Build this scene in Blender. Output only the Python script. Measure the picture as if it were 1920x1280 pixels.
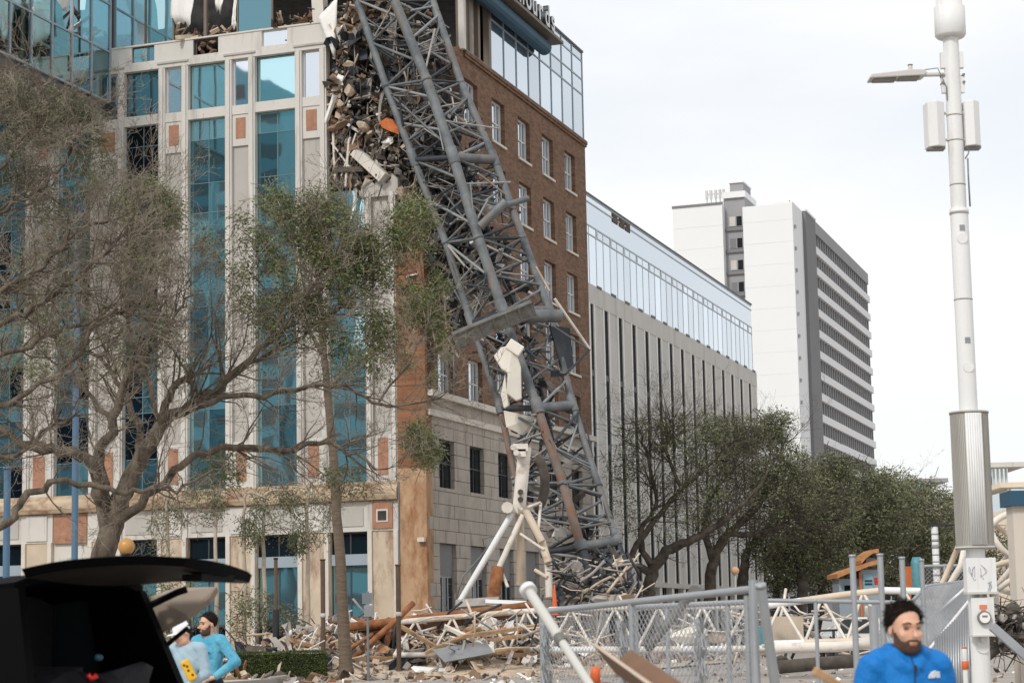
import bpy, bmesh, math, random
import numpy as np
from mathutils import Matrix, Vector
for o in list(bpy.data.objects): bpy.data.objects.remove(o)
SC = bpy.context.scene
COL = SC.collection
# ------------------------------------------------------------------ camera
F, PT, RO, YAW, PY, H = 3700., .125, -.0194, .335, 714., 1.65
_cp, _sp = math.cos(PT), math.sin(PT)
FW = np.array([0, _cp, _sp]); _up = np.array([0, -_sp, _cp]); _rt = np.array([1., 0, 0])
CR = math.cos(RO)*_rt + math.sin(RO)*_up
CU = -math.sin(RO)*_rt + math.cos(RO)*_up
EYE = np.array([0, 0, H])
cd = bpy.data.cameras.new('camera'); cam = bpy.data.objects.new('camera', cd); COL.objects.link(cam)
cam.matrix_world = Matrix(((CR[0], CU[0], -FW[0], 0), (CR[1], CU[1], -FW[1], 0), (CR[2], CU[2], -FW[2], H), (0, 0, 0, 1)))
cd.sensor_width = 36; cd.lens = 36*F/1920; cd.shift_y = (PY-640)/1920
cd.clip_start = .1; cd.clip_end = 6000
cd.dof.use_dof = True; cd.dof.focus_distance = 86; cd.dof.aperture_fstop = 5.0
SC.camera = cam
# ------------------------------------------------------------------ sky, sun, exposure
SUN_EL, SUN_AZ = math.radians(42), math.radians(213)   # azimuth clockwise from +Y: behind the camera, to the left
w = bpy.data.worlds.new('World'); SC.world = w; w.use_nodes = True
nt = w.node_tree; nt.nodes.clear(); N = nt.nodes.new; LK = nt.links.new
out = N('ShaderNodeOutputWorld'); bg = N('ShaderNodeBackground'); LK(bg.outputs[0], out.inputs[0])
bg.inputs[1].default_value = .1
sky = N('ShaderNodeTexSky'); sky.sky_type = 'NISHITA'; sky.sun_disc = False
sky.sun_elevation = SUN_EL; sky.sun_rotation = SUN_AZ; sky.air_density = 1.2; sky.dust_density = 1.5
tc = N('ShaderNodeTexCoord'); mp = N('ShaderNodeMapping'); mp.inputs['Scale'].default_value = (1.6, 1.6, 5.5)
mp.inputs['Location'].default_value = (.7, .35, .2)
LK(tc.outputs['Generated'], mp.inputs[0])
nz = N('ShaderNodeTexNoise'); nz.inputs['Scale'].default_value = 1.7; nz.inputs['Detail'].default_value = 7; nz.inputs['Roughness'].default_value = .55
LK(mp.outputs[0], nz.inputs['Vector'])
cr = N('ShaderNodeValToRGB'); cr.color_ramp.elements[0].position = .36; cr.color_ramp.elements[1].position = .62
cr.color_ramp.elements[0].color = (.78, .78, .78, 1); cr.color_ramp.elements[1].color = (1, 1, 1, 1)
LK(nz.outputs[0], cr.inputs[0])
mx = N('ShaderNodeMix'); mx.data_type = 'RGBA'
LK(cr.outputs[0], mx.inputs[0]); LK(sky.outputs[0], mx.inputs[6]); mx.inputs[7].default_value = (7.3, 7.36, 7.46, 1)
LK(mx.outputs[2], bg.inputs[0])
sd = bpy.data.lights.new('sun', 'SUN'); sd.energy = 1.5; sd.angle = math.radians(10); sd.color = (1, .96, .9)
sun = bpy.data.objects.new('sun', sd); COL.objects.link(sun)
sun.rotation_euler = (math.pi/2-SUN_EL, 0, math.pi-SUN_AZ)
vs = SC.view_settings; vs.view_transform = 'Standard'; vs.look = 'None'; vs.gamma = 1; vs.use_curve_mapping = False
vs.exposure = .48
SC.cycles.max_bounces = 8; SC.cycles.transparent_max_bounces = 16
# ------------------------------------------------------------------ picture <-> place
def ray(x, y): return FW + CR*((x-960)/F) - CU*((y-PY)/F)
def at(x, y, Y):
    d = ray(x, y); return EYE + d*(Y/d[1])
def onp(x, y, p0, n):
    d = ray(x, y); return EYE + d*(((p0-EYE)@n)/(d@n))
DU = np.array([math.sin(YAW), math.cos(YAW), 0]); DV = np.array([-math.cos(YAW), math.sin(YAW), 0]); UZ = np.array([0, 0, 1.])
CN = at(805, 1000, 92.); CN[2] = 0
class Fr:                                   # wall frame: along, outward, up
    def __init__(s, o, a, n):
        s.o, s.a, s.n = np.array(o, float), a, n
        M = Matrix.Identity(4)
        for i in range(3): M[i][0], M[i][1], M[i][2], M[i][3] = a[i], n[i], UZ[i], s.o[i]
        s.M = M
    def p(s, a, d, z): return s.o + s.a*a + s.n*d + UZ*z
    def uv(s, x, y):
        q = onp(x, y, s.o, s.n)-s.o; return float(q@s.a), float(q[2])
LF = Fr(CN, DV, -DU); RF = Fr(CN, DU, -DV)
WF = Fr((0, 0, 0), np.array([1., 0, 0]), np.array([0, 1., 0]))
# ------------------------------------------------------------------ materials
def s2l(c):
    c = c/255.; return c/12.92 if c <= .04045 else ((c+.055)/1.055)**2.4
def S(r, g, b): return (s2l(r), s2l(g), s2l(b), 1)
def mul(c, k): return tuple(min(1, v*k) for v in c[:3])+(1,)
MATS = {}
def mat(name, c, rough=.8, metal=0., var=.15, scale=1.2, c2=None, bump=0., bscale=25., stain=None, spec=.4, brick=None, grain=0, stretch=None):
    m = bpy.data.materials.new(name); m.use_nodes = True; t = m.node_tree; n = t.nodes; l = t.links.new
    b = n['Principled BSDF']; b.inputs['Roughness'].default_value = rough; b.inputs['Metallic'].default_value = metal
    b.inputs['Specular IOR Level'].default_value = spec
    g = n.new('ShaderNodeNewGeometry'); src = g.outputs['Position']
    mp = n.new('ShaderNodeMapping'); l(src, mp.inputs[0]); mp.inputs['Scale'].default_value = stretch or (1, 1, 1)
    nz = n.new('ShaderNodeTexNoise'); nz.inputs['Scale'].default_value = scale; nz.inputs['Detail'].default_value = 8; nz.inputs['Roughness'].default_value = .62
    l(mp.outputs[0], nz.inputs['Vector'])
    r = n.new('ShaderNodeValToRGB'); r.color_ramp.elements[0].position = .32; r.color_ramp.elements[1].position = .68
    r.color_ramp.elements[0].color = mul(c, 1-var); r.color_ramp.elements[1].color = c2 or mul(c, 1+var)
    l(nz.outputs[0], r.inputs[0]); colr = r.outputs[0]
    if brick:
        bm_, bs, c1, cc2, mo = brick
        mq = n.new('ShaderNodeMapping'); mq.inputs['Rotation'].default_value = (0, 0, -(math.pi/2-YAW)); l(src, mq.inputs[0])
        sx = n.new('ShaderNodeSeparateXYZ'); l(mq.outputs[0], sx.inputs[0]); cx = n.new('ShaderNodeCombineXYZ'); l(sx.outputs[0], cx.inputs[0]); l(sx.outputs[2], cx.inputs[1])
        bt = n.new('ShaderNodeTexBrick'); bt.inputs['Scale'].default_value = bs; bt.inputs['Color1'].default_value = c1; bt.inputs['Color2'].default_value = cc2; bt.inputs['Mortar'].default_value = mo
        bt.inputs['Mortar Size'].default_value = .018; bt.inputs['Row Height'].default_value = .28; bt.inputs['Brick Width'].default_value = .75; bt.inputs['Bias'].default_value = -.1
        l(cx.outputs[0], bt.inputs['Vector'])
        mi = n.new('ShaderNodeMix'); mi.data_type = 'RGBA'; mi.inputs[0].default_value = bm_; l(colr, mi.inputs[6]); l(bt.outputs[0], mi.inputs[7]); colr = mi.outputs[2]
    if stain:
        sc_, amt, sv, lo = stain
        m2 = n.new('ShaderNodeMapping'); m2.inputs['Scale'].default_value = sv; l(src, m2.inputs[0])
        n2 = n.new('ShaderNodeTexNoise'); n2.inputs['Scale'].default_value = 1; n2.inputs['Detail'].default_value = 9; n2.inputs['Roughness'].default_value = .7; l(m2.outputs[0], n2.inputs['Vector'])
        r2 = n.new('ShaderNodeValToRGB'); r2.color_ramp.elements[0].position = lo; r2.color_ramp.elements[1].position = lo+.17
        r2.color_ramp.elements[0].color = (0, 0, 0, 1); r2.color_ramp.elements[1].color = (amt, amt, amt, 1); l(n2.outputs[0], r2.inputs[0])
        mi = n.new('ShaderNodeMix'); mi.data_type = 'RGBA'; l(r2.outputs[0], mi.inputs[0]); l(colr, mi.inputs[6]); mi.inputs[7].default_value = sc_; colr = mi.outputs[2]
    l(colr, b.inputs['Base Color'])
    if bump:
        n3 = n.new('ShaderNodeTexNoise'); n3.inputs['Scale'].default_value = bscale; n3.inputs['Detail'].default_value = 5; l(mp.outputs[0], n3.inputs['Vector'])
        bu = n.new('ShaderNodeBump'); bu.inputs['Strength'].default_value = bump; bu.inputs['Distance'].default_value = .05; l(n3.outputs[0], bu.inputs['Height']); l(bu.outputs[0], b.inputs['Normal'])
    MATS[name] = m; return m
def glassmat(name, tint, dark, k, wob=.02, rough=.02, wscale=.35):
    # coated architectural glass: a tinted mirror over a dark interior
    m = bpy.data.materials.new(name); m.use_nodes = True; t = m.node_tree; n = t.nodes; l = t.links.new
    b = n['Principled BSDF']; b.inputs['Metallic'].default_value = k; b.inputs['Roughness'].default_value = rough
    g = n.new('ShaderNodeNewGeometry'); oi = n.new('ShaderNodeObjectInfo')
    hs = n.new('ShaderNodeHueSaturation'); hs.inputs['Color'].default_value = tint
    mr = n.new('ShaderNodeMapRange'); mr.inputs[3].default_value = .82; mr.inputs[4].default_value = 1.08; l(oi.outputs['Random'], mr.inputs[0]); l(mr.outputs[0], hs.inputs['Value'])
    l(hs.outputs[0], b.inputs['Base Color'])
    nz = n.new('ShaderNodeTexNoise'); nz.inputs['Scale'].default_value = wscale; nz.inputs['Detail'].default_value = 1.5; l(g.outputs['Position'], nz.inputs['Vector'])
    bu = n.new('ShaderNodeBump'); bu.inputs['Strength'].default_value = 1; bu.inputs['Distance'].default_value = wob; l(nz.outputs[0], bu.inputs['Height']); l(bu.outputs[0], b.inputs['Normal'])
    MATS[name] = m; return m
def clearglass(name, tint, refl=.25):
    m = bpy.data.materials.new(name); m.use_nodes = True; t = m.node_tree; n = t.nodes; l = t.links.new
    for x in list(n):
        if x.type != 'OUTPUT_MATERIAL': n.remove(x)
    o = [x for x in n if x.type == 'OUTPUT_MATERIAL'][0]
    a = n.new('ShaderNodeBsdfTransparent'); a.inputs[0].default_value = tint
    g = n.new('ShaderNodeBsdfGlossy'); g.inputs['Roughness'].default_value = .03; g.inputs[0].default_value = (.55, .8, .85, 1)
    mi = n.new('ShaderNodeMixShader'); mi.inputs[0].default_value = refl; l(a.outputs[0], mi.inputs[1]); l(g.outputs[0], mi.inputs[2]); l(mi.outputs[0], o.inputs[0])
    MATS[name] = m; return m
def leafmat(name, c, var=.35):
    m = bpy.data.materials.new(name); m.use_nodes = True; t = m.node_tree; n = t.nodes; l = t.links.new
    b = n['Principled BSDF']; b.inputs['Roughness'].default_value = .6; b.inputs['Specular IOR Level'].default_value = .25
    g = n.new('ShaderNodeNewGeometry'); nz = n.new('ShaderNodeTexNoise'); nz.inputs['Scale'].default_value = .9; nz.inputs['Detail'].default_value = 3; l(g.outputs['Position'], nz.inputs['Vector'])
    ad = n.new('ShaderNodeMath'); ad.operation = 'ADD'; l(nz.outputs[0], ad.inputs[0])
    ml = n.new('ShaderNodeMath'); ml.operation = 'MULTIPLY'; ml.inputs[1].default_value = .5; l(g.outputs['Random Per Island'], ml.inputs[0]); l(ml.outputs[0], ad.inputs[1])
    r = n.new('ShaderNodeValToRGB'); r.color_ramp.elements[0].position = .4; r.color_ramp.elements[1].position = .95
    r.color_ramp.elements[0].color = mul(c, 1-var); r.color_ramp.elements[1].color = mul(c, 1+var*1.3); l(ad.outputs[0], r.inputs[0]); l(r.outputs[0], b.inputs['Base Color'])
    MATS[name] = m; return m
VS = (.9, .9, .12)
mat('pale_concrete', S(203, 199, 193), .85, var=.06, scale=.5, stain=(S(120, 110, 101), .6, (1.2, 1.2, .16), .51), bump=.15)
mat('grey_render', S(178, 174, 168), .9, var=.06, scale=.8, stain=(S(118, 108, 100), .4, VS, .56), bump=.1)
mat('stained_stone', S(196, 180, 160), .9, var=.12, scale=.9, stain=(S(120, 80, 55), .75, (1.1, 1.1, .35), .5), bump=.3)
mat('rust_stained_cornice', S(186, 166, 142), .9, var=.15, scale=.8, stain=(S(108, 66, 42), .85, (.7, .7, 1.6), .46), bump=.4)
mat('terracotta', S(164, 122, 100), .9, var=.18, scale=3, bump=.2)
mat('orange_stone', S(178, 144, 112), .9, var=.1, scale=.8, c2=S(190, 160, 130), stain=(S(138, 88, 54), .85, (1.1, 1.1, .45), .45), bump=.35)
mat('old_brick', S(128, 88, 64), .92, var=.3, scale=1.6, c2=S(156, 122, 96), brick=(.55, 3.3, S(122, 76, 48), S(160, 104, 68), S(130, 104, 84)), stain=(S(150, 128, 108), .5, (1.2, 1.2, .8), .56), bump=.4)
mat('brown_brick', S(106, 80, 64), .92, var=.35, scale=10, c2=S(140, 112, 90), brick=(.6, 2.2, S(82, 58, 44), S(140, 104, 80), S(128, 110, 96)), stain=(S(86, 66, 54), .5, (.5, .5, .35), .55), bump=.12)
mat('limestone', S(170, 162, 152), .9, var=.14, scale=.9, stain=(S(118, 106, 94), .65, (1.5, 1.5, .3), .52), bump=.25)
mat('ledge_stone', S(206, 200, 190), .85, var=.08, stain=(S(130, 120, 108), .5, (2, 2, .6), .55))
mat('interior_shade', (.035, .036, .04, 1), .95, var=.5, scale=1.5, c2=(.07, .065, .06, 1))  # near-black colour stands in for the shade inside the building
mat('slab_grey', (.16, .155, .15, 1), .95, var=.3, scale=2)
mat('window_frame', S(206, 208, 208), .5, var=.03)
mat('dark_frame', S(62, 66, 70), .5, var=.06)
mat('bronze_frame', S(112, 100, 88), .55, var=.08)
mat('grey_mullion', S(150, 162, 172), .5, metal=.0, var=.05)
mat('white_fin', S(226, 223, 217), .85, var=.04, scale=.6, stain=(S(150, 142, 132), .45, (.8, .8, .1), .56))
mat('grey_panel', S(194, 191, 186), .88, var=.05, scale=.7, stain=(S(138, 132, 124), .5, (.8, .8, .1), .54))
mat('white_wall', S(224, 225, 226), .85, var=.012, scale=.15)
mat('tower_grey', S(122, 122, 124), .85, var=.05, scale=.2)
mat('tower_mid', S(150, 150, 152), .85, var=.05, scale=.2)
mat('cream_wall', S(226, 210, 188), .85, var=.04, scale=.2)
mat('beige_wall', S(208, 198, 186), .85, var=.03, scale=.6, bump=.08, stain=(S(176, 164, 150), .35, (2, 2, .3), .55))
mat('blue_trim', S(44, 82, 104), .6, var=.08)
mat('teal_trim', S(120, 160, 172), .5, var=.06)
mat('crane_grey', S(98, 103, 107), .68, metal=.15, var=.2, scale=1.3, c2=S(126, 130, 132), stain=(S(122, 106, 92), .8, (1.3, 1.3, .6), .52), bump=.2)
mat('crane_dark', S(62, 66, 72), .6, metal=.3, var=.2, scale=2, stain=(S(96, 70, 52), .7, (1.5, 1.5, 1), .57))
mat('crane_rust', S(140, 96, 66), .8, metal=.1, var=.25, scale=1.5, c2=S(120, 116, 112), stain=(S(92, 94, 98), .8, (1, 1, .6), .5), bump=.2)
mat('crane_white', S(218, 211, 201), .65, var=.08, scale=2.5, stain=(S(140, 112, 88), .75, (1.7, 1.7, 1.7), .54), bump=.15)
mat('tan_white', S(206, 190, 170), .6, var=.1, scale=1.5, stain=(S(150, 108, 72), .75, (1.4, 1.4, 1.4), .54))
mat('rust', S(138, 86, 54), .9, var=.3, scale=3, c2=S(168, 116, 78), bump=.4)
mat('rust_dark', S(96, 66, 48), .9, var=.3, scale=3, bump=.4)
mat('steel_beam', S(120, 118, 114), .6, metal=.3, var=.15, scale=2, stain=(S(96, 78, 62), .7, (1.5, 1.5, 1.5), .5), bump=.15)
mat('plaster_white', S(226, 220, 208), .85, var=.05, bump=.2, stain=(S(176, 160, 142), .4, (2, 2, 2), .56))
mat('rubble_tan', S(186, 168, 148), .95, var=.25, scale=2.5, bump=.4)
mat('rubble_grey', S(158, 152, 146), .95, var=.25, scale=2.5, bump=.4)
mat('rubble_brown', S(132, 108, 88), .95, var=.3, scale=3, bump=.4)
mat('rubble_dark', S(84, 77, 70), .9, var=.35, scale=3, bump=.3)
mat('wood', S(170, 138, 104), .85, var=.2, scale=3, bump=.2)
mat('sheet_white', S(232, 230, 226), .6, var=.05, scale=1.5)
mat('sheet_grey', S(150, 152, 154), .4, metal=.5, var=.12, scale=2)
mat('orange_panel', S(186, 104, 56), .85, var=.15, scale=3)
mat('bark', S(80, 70, 60), .95, var=.4, scale=5, c2=S(126, 114, 100), bump=.8, bscale=18, stretch=(1, 1, .35))
mat('twig', S(106, 96, 84), .95, var=.35, scale=1.2, c2=S(168, 156, 140))
mat('twig_dark', S(70, 63, 56), .95, var=.35, scale=2.5, c2=S(104, 96, 86), bump=.4)
mat('palm_bark', S(108, 94, 80), .95, var=.25, scale=3, bump=.7, bscale=8, stretch=(.6, .6, 4))
mat('pale_bark', S(178, 166, 148), .9, var=.15, scale=4)
leafmat('leaf_olive', S(106, 114, 74)); leafmat('leaf_dark', S(106, 110, 82)); leafmat('leaf_grey', S(110, 114, 86)); leafmat('leaf_hedge', S(74, 86, 44)); leafmat('leaf_brown', S(116, 96, 70))
mat('asphalt', S(150, 144, 138), .92, var=.12, scale=.6, stain=(S(186, 174, 160), .8, (.25, .9, 1), .47), bump=.3, bscale=30)
mat('dirt', S(150, 132, 112), .98, var=.2, scale=.8, bump=.4, stain=(S(112, 92, 72), .7, (.8, .8, 1), .5))
mat('paving', S(186, 176, 164), .92, var=.08, scale=.8, bump=.2, stain=(S(140, 124, 106), .7, (.8, .8, 1), .5))
mat('kerb_stone', S(152, 148, 142), .9, var=.12, scale=2, bump=.2)
mat('galvanised', S(160, 163, 166), .5, metal=.35, var=.1, scale=3)
mat('mesh_wire', S(170, 172, 175), .5, metal=.25, var=.1, scale=3)
mat('pole_white', S(224, 224, 223), .5, var=.02, scale=.8, stain=(S(178, 172, 162), .5, (5, 5, .5), .55), bump=.04)
mat('pole_grey', S(196, 194, 188), .55, var=.03, scale=.8)
mat('lens_grey', S(120, 118, 112), .4, var=.05)
mat('meter_grey', S(120, 120, 118), .3, var=.1)
mat('ink', S(150, 152, 162), .8, var=.1)
mat('orange_label', S(214, 128, 96), .7, var=.05)
mat('post_brown', S(96, 80, 66), .8, var=.15, scale=3)
mat('post_black', S(42, 42, 46), .5, var=.1)
mat('post_grey', S(120, 126, 132), .5, metal=.3, var=.08)
mat('post_blue', S(84, 114, 140), .5, var=.08, stain=(S(60, 80, 100), .4, (3, 3, .4), .55))
mat('globe_amber', S(196, 146, 84), .35, var=.05)
mat('globe_pale', S(214, 170, 134), .35, var=.05)
mat('car_black', (.0025, .0025, .003, 1), .6, var=.1, spec=.03)
mat('car_trim', (.005, .005, .005, 1), .7, var=.2, spec=.1)
mat('car_under', (.022, .019, .016, 1), .6, var=.4, scale=3, spec=.2)
mat('car_seat', (.006, .006, .008, 1), .8, var=.3)
mat('cargo_dark', (.016, .016, .02, 1), .8, var=.3, scale=5)
mat('crane_dirty', S(108, 107, 104), .75, metal=.1, var=.25, scale=3, stain=(S(86, 74, 62), .8, (2, 2, 2), .48), bump=.3)
mat('tan_trim', S(150, 136, 122), .7, var=.08)
mat('red_lens', S(190, 36, 30), .25, var=.1)
mat('tyre', (.02, .02, .02, 1), .85, var=.2)
mat('rim', S(150, 152, 156), .35, metal=.7, var=.05)
mat('brown_steel', S(122, 92, 70), .75, var=.12, scale=2, stretch=(.5, 6, 6), bump=.1)
mat('brown_edge', S(190, 172, 154), .7, var=.08)
mat('skin', S(214, 168, 142), .55, var=.06, scale=12, spec=.35)
mat('skin_red', S(200, 140, 112), .55, var=.06, scale=12)
mat('hair_dark', S(50, 42, 35), .9, var=.5, scale=60, bump=.8, bscale=140, spec=.15)
mat('beard', S(88, 65, 53), .9, var=.3, scale=80, bump=.5, bscale=160)
mat('eye_shade', S(112, 84, 72), .4, var=.1)  # brown on the eyeballs stands in for the shade under the brows
mat('eye_dark', S(34, 24, 20), .2, var=.1)
mat('eye_white', S(200, 190, 184), .3, var=.02)
mat('lip', S(158, 104, 88), .5, var=.05)
mat('jacket_blue', S(4, 112, 188), .7, var=.1, scale=5, bump=.4, bscale=13)
mat('jacket_dark', S(30, 66, 96), .6, var=.1)
mat('logo_white', S(238, 240, 242), .6, var=.01)
mat('shirt_turquoise', S(118, 190, 208), .85, var=.08, scale=4, c2=S(62, 150, 186), bump=.7, bscale=11)
mat('shirt_grey', S(160, 184, 198), .85, var=.1, scale=2.5, bump=.35, bscale=6)
mat('trousers_dark', S(36, 38, 48), .85, var=.2, scale=8)
mat('cap_white', S(232, 232, 234), .8, var=.03)
mat('cap_dark', S(70, 80, 92), .8, var=.03)
mat('yellow', S(226, 176, 44), .6, var=.08, scale=20)
mat('brown_spot', S(110, 70, 36), .7, var=.1)
mat('shed_grey', S(140, 150, 158), .7, var=.08)
mat('tile_orange', S(178, 124, 80), .85, var=.2, scale=5, bump=.3)
mat('teal_sign', S(84, 136, 148), .5, var=.15, scale=5)
mat('red_paint', S(180, 44, 40), .5, var=.1)
mat('vehicle_white', S(214, 216, 218), .35, var=.03)
mat('vehicle_glass', (.02, .025, .03, 1), .08, var=.1, spec=.6)
mat('cone_orange', S(214, 104, 60), .6, var=.08)
mat('block_concrete', S(196, 182, 164), .9, var=.1, scale=2, bump=.3)
mat('root_dark', S(84, 78, 72), .95, var=.3, scale=5, bump=.6)
mat('door_white', S(206, 202, 194), .6, var=.04)
mat('reflected_wall', S(92, 148, 164), .9, var=.1, scale=.1)
mat('reflected_window', (.02, .03, .04, 1), .2, var=.2)
glassmat('glass_teal', (.52, .78, .83, 1), None, .92, .010)
glassmat('glass_teal_dark', (.16, .32, .38, 1), None, .85, .012)
glassmat('glass_night', (.02, .035, .055, 1), None, .8, .02)
glassmat('glass_pale', (.62, .74, .80, 1), None, .95, .015)
mat('teal_bar', S(96, 128, 138), .5, var=.05)
mat('pale_bar', S(184, 192, 198), .5, var=.03)
mat('cabinet_rib', S(168, 165, 158), .6, var=.05)
mat('joint_line', S(219, 220, 221), .85, var=.02)
glassmat('glass_sky', (.76, .81, .86, 1), None, .95, .006)
glassmat('glass_grey_blue', (.60, .68, .75, 1), None, .93, .008)
glassmat('glass_window', (.60, .66, .72, 1), None, .9, .015)
glassmat('glass_shop', (.02, .03, .04, 1), None, .6, .02)
clearglass('glass_tinted', (.42, .60, .64, 1), .38)
mat('slot_dark', (.02, .022, .026, 1), .7, var=.3, scale=1, spec=.05)
mat('hedge_core', S(40, 44, 28), .95)
mat('mid_metal', S(138, 140, 142), .6, metal=.1, var=.15, scale=2, stain=(S(110, 90, 74), .6, (1.5, 1.5, 1), .58))
# ------------------------------------------------------------------ builders
W = {}
def reg(o, parent=None, M=None):
    COL.objects.link(o); M = M or Matrix.Identity(4)
    if parent is not None:
        o.parent = parent; o.matrix_parent_inverse = W[parent.name].inverted_safe()
    o.matrix_basis = M; W[o.name] = M; return o
def tag(o, label, cat, group=None, kind=None):
    if label: o['label'] = label
    if cat: o['category'] = cat
    if group: o['group'] = group
    if kind: o['kind'] = kind
    return o
def thing(name, label, cat, loc=(0, 0, 0), group=None):
    o = bpy.data.objects.new(name, None); o.empty_display_size = .3
    reg(o, None, Matrix.Translation(Vector(loc))); return tag(o, label, cat, group)
_sh = {}
def unit_cube(m):
    k = ('c', m)
    if k not in _sh:
        me = bpy.data.meshes.new('block_'+m); b = bmesh.new(); bmesh.ops.create_cube(b, size=1); b.to_mesh(me); b.free(); me.materials.append(MATS[m]); _sh[k] = me
    return _sh[k]
def unit_cyl(m, n):
    k = ('r', m, n)
    if k not in _sh:
        me = bpy.data.meshes.new('rod_'+m); b = bmesh.new(); bmesh.ops.create_cone(b, cap_ends=True, segments=n, radius1=1, radius2=1, depth=1)
        for f in b.faces: f.smooth = len(f.verts) == 4
        b.to_mesh(me); b.free(); me.materials.append(MATS[m]); _sh[k] = me
    return _sh[k]
def block(name, par, fr, a0, a1, d0, d1, z0, z1, m, tilt=None):
    o = bpy.data.objects.new(name, unit_cube(m))
    M = fr.M @ Matrix.Translation(((a0+a1)/2, (d0+d1)/2, (z0+z1)/2))
    if isinstance(tilt, bpy.types.Object): par, tilt = tilt, None
    if tilt: M = M @ tilt
    return reg(o, par, M @ Matrix.Diagonal((abs(a1-a0), abs(d1-d0), abs(z1-z0), 1)))
def rod(name, par, p, q, r, m, n=8, rot=0):
    p, q = Vector(p), Vector(q); d = q-p; L = d.length
    o = bpy.data.objects.new(name, unit_cyl(m, n))
    M = Matrix.Translation((p+q)/2) @ d.to_track_quat('Z', 'Y').to_matrix().to_4x4() @ Matrix.Rotation(rot, 4, 'Z') @ Matrix.Diagonal((r, r, L, 1))
    return reg(o, par, M)
class MB:
    def __init__(s): s.v = []; s.f = []; s.mi = []; s.sm = []
    def quad(s, pts, mi=0, sm=False):
        k = len(s.v); s.v += [tuple(map(float, p)) for p in pts]; s.f.append(tuple(range(k, k+len(pts)))); s.mi.append(mi); s.sm.append(sm)
    def add(s, vs, fs, mi=0, sm=False):
        k = len(s.v); s.v += [tuple(map(float, p)) for p in vs]
        for f in fs: s.f.append(tuple(i+k for i in f)); s.mi.append(mi); s.sm.append(sm)
    def box(s, fr, a0, a1, d0, d1, z0, z1, mi=0):
        P = [fr.p(a, d, z) for z in (z0, z1) for d in (d0, d1) for a in (a0, a1)]
        s.add(P, [(0, 2, 3, 1), (4, 5, 7, 6), (0, 1, 5, 4), (2, 6, 7, 3), (0, 4, 6, 2), (1, 3, 7, 5)], mi)
    def hull8(s, P, mi=0): s.add(P, [(0, 2, 3, 1), (4, 5, 7, 6), (0, 1, 5, 4), (2, 6, 7, 3), (0, 4, 6, 2), (1, 3, 7, 5)], mi)
    def obox(s, c, size, R, mi=0, jit=0, rng=None):
        P = []
        for z in (-.5, .5):
            for y in (-.5, .5):
                for x in (-.5, .5):
                    v = Vector((x*size[0], y*size[1], z*size[2]))
                    if jit: v = Vector((v[i]*(1+rng.uniform(-jit, jit)) for i in range(3)))
                    P.append(Vector(c)+R @ v)
        s.hull8(P, mi)
    def tube(s, pts, rad, n=6, mi=0, cap=True, sm=True):
        pts = [np.asarray(p, float) for p in pts]; k0 = len(s.v); prev = None; m = len(pts)
        for i, p in enumerate(pts):
            t = pts[min(i+1, m-1)]-pts[max(i-1, 0)]; t = t/(np.linalg.norm(t)+1e-9)
            if prev is None:
                a = np.array([0, 0, 1.]) if abs(t[2]) < .9 else np.array([1., 0, 0]); x = np.cross(a, t)
            else: x = prev-t*(prev@t)
            x = x/(np.linalg.norm(x)+1e-9); prev = x; y = np.cross(t, x); r = rad[i] if hasattr(rad, '__len__') else rad
            for j in range(n):
                an = 2*math.pi*j/n; s.v.append(tuple(p+x*(r*math.cos(an))+y*(r*math.sin(an))))
        for i in range(m-1):
            for j in range(n):
                a = k0+i*n+j; b = k0+i*n+(j+1) % n; s.f.append((a, b, b+n, a+n)); s.mi.append(mi); s.sm.append(sm)
        if cap:
            s.f.append(tuple(k0+j for j in range(n))[::-1]); s.mi.append(mi); s.sm.append(False)
            s.f.append(tuple(k0+(m-1)*n+j for j in range(n))); s.mi.append(mi); s.sm.append(False)
    def prism(s, poly, fr, d0, d1, mi=0):     # poly of (a,z) extruded along the outward axis
        k = len(poly); A = [fr.p(a, d0, z) for a, z in poly]; B = [fr.p(a, d1, z) for a, z in poly]
        s.add(A+B, [tuple(range(k))[::-1], tuple(range(k, 2*k))]+[(i, (i+1) % k, k+(i+1) % k, k+i) for i in range(k)], mi)
    def grid(s, G, mi=0, sm=True):
        n, m = len(G), len(G[0]); s.add([p for r in G for p in r], [(i*m+j, i*m+j+1, (i+1)*m+j+1, (i+1)*m+j) for i in range(n-1) for j in range(m-1)], mi, sm)
    def rock(s, c, size, seed, mi=0, amp=.28):
        b = bmesh.new(); bmesh.ops.create_icosphere(b, subdivisions=2, radius=.5); rg = random.Random(seed); ks = [(rg.uniform(-1, 1), rg.uniform(-1, 1), rg.uniform(-1, 1), rg.uniform(.08, .3)) for _ in range(6)]
        R_ = Matrix.Rotation(rg.uniform(0, 6), 3, 'Z'); vs_ = []
        for v in b.verts:
            p = v.co.copy()
            for kx_, ky_, kz_, h_ in ks:
                n_ = Vector((kx_, ky_, kz_)).normalized(); t_ = p.dot(n_)
                if t_ > h_: p -= n_*(t_-h_)
            p *= 1+rg.uniform(-amp, amp)*.25; p = R_ @ Vector((p.x*size[0]*1.3, p.y*size[1]*1.3, p.z*size[2]*1.3)); vs_.append(Vector(c)+p)
        s.add(vs_, [tuple(v.index for v in f.verts) for f in b.faces], mi); b.free()
    def crumple(s, c, w_, h_, rg, mi=0, n=4, k=.28):
        R_ = rot_rand(rg); c = Vector(c); s.grid([[c+R_ @ Vector(((i/(n-1)-.5)*w_+rg.gauss(0, w_*.06), (j/(n-1)-.5)*h_+rg.gauss(0, h_*.06), rg.gauss(0, k*min(w_, h_)))) for j in range(n)] for i in range(n)], mi, False)
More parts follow.
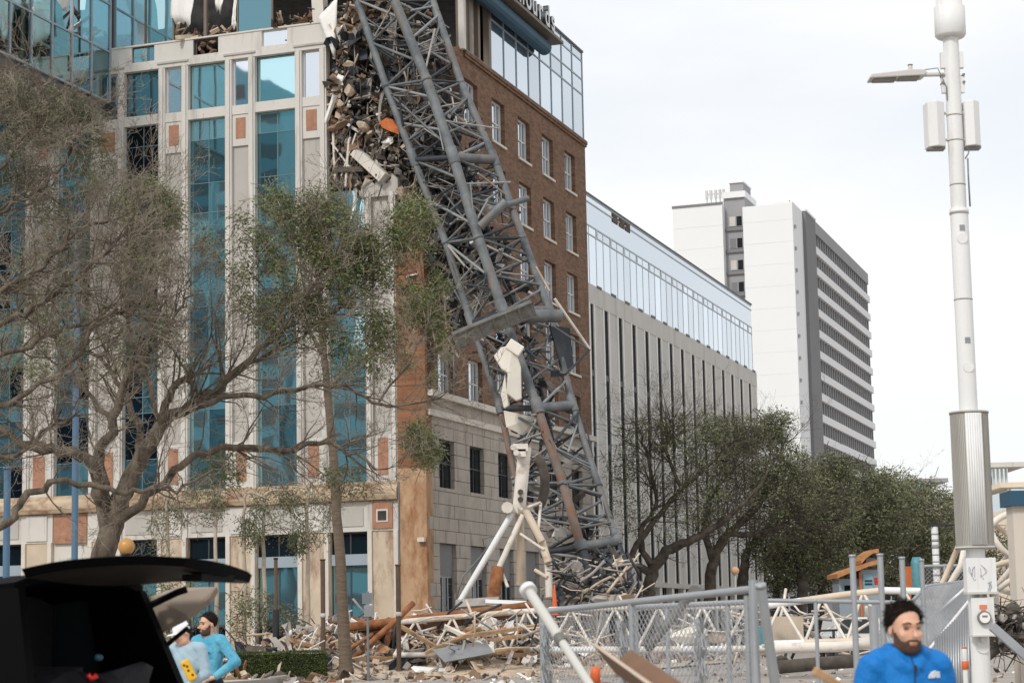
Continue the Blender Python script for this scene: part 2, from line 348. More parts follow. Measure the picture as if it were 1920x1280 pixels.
    def lathe(s, c, prof, n=20, mi=0, sm=True, ax=None):
        c = np.asarray(c, float); k = len(s.v)
        for r, z in prof:
            for j in range(n):
                a = 2*math.pi*j/n; s.v.append((c[0]+r*math.cos(a), c[1]+r*math.sin(a), c[2]+z))
        for i in range(len(prof)-1):
            for j in range(n):
                a = k+i*n+j; b = k+i*n+(j+1) % n; s.f.append((a, b, b+n, a+n)); s.mi.append(mi); s.sm.append(sm)
        s.f.append(tuple(k+j for j in range(n))[::-1]); s.mi.append(mi); s.sm.append(False)
        e = k+(len(prof)-1)*n; s.f.append(tuple(e+j for j in range(n))); s.mi.append(mi); s.sm.append(False)
    def build(s, name, mats, par=None, origin=None, bevel=0):
        if isinstance(mats, str): mats = [mats]
        me = bpy.data.meshes.new(name); o3 = np.zeros(3) if origin is None else np.asarray(origin, float)
        v = np.array(s.v, float).reshape(-1, 3)-o3
        me.from_pydata(v.tolist(), [], s.f)
        for m in mats: me.materials.append(MATS[m])
        me.polygons.foreach_set('material_index', s.mi); me.polygons.foreach_set('use_smooth', s.sm); me.update()
        o = bpy.data.objects.new(name, me); reg(o, par, Matrix.Translation(Vector(o3)))
        if bevel:
            b = o.modifiers.new('bevel', 'BEVEL'); b.width = bevel; b.segments = 2; b.limit_method = 'ANGLE'
        return o
def part(name, par, mats, mb, kind=None, label=None, bevel=0):
    o = mb.build(name, mats, par, np.array(W[par.name].translation), bevel)
    if kind: o['kind'] = kind
    if label: o['label'] = label
    return o
def solo(name, mats, mb, label, cat, group=None, kind=None, loc=None, bevel=0):
    v = np.array(mb.v); c = v.mean(0) if loc is None else np.array(loc)
    if loc is None: c[2] = v[:, 2].min()
    return tag(mb.build(name, mats, None, c, bevel), label, cat, group, kind)
def rot_rand(rng): return Matrix.Rotation(rng.uniform(0, 6.28), 3, 'Z') @ Matrix.Rotation(rng.uniform(-1.2, 1.2), 3, 'X') @ Matrix.Rotation(rng.uniform(-1.2, 1.2), 3, 'Y')
def noise1(x, seed=0): return math.sin(x*1.7+seed)*.5+math.sin(x*3.9+seed*2.1)*.3+math.sin(x*8.3+seed*.7)*.2
rng = random.Random(7); nr = np.random.RandomState(7)
# ------------------------------------------------------------------ ground
def sheet(name, poly, z, m, label=None):
    mb = MB(); mb.quad([(x, y, z) for x, y in poly]); o = mb.build(name, m); o['kind'] = 'structure'; return o
sheet('ground', [(-3000, -3000), (3000, -3000), (3000, 3000), (-3000, 3000)], 0, 'asphalt')
K0 = at(640, 1270, 72.); K0[2] = 0                   # kerb line runs along DU through here
def kl(t, off, z=0): return K0+DU*t-DV*off+UZ*z       # t along the street, off to the street side
KF = Fr(K0, DU, -DV)
mb = MB(); mb.box(KF, -12, 160, -.18, 0, -.05, .16); o = mb.build('kerb', 'kerb_stone'); o['kind'] = 'structure'
mb = MB(); mb.box(KF, -12, 160, -60, -.182, -.05, .145); o = mb.build('pavement', 'paving'); o['kind'] = 'structure'
# bed of soil round the hedge and the trees in front of the long facade
mb = MB(); mb.box(KF, -12, 14, -40, -1.6, .1, .165); o = mb.build('planting_bed', 'dirt'); o['kind'] = 'structure'
# ------------------------------------------------------------------ damaged office building
BLD = thing('office_building', 'damaged brick and pale stone office block with torn open corner behind the fallen crane', 'building', CN)
WIDE = [(3.07, 5.0), (6.68, 8.86), (10.5, 12.57), (14.23, 16.2), (18.1, 20.1), (21.9, 23.9), (25.8, 27.8)]
NARR = [(1.44, 3.07), (5.0, 6.68), (8.86, 10.5), (12.57, 14.23), (16.2, 18.1), (20.1, 21.9), (23.9, 25.8)]
ZT = 22.7
def LB(name, a0, a1, d0, d1, z0, z1, m, par=BLD): return block(name, par, LF, a0, a1, d0, d1, z0, z1, m)
def RB(name, a0, a1, d0, d1, z0, z1, m, par=BLD): return block(name, par, RF, a0, a1, d0, d1, z0, z1, m)
def pane_grid(nm, fr, a0, a1, zs, nsub, d, m, frm='dark_frame', th=.06, par=BLD, cols=None, skip=()):
    """curtain wall: bars joined as one frame, each pane its own sub-part"""
    mb = MB(); xs = cols or [a0+(a1-a0)*i/nsub for i in range(nsub+1)]
    for i, x in enumerate(xs): mb.box(fr, x-th/2, x+th/2, d-.05, d+.05, zs[0], zs[-1])
    for i in range(len(xs)-1):
        for z in zs: mb.box(fr, xs[i]+th/2, xs[i+1]-th/2, d-.04, d+.04, z-th/2, z+th/2)
    c = part(nm, BLD, frm, mb)
    k = 0
    for i in range(len(xs)-1):
        for j in range(len(zs)-1):
            if (i, j) in skip: continue
            mm = m(i, j) if callable(m) else m
            if mm: block('pane', c, fr, xs[i]+th/2, xs[i+1]-th/2, d-.015, d+.01, zs[j]+th/2, zs[j+1]-th/2, mm)
    return c
# ---- long (left) facade
for k, (a0, a1) in enumerate(WIDE):
    top = ZT+.1 if k == 0 else 27.14
    zs = [8.66, 10.3, 12.6, 13.4, 15.4, 17.7, 18.4, 20.4, top] if k == 0 else [8.66, 10.3, 12.6, 13.4, 15.4, 17.7, 18.4, 20.4, 22.4, 23.9, 26.1, 27.14]
    night = k == 3
    def gm(i, j, k=k, n=len(zs)):
        if k == 3: return 'glass_night' if j > n-5 or rng.random() < .5 else 'glass_teal_dark'
        if k >= 4: return rng.choice(['glass_teal_dark', 'glass_teal_dark', 'glass_night', 'glass_teal'])
        if k == 0: return 'glass_teal' if rng.random() < .75 else 'glass_pale'
        return rng.choice(['glass_teal', 'glass_teal', 'glass_teal', 'glass_teal_dark'])
    pane_grid('curtain_wall', LF, a0, a1, zs, 2, -.16, gm, 'teal_bar', .035)
    if k:
        LB('spandrel', a0, a1, -.12, .14, 27.14, 27.64, 'pale_concrete')
        pane_grid('window', LF, a0, a1, [27.64, 29.95], 1, -.16, 'glass_teal_dark' if k in (3, 4, 5) else 'glass_teal', 'dark_frame', .05)
for k, (a0, a1) in enumerate(NARR):
    top = ZT-.2 if k == 0 else 29.95
    w_ = .36
    for (x0, x1) in ((a0, a0+w_), (a1-w_, a1)):
        LB('pilaster', x0, x1, -.3, .18, 8.66, top, 'pale_concrete' if k != 0 else 'grey_render')
        LB('pilaster_fillet', (x0+x1)/2-.09, (x0+x1)/2+.09, .18, .25, 8.66, top-.02, 'pale_concrete')
    i0, i1 = a0+w_, a1-w_
    if k:
        LB('spandrel', i0, i1, -.1, .12, 27.14, 27.6, 'pale_concrete')
        pane_grid('window', LF, i0+.03, i1-.03, [27.6, 29.92], 1, -.08, 'glass_sky' if k in (1, 2, 3) else 'glass_pale', 'window_frame', .09)
        tops = [(25.55, 27.14)]
    else: tops = []
    for z0, z1 in tops+[(8.6, 10.9)]:
        LB('panel_frame', i0, i1, -.1, .08, z0, z1, 'pale_concrete')
        LB('terracotta_panel', i0+.2, i1-.2, .08, .11, z0+.38, z1-.18, 'terracotta')
    LB('recessed_panel', i0, i1, -.2, -.02, 10.9, tops[0][0] if tops else top, 'grey_render')
LB('wall', 5.0, 27.8, -.3, .2, 29.95, 30.25, 'pale_concrete')
WS = [(7.1, 8.5), (10.9, 12.3), (14.5, 15.8), (18.4, 19.8), (22.2, 23.6)]
xs = [5.0]+[v for p in WS for v in p]+[27.8]
for i in range(0, len(xs), 2): LB('parapet', xs[i], xs[i+1], -.3, .12, 30.25, 31.24, 'pale_concrete')
for i, (a, b) in enumerate(WS):
    LB('parapet', a, b, -.3, .12, 30.25, 30.42, 'pale_concrete')
    f = pane_grid('small_window', LF, a, b, [30.42, 31.2], 1, -.02, {0: 'glass_sky', 1: None}.get(i, 'glass_teal'), 'window_frame' if i == 0 else 'dark_frame', .07)
mb = MB()
for a, b in NARR[1:]:
    mb.box(LF, a-.05, b+.05, .2, .26, 30.14, 30.24)
part('hood_mould', BLD, 'grey_render', mb)
LB('parapet_coping', 5.0, 27.8, -.34, .16, 31.24, 31.32, 'ledge_stone')
# broken blind torn out of the second small window
mb = MB(); R0 = Matrix.Identity(3)
for q in range(14): mb.obox(LF.p(11.6+rng.uniform(-.4, .45), rng.uniform(-.2, .1), 30.8+rng.uniform(-.35, .3)), (rng.uniform(.1, .4), .05, rng.uniform(.1, .3)), rot_rand(rng), rng.choice([0, 1, 1]))
part('torn_insulation', BLD, ['rubble_brown', 'rubble_dark'], mb)
# lower storey of the long facade
mb = MB(); pr = [(-.1, 7.75), (.42, 7.8), (.5, 8.0), (.46, 8.3), (.34, 8.45), (.3, 8.66), (-.1, 8.66)]
A = [LF.p(1.44, d, z) for d, z in pr]; B = [LF.p(29, d, z) for d, z in pr]; n_ = len(pr)
mb.add(A+B, [tuple(range(n_)), tuple(range(n_, 2*n_))[::-1]]+[(i, n_+i, n_+(i+1) % n_, (i+1) % n_) for i in range(n_)])
part('cornice', BLD, 'rust_stained_cornice', mb)
for k, (a0, a1) in enumerate(WIDE):
    LB('fascia', a0, a1, -.3, .12, 6.35, 7.75, 'pale_concrete')
    LB('fascia_panel', a0+.2, a1-.2, .12, .16, 6.6, 7.5, 'grey_render')
    if k == 4:
        LB('brick_panel', a0+.05, a1-.05, .16, .2, 6.3, 7.7, 'terracotta')
        d_ = LB('white_door', a0, a1, -.1, .05, .15, 6.3, 'door_white')
        LB('door_panel', a0+.35, a1-.35, .05, .1, 3.0, 5.6, 'pale_concrete', d_); LB('door_panel', a0+.35, a1-.35, .05, .1, .4, 2.6, 'pale_concrete', d_)
        continue
    def gm(i, j): return ['glass_night', 'glass_teal', 'glass_shop'][j]
    pane_grid('shop_window', LF, a0, a1, [.3, 2.05, 4.8, 6.3], 2, -.14, gm, 'dark_frame', .07)
    LB('transom', a0, a1, -.1, .02, 4.78, 5.3, 'grey_mullion')
for k, (a0, a1) in enumerate(NARR):
    LB('fascia', a0, a1, -.3, .2, 6.35, 7.75, 'pale_concrete')
    LB('terracotta_panel', a0+.3, a1-.3, .2, .26, 6.45, 7.7, 'terracotta' if k == 0 else 'pale_concrete')
    if k == 0: f = LB('vent_frame', a0+.52, a1-.52, .26, .29, 6.75, 7.35, 'ledge_stone'); LB('vent', a0+.6, a1-.6, .29, .31, 6.83, 7.27, 'interior_shade', f)
    LB('pier', a0, a1, -.35, .15, .15, 6.35, 'stained_stone')
    LB('pier_strip', a0+.04, a0+.26, .15, .26, .15, 6.35, 'ledge_stone'); LB('pier_strip', a1-.26, a1-.04, .15, .26, .15, 6.35, 'ledge_stone')
# far end of the long facade and core coloured dark for the unlit rooms
LB('end_wall', 27.8, 29, -.4, .2, 0, 31.24, 'pale_concrete')
LB('dark_interior', 5.2, 28.8, -3.0, -2.8, 0, 31.0, 'interior_shade')
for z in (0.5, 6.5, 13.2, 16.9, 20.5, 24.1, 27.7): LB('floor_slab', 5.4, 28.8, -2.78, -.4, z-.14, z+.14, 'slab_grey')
# ---- corner pier
mb = MB()
def ragged(a0, a1, z0, ztop, n, amp, seed):
    pts = [(a0, z0), (a1, z0)]
    for i in range(n+1): pts.append((a1+(a0-a1)*i/n, ztop+noise1(i*1.3, seed)*amp))
    return pts
LB('corner_pier', 0, 1.44, -.5, .3, 0, 9.2, 'orange_stone')
mb.prism(ragged(0, 1.44, 9.2, 21.2, 7, .7, 3), LF, -.5, .26); part('corner_pier', BLD, 'old_brick', mb)
mb = MB(); mb.prism(ragged(1.3, 3.2, ZT-.4, ZT+.35, 8, .35, 5), LF, -.4, .2); part('broken_wall', BLD, 'grey_render', mb)
LB('downpipe', 1.36, 1.42, .3, .36, .2, 8.6, 'post_grey'); LB('wall_lamp', .05, .4, .3, .55, 5.75, 5.95, 'ledge_stone')
# ---- street (right) facade: limestone base
UC = [1.4+4.17*i for i in range(6)]; UW = [(u, u+2.0) for u in UC]
BT = 12.6
zc = [.15+.62*i for i in range(20)]; zc = [z for z in zc if z < BT-.3]+[BT]
RB('wall', 0, 26.4, -.6, -.32, 0, BT, 'limestone')
opens = [(u0, u1, 8.4, 10.65) for u0, u1 in UW]+[(u0-.05, u1+.1, .15, 5.75) for u0, u1 in UW]
cnt = 0
for j in range(len(zc)-1):
    z0, z1 = zc[j], zc[j+1]; u = -.02 if j % 2 else -.02; first = .8 if j % 2 else 1.3; x = 0.; st = first
    while x < 26.38:
        e = min(26.4, x+(st if x == 0 else 1.3)*(1+rng.uniform(-.03, .03)))
        if 26.4-e < .4: e = 26.4
        segs = [(x, e, z0, z1)]
        for (o0, o1, p0, p1) in opens:
            ns = []
            for (s0, s1, q0, q1) in segs:
                if s1 <= o0 or s0 >= o1 or q1 <= p0 or q0 >= p1: ns.append((s0, s1, q0, q1)); continue
                if s0 < o0: ns.append((s0, o0, q0, q1))
                if s1 > o1: ns.append((o1, s1, q0, q1))
                if q0 < p0: ns.append((max(s0, o0), min(s1, o1), q0, p0))
                if q1 > p1: ns.append((max(s0, o0), min(s1, o1), p1, q1))
            segs = ns
        for (s0, s1, q0, q1) in segs:
            if s1-s0 < .06 or q1-q0 < .04: continue
            dd = rng.uniform(-.012, .012)
            RB('stone_block', s0+.012, s1-.012, -.318, dd, q0+.012, q1-.012, 'limestone')
        x = e
RB('ledge', -.05, 26.45, -.3, .28, BT, BT+.3, 'ledge_stone'); RB('ledge', -.02, 26.42, -.3, .12, BT-.9, BT-.6, 'ledge_stone')
for u0, u1 in UW:
    pane_grid('window', RF, u0, u1, [8.4, 9.6, 10.65], 2, -.26, 'glass_shop', 'dark_frame', .07)
    RB('door_head', u0-.02, u1+.05, -.31, -.2, 4.2, 5.73, 'tower_grey')
    pane_grid('shop_door', RF, u0-.03, u1+.06, [.15, 4.2], 3, -.24, 'glass_shop', 'sheet_grey', .12)
# brick storeys
ROWS = [15.05, 18.62, 22.22, 25.82, 29.45]; WH = 2.3; BTOP = 30.85
def brickw(a0, a1, z0, z1):
    if a1-a0 > .02 and z1-z0 > .02: RB('brick_wall', a0, a1, -.55, 0, z0, z1, 'brown_brick')
def gone(u, z): return u < 4.9 and z > 17.2
edges = [0.]+[v for p in UW for v in p]+[26.4]
for i in range(0, len(edges), 2):
    a0, a1 = edges[i], edges[i+1]
    if i == 0: brickw(a0, a1, BT+.3, 17.0)
    elif i == 2:
        brickw(a0, a1, BT+.3, 18.6)
        mb = MB(); pts = [(a1, 18.6), (a1, BTOP)]
        for q in range(15): pts.append((4.75+noise1(q*1.1, 2)*.45, BTOP-(BTOP-18.6)*q/14))
        mb.prism(pts, RF, -.55, 0); part('broken_brick_wall', BLD, 'brown_brick', mb)
    else: brickw(a0, a1, BT+.3, BTOP)
for c, (u0, u1) in enumerate(UW):
    zz = [BT+.3]+[v for t in ROWS for v in (t-WH, t)]+[BTOP]
    for i in range(0, len(zz), 2):
        if c == 0 and zz[i] > 15.3: continue
        brickw(u0, u1, zz[i], zz[i+1])
wm = MB()
def window_mesh():
    mb = MB(); fr = WF; w2, h = 1.0, WH
    for a in (-w2, w2-.09): mb.box(fr, a, a+.09, -.06, .06, 0, h)
    for z in (0, h-.09, h/2-.035): mb.box(fr, -w2+.09, w2-.09, -.05, .05, z, z+(.09 if z != h/2-.035 else .07))
    for a in (-.38, .3): mb.box(fr, a, a+.08, -.055, .055, .09, h-.09)
    return mb
wme = window_mesh()
wmesh = None
for c, (u0, u1) in enumerate(UW):
    for r, zt in enumerate(ROWS):
        if c == 0 and r > 0: continue
        if c == 1 and r > 3: pass
        M = RF.M @ Matrix.Translation(((u0+u1)/2, -.3, zt-WH))
        if wmesh is None:
            t = wme.build('window', 'window_frame'); wmesh = t.data; bpy.data.objects.remove(t)
        o = bpy.data.objects.new('window', wmesh); reg(o, BLD, M)
        RB('pane', u0+.09, u1-.09, -.33, -.31, zt-WH+.09, zt-WH/2-.035, 'glass_window', o); RB('pane', u0+.09, u1-.09, -.33, -.31, zt-WH/2+.035, zt-.09, 'glass_window', o)
        RB('sill', u0-.08, u1+.08, -.28, .09, zt-WH-.13, zt-WH, 'ledge_stone', o)
mb = MB(); mb.box(RF, 5.6, 26.45, 0, .1, BTOP-.35, BTOP-.2); mb.box(RF, 5.6, 26.45, 0, .16, BTOP-.2, BTOP); part('string_course', BLD, 'brown_brick', mb)
# glass storey on top
GT = 36.4
cols = [9.9+2.06*i for i in range(9)]
pane_grid('glass_band', RF, 9.9, 26.4, [BTOP+.05, 33.75, 34.7, 35.85, GT], 8, -.08, 'glass_grey_blue', 'grey_mullion', .09, cols=cols)
RB('roof_edge', 7.0, 26.45, -.3, .03, GT, GT+.12, 'dark_frame')
for u in (5.5, 6.6, 7.9, 9.55): RB('bronze_post', u, u+.3, -.35, -.02, BTOP, 35.2, 'bronze_frame')
RB('bent_column', 5.05, 5.35, -.05, .25, BTOP-.1, 36.2, 'pale_concrete')
RB('bronze_beam', 5.2, 9.9, -.35, -.05, 34.3, 34.9, 'bronze_frame')
block('blind', BLD, RF, 6.95, 7.85, -.28, -.24, 31.2, 34.3, 'rubble_grey')
RB('sill', 5.3, 26.42, -.4, .12, BTOP+.0, BTOP+.05, 'grey_mullion')
# sign on its shelf over the street
mb = MB(); mb.box(RF, 3, 18.6, .02, 1.25, 34.62, 34.78); o_ = part('sign_shelf', BLD, 'bronze_frame', mb)
mb = MB(); pr = [(.02+.42+.42*math.cos(t), 34.2+.42*math.sin(t)) for t in np.linspace(0, 2*math.pi, 14)[:-1]]
A = [RF.p(3, d, z) for d, z in pr]; B = [RF.p(17.6, d, z) for d, z in pr]; n_ = len(pr)
mb.add(A+B, [tuple(range(n_)), tuple(range(n_, 2*n_))[::-1]]+[(i, n_+i, n_+(i+1) % n_, (i+1) % n_) for i in range(n_)])
part('sign_soffit', BLD, 'blue_trim', mb)
def letters(txt, u0, pitch, size):
    for i, ch in enumerate(txt):
        if ch == ' ': continue
        cu = bpy.data.curves.new('letter', 'FONT'); cu.body = ch; cu.size = size; cu.extrude = .16; cu.offset = .03
        t = bpy.data.objects.new('letter_tmp', cu); COL.objects.link(t); dg = bpy.context.evaluated_depsgraph_get(); dg.update()
        me = bpy.data.meshes.new_from_object(t.evaluated_get(dg)); bpy.data.objects.remove(t)
        me.materials.clear(); me.materials.append(MATS['window_frame']); me.materials.append(MATS['dark_frame'])
        for p in me.polygons: p.material_index = 0 if abs(p.normal.z) > .8 and p.normal.z > 0 else 1
        o = bpy.data.objects.new('sign_letter', me)
        M = RF.M @ Matrix.Translation((u0+pitch*i, 1.0, 34.98)) @ Matrix.Rotation(math.pi/2, 4, 'X') @ Matrix.Rotation(math.pi, 4, 'Y')
        # letters face the street: right-reading seen from outside
        M = RF.M @ Matrix.Translation((u0+pitch*i, 1.0, 34.98)) @ Matrix(((1, 0, 0, 0), (0, 0, 1, 0), (0, 1, 0, 0), (0, 0, 0, 1)))
        reg(o, BLD, M)
        block('letter_foot', BLD, RF, u0+pitch*i+.1, u0+pitch*i+.5, .8, 1.15, 34.78, 34.98, 'post_black')
letters('Johnson nourds', 2.4, 1.1, 1.75)
# ---- torn corner: floor plates and inner walls coloured dark for shade
for z in (17.0, 20.5, 24.1, 27.7):
    mb = MB(); P = [(0, 0)]
    pts = []
    for q in range(9): pts.append((CN+DV*(5.0-q*.55)-(-DU)*(.9+noise1(q*1.7, z)*.7)))
    for q in range(9): pts.append((CN+DU*(1.2+q*.9)+DV*(.7+noise1(q*1.3, z+2)*.5)))
    pts += [CN+DU*9+DV*5.0]
    k = len(pts); A = [p+UZ*(z-.16) for p in pts]; B = [p+UZ*(z+.12) for p in pts]
    mb.add(A+B, [tuple(range(k))[::-1], tuple(range(k, 2*k))]+[(i, (i+1) % k, k+(i+1) % k, k+i) for i in range(k)])
    part('broken_floor', BLD, 'slab_grey', mb)
block('inner_wall', BLD, LF, .7, 5.2, -7.2, -7.0, 8, 30.6, 'interior_shade'); block('inner_wall', BLD, RF, .4, 9.9, -5.4, -5.2, 8, 31.3, 'interior_shade')
block('inner_wall', BLD, RF, 4.9, 9.8, -3.2, -3.0, 31, 36.3, 'interior_shade'); block('inner_wall', BLD, RF, 9.9, 26.3, -1.4, -1.2, 13, 36.3, 'interior_shade')
block('inner_wall', BLD, LF, 4.9, 5.0, -7, -.35, 8, 31.2, 'interior_shade')
RB('roof', 5.2, 26.3, -20, -.4, GT-.3, GT-.05, 'slab_grey')
mb = MB(); P = [LF.p(5.1, -.35, 31.0), LF.p(28.9, -.35, 31.0), LF.p(28.9, -20, 31.0), LF.p(5.1, -20, 31.0)]; mb.quad(P); part('flat_roof', BLD, 'slab_grey', mb)
# upper glass storey of the long facade
UP = [(8.0, 9.9, 'glass_teal_dark'), (13.5, 15.1, 'glass_teal'), (15.1, 17.0, 'glass_pale'), (17.0, 19.0, 'glass_teal'), (19.0, 21.0, 'glass_teal_dark'), (21, 23, 'glass_teal'), (23, 25, 'glass_teal_dark')]
for a, b, m in UP: pane_grid('glass_storey', LF, a, b, [31.34, 36.4], 1, -.06, m, 'bronze_frame', .09)
LB('steel_post', 11.62, 11.78, -.2, 0, 31.3, 36.6, 'bronze_frame'); LB('steel_beam', 8, 25, -.3, -.1, 36.4, 36.9, 'dark_frame')
block('inner_wall', BLD, LF, 9.95, 28, -4.2, -4.0, 31.05, 36.5, 'interior_shade')
block('beige_column', BLD, LF, 5.25, 5.85, -.5, .1, 31.3, 35.5, 'ledge_stone', Matrix.Rotation(.06, 4, 'Y'))
def cloth(poly, fr, d, th, seed, amp=.15, nu=7, nv=8):
    """hanging torn sheet between two polylines (left edge, right edge, bottom ragged)"""
    (a0, z0), (a1, z1), (b0, y0), (b1, y1) = poly; mb = MB(); G = []
    for j in range(nv+1):
        v = j/nv
        for i in range(nu+1):
            u = i/nu; a = (a0+(a1-a0)*u)*(1-v)+(b0+(b1-b0)*u)*v; z = (z0+(z1-z0)*u)*(1-v)+(y0+(y1-y0)*u)*v
            if j == nv: z += noise1(i*2.1, seed)*.25
            G.append(fr.p(a, d+amp*noise1(u*5+v*2, seed)*(.3+v), z))
    mb.grid([G[j*(nu+1):(j+1)*(nu+1)] for j in range(nv+1)])
    return mb
def cloth_part(poly, fr, d, seed, m='sheet_white', name='torn_sheet', amp=.15):
    o = part(name, BLD, m, cloth(poly, fr, d, .02, seed, amp)); s_ = o.modifiers.new('thick', 'SOLIDIFY'); s_.thickness = .03; return o
cloth_part(((13.6, 35.5), (12.0, 35.5), (13.6, 32.4), (12.4, 32.0)), LF, .1, 3)
cloth_part(((11.4, 35.5), (9.9, 35.5), (11.0, 32.6), (10.7, 32.5)), LF, .12, 9)
cloth_part(((10.1, 33.0), (9.93, 33.4), (10.2, 31.7), (9.95, 31.6)), LF, -.02, 4)
cloth_part(((5.35, 31.5), (4.3, 32.4), (4.6, 29.6), (4.5, 29.4)), LF, .25, 6)
mb = MB()
for q in range(26): mb.obox(LF.p(rng.uniform(10, 13.4), rng.uniform(-.9, .1), 31.4+rng.uniform(0, .5)), (rng.uniform(.3, 1.3), .1, rng.uniform(.05, .25)), rot_rand(rng), rng.choice([0, 1, 2]))
part('roof_rubble', BLD, ['rubble_dark', 'rubble_brown', 'rubble_tan'], mb, kind='stuff')
mb = MB()
for q in range(190):       # splintered roof edge against the sky
    s_ = rng.uniform(2.2, 8.1); zz = 31.1+.9*rng.random()**1.6+(.5 if s_ < 4.2 else 0); w0 = rng.random(); p = LF.p(s_, rng.uniform(-2.2, .05), zz)
    if w0 < .45: mb.obox(p, (rng.uniform(.3, 1.5), rng.uniform(.05, .2), rng.uniform(.04, .16)), rot_rand(rng), rng.choice([0, 0, 1, 1, 2]))
    elif w0 < .8: mb.crumple(p, rng.uniform(.3, 1.0), rng.uniform(.2, .5), rng, rng.choice([0, 1, 1, 2]))
    else: mb.tube([p, p+np.array([rng.gauss(0, .3), rng.gauss(0, .2), rng.uniform(.1, .8)])], .03, 4, 0)
part('roof_edge_rubble', BLD, ['rubble_dark', 'rubble_brown', 'rubble_tan'], mb, kind='stuff')
# glass wing that runs towards the camera at the left
WG = Fr(CN+DV*17.03, -DU, -DV)
zs = [28.5, 31.1, 33.6, 36.5]; xs_ = [.2+1.78*i for i in range(8)]
mb = MB()
for x in xs_: mb.box(WG, x-.05, x+.05, -.08, .08, 28.5, 36.5)
for i in range(7):
    for z in zs: mb.box(WG, xs_[i]+.05, xs_[i+1]-.05, -.06, .06, z-.045, z+.045)
wg = part('glass_wing', BLD, 'grey_mullion', mb)
for i in range(7):
    for j in range(3):
        if (i, j) in ((2, 2), (1, 1), (2, 1)): continue
        block('pane', wg, WG, xs_[i]+.05, xs_[i+1]-.05, -.012, .012, zs[j]+.045, zs[j+1]-.045, 'glass_tinted')
for (i, j), pl in (((1, 1), [(0, 0), (.7, 0), (.5, .3), (.62, .55), (.3, .62), (.2, 1), (0, 1)]), ((2, 1), [(.3, 0), (1, 0), (1, 1), (.75, .8), (.8, .5), (.5, .4), (.45, .2)]), ((2, 2), [(0, 0), (.5, 0), (.4, .4), (.15, .7), (0, .6)]), ((0, 1), [(0, 0), (.1, 0), (.05, .2)])):
    x0, x1, y0, y1 = xs_[i]+.05, xs_[i+1]-.05, zs[j]+.045, zs[j+1]-.045; mb = MB(); mb.prism([(x0+(x1-x0)*u_, y0+(y1-y0)*v_) for u_, v_ in pl], WG, -.012, .012); mb.build('broken_pane', 'glass_tinted', wg, np.array(CN))
block('wing_end_wall', BLD, Fr(WG.p(12.7, 0, 0), DV, -DU), 0, 9, -.3, 0, 28.4, 36.5, 'glass_teal_dark')
block('wing_floor', BLD, WG, .3, 12.3, -7, -.2, 31.0, 31.2, 'slab_grey'); block('wing_floor', BLD, WG, .3, 12.3, -7, -.2, 28.2, 28.45, 'slab_grey')
WC = Fr(CN+DV*17.03, -DU, -DV)
o = part('torn_sheet', BLD, 'sheet_white', cloth(((2.2, 35), (4.9, 35), (3.4, 32.4), (4.6, 31.6)), WC, -.6, .02, 12)); o.modifiers.new('t', 'SOLIDIFY').thickness = .03
o = part('torn_sheet', BLD, 'sheet_white', cloth(((2.2, 31.0), (4.4, 31.0), (2.6, 29.4), (4.2, 28.9)), WC, -.5, .02, 15)); o.modifiers.new('t', 'SOLIDIFY').thickness = .03
mb = MB()
for q in range(40): mb.obox(WC.p(rng.uniform(.5, 8), rng.uniform(-2, -.4), 31.3+rng.uniform(0, 1.4)), (rng.uniform(.3, 2.2), .12, rng.uniform(.05, .3)), rot_rand(rng), rng.choice([0, 0, 1, 2]))
part('wing_rubble', BLD, ['rubble_dark', 'rubble_brown', 'sheet_white'], mb, kind='stuff')
# rubble spilling from the torn corner
def chunk(mb, c, s, mi, rng):
    k = rng.random()
    if k < .45: sz = (s*rng.uniform(.6, 1.3), s*rng.uniform(.5, 1), s*rng.uniform(.3, .8))
    elif k < .8: sz = (s*rng.uniform(1.6, 3.2), s*.22, s*rng.uniform(.12, .3))
    else: sz = (s*rng.uniform(1.2, 2), s*rng.uniform(.8, 1.5), .05)
    mb.obox(c, sz, rot_rand(rng), mi, .25, rng)
RUB = ['rubble_tan', 'rubble_grey', 'rubble_brown', 'rubble_dark', 'sheet_white', 'crane_dark', 'orange_panel', 'old_brick']
mb = MB()
WTS = [0, 0, 0, 1, 1, 1, 2, 2, 3, 3, 3, 4, 5, 5]
for q in range(1500):      # a slope of debris caught on the floors
    t = rng.random(); z = 18+13*t**1.15
    if z > 26.5 and rng.random() < .55: continue
    if rng.random() < .6:
        sl = rng.triangular(.1, 4.9, 4.2 if z > 23.5 else 2); c = LF.p(sl, rng.uniform(-2.2, .1)-.1*(z-22)*(sl < 3.4), z if z > ZT or sl < 1.3 else z+5)
    else: c = RF.p(rng.uniform(.1, 4.9), rng.uniform(-2.5, .1), z)
    chunk(mb, c, rng.choice([.08, .1, .14, .18, .22, .3]), rng.choice(WTS), rng)
for fz in (17, 20.5, 24.1, 27.7, 31):
    for q in range(80):
        c = LF.p(rng.uniform(.2, 4.9), -rng.uniform(.3, 3), fz+abs(rng.gauss(0, .7))); chunk(mb, c, rng.choice([.12, .2, .3]), rng.choice(WTS), rng)
for q in range(120):       # dust and chunks stuck along the cut edge of the long facade
    z = rng.uniform(23, 30.2); chunk(mb, LF.p(rng.uniform(4.0, 4.9), rng.uniform(-.5, .12), z), rng.choice([.15, .22, .32]), rng.choice([0, 0, 1, 2, 0]), rng)
def holep(lo=18, hi=31, out=.3):
    if rng.random() < .62: z = max(lo, 23)+(hi-max(lo, 23))*rng.random()**1.5; return LF.p(rng.triangular(.2, 4.9, 4.6), rng.uniform(-2.2, out), z)
    return RF.p(rng.uniform(0, 4.8), rng.uniform(-1.8, out+.2), rng.uniform(lo, hi))
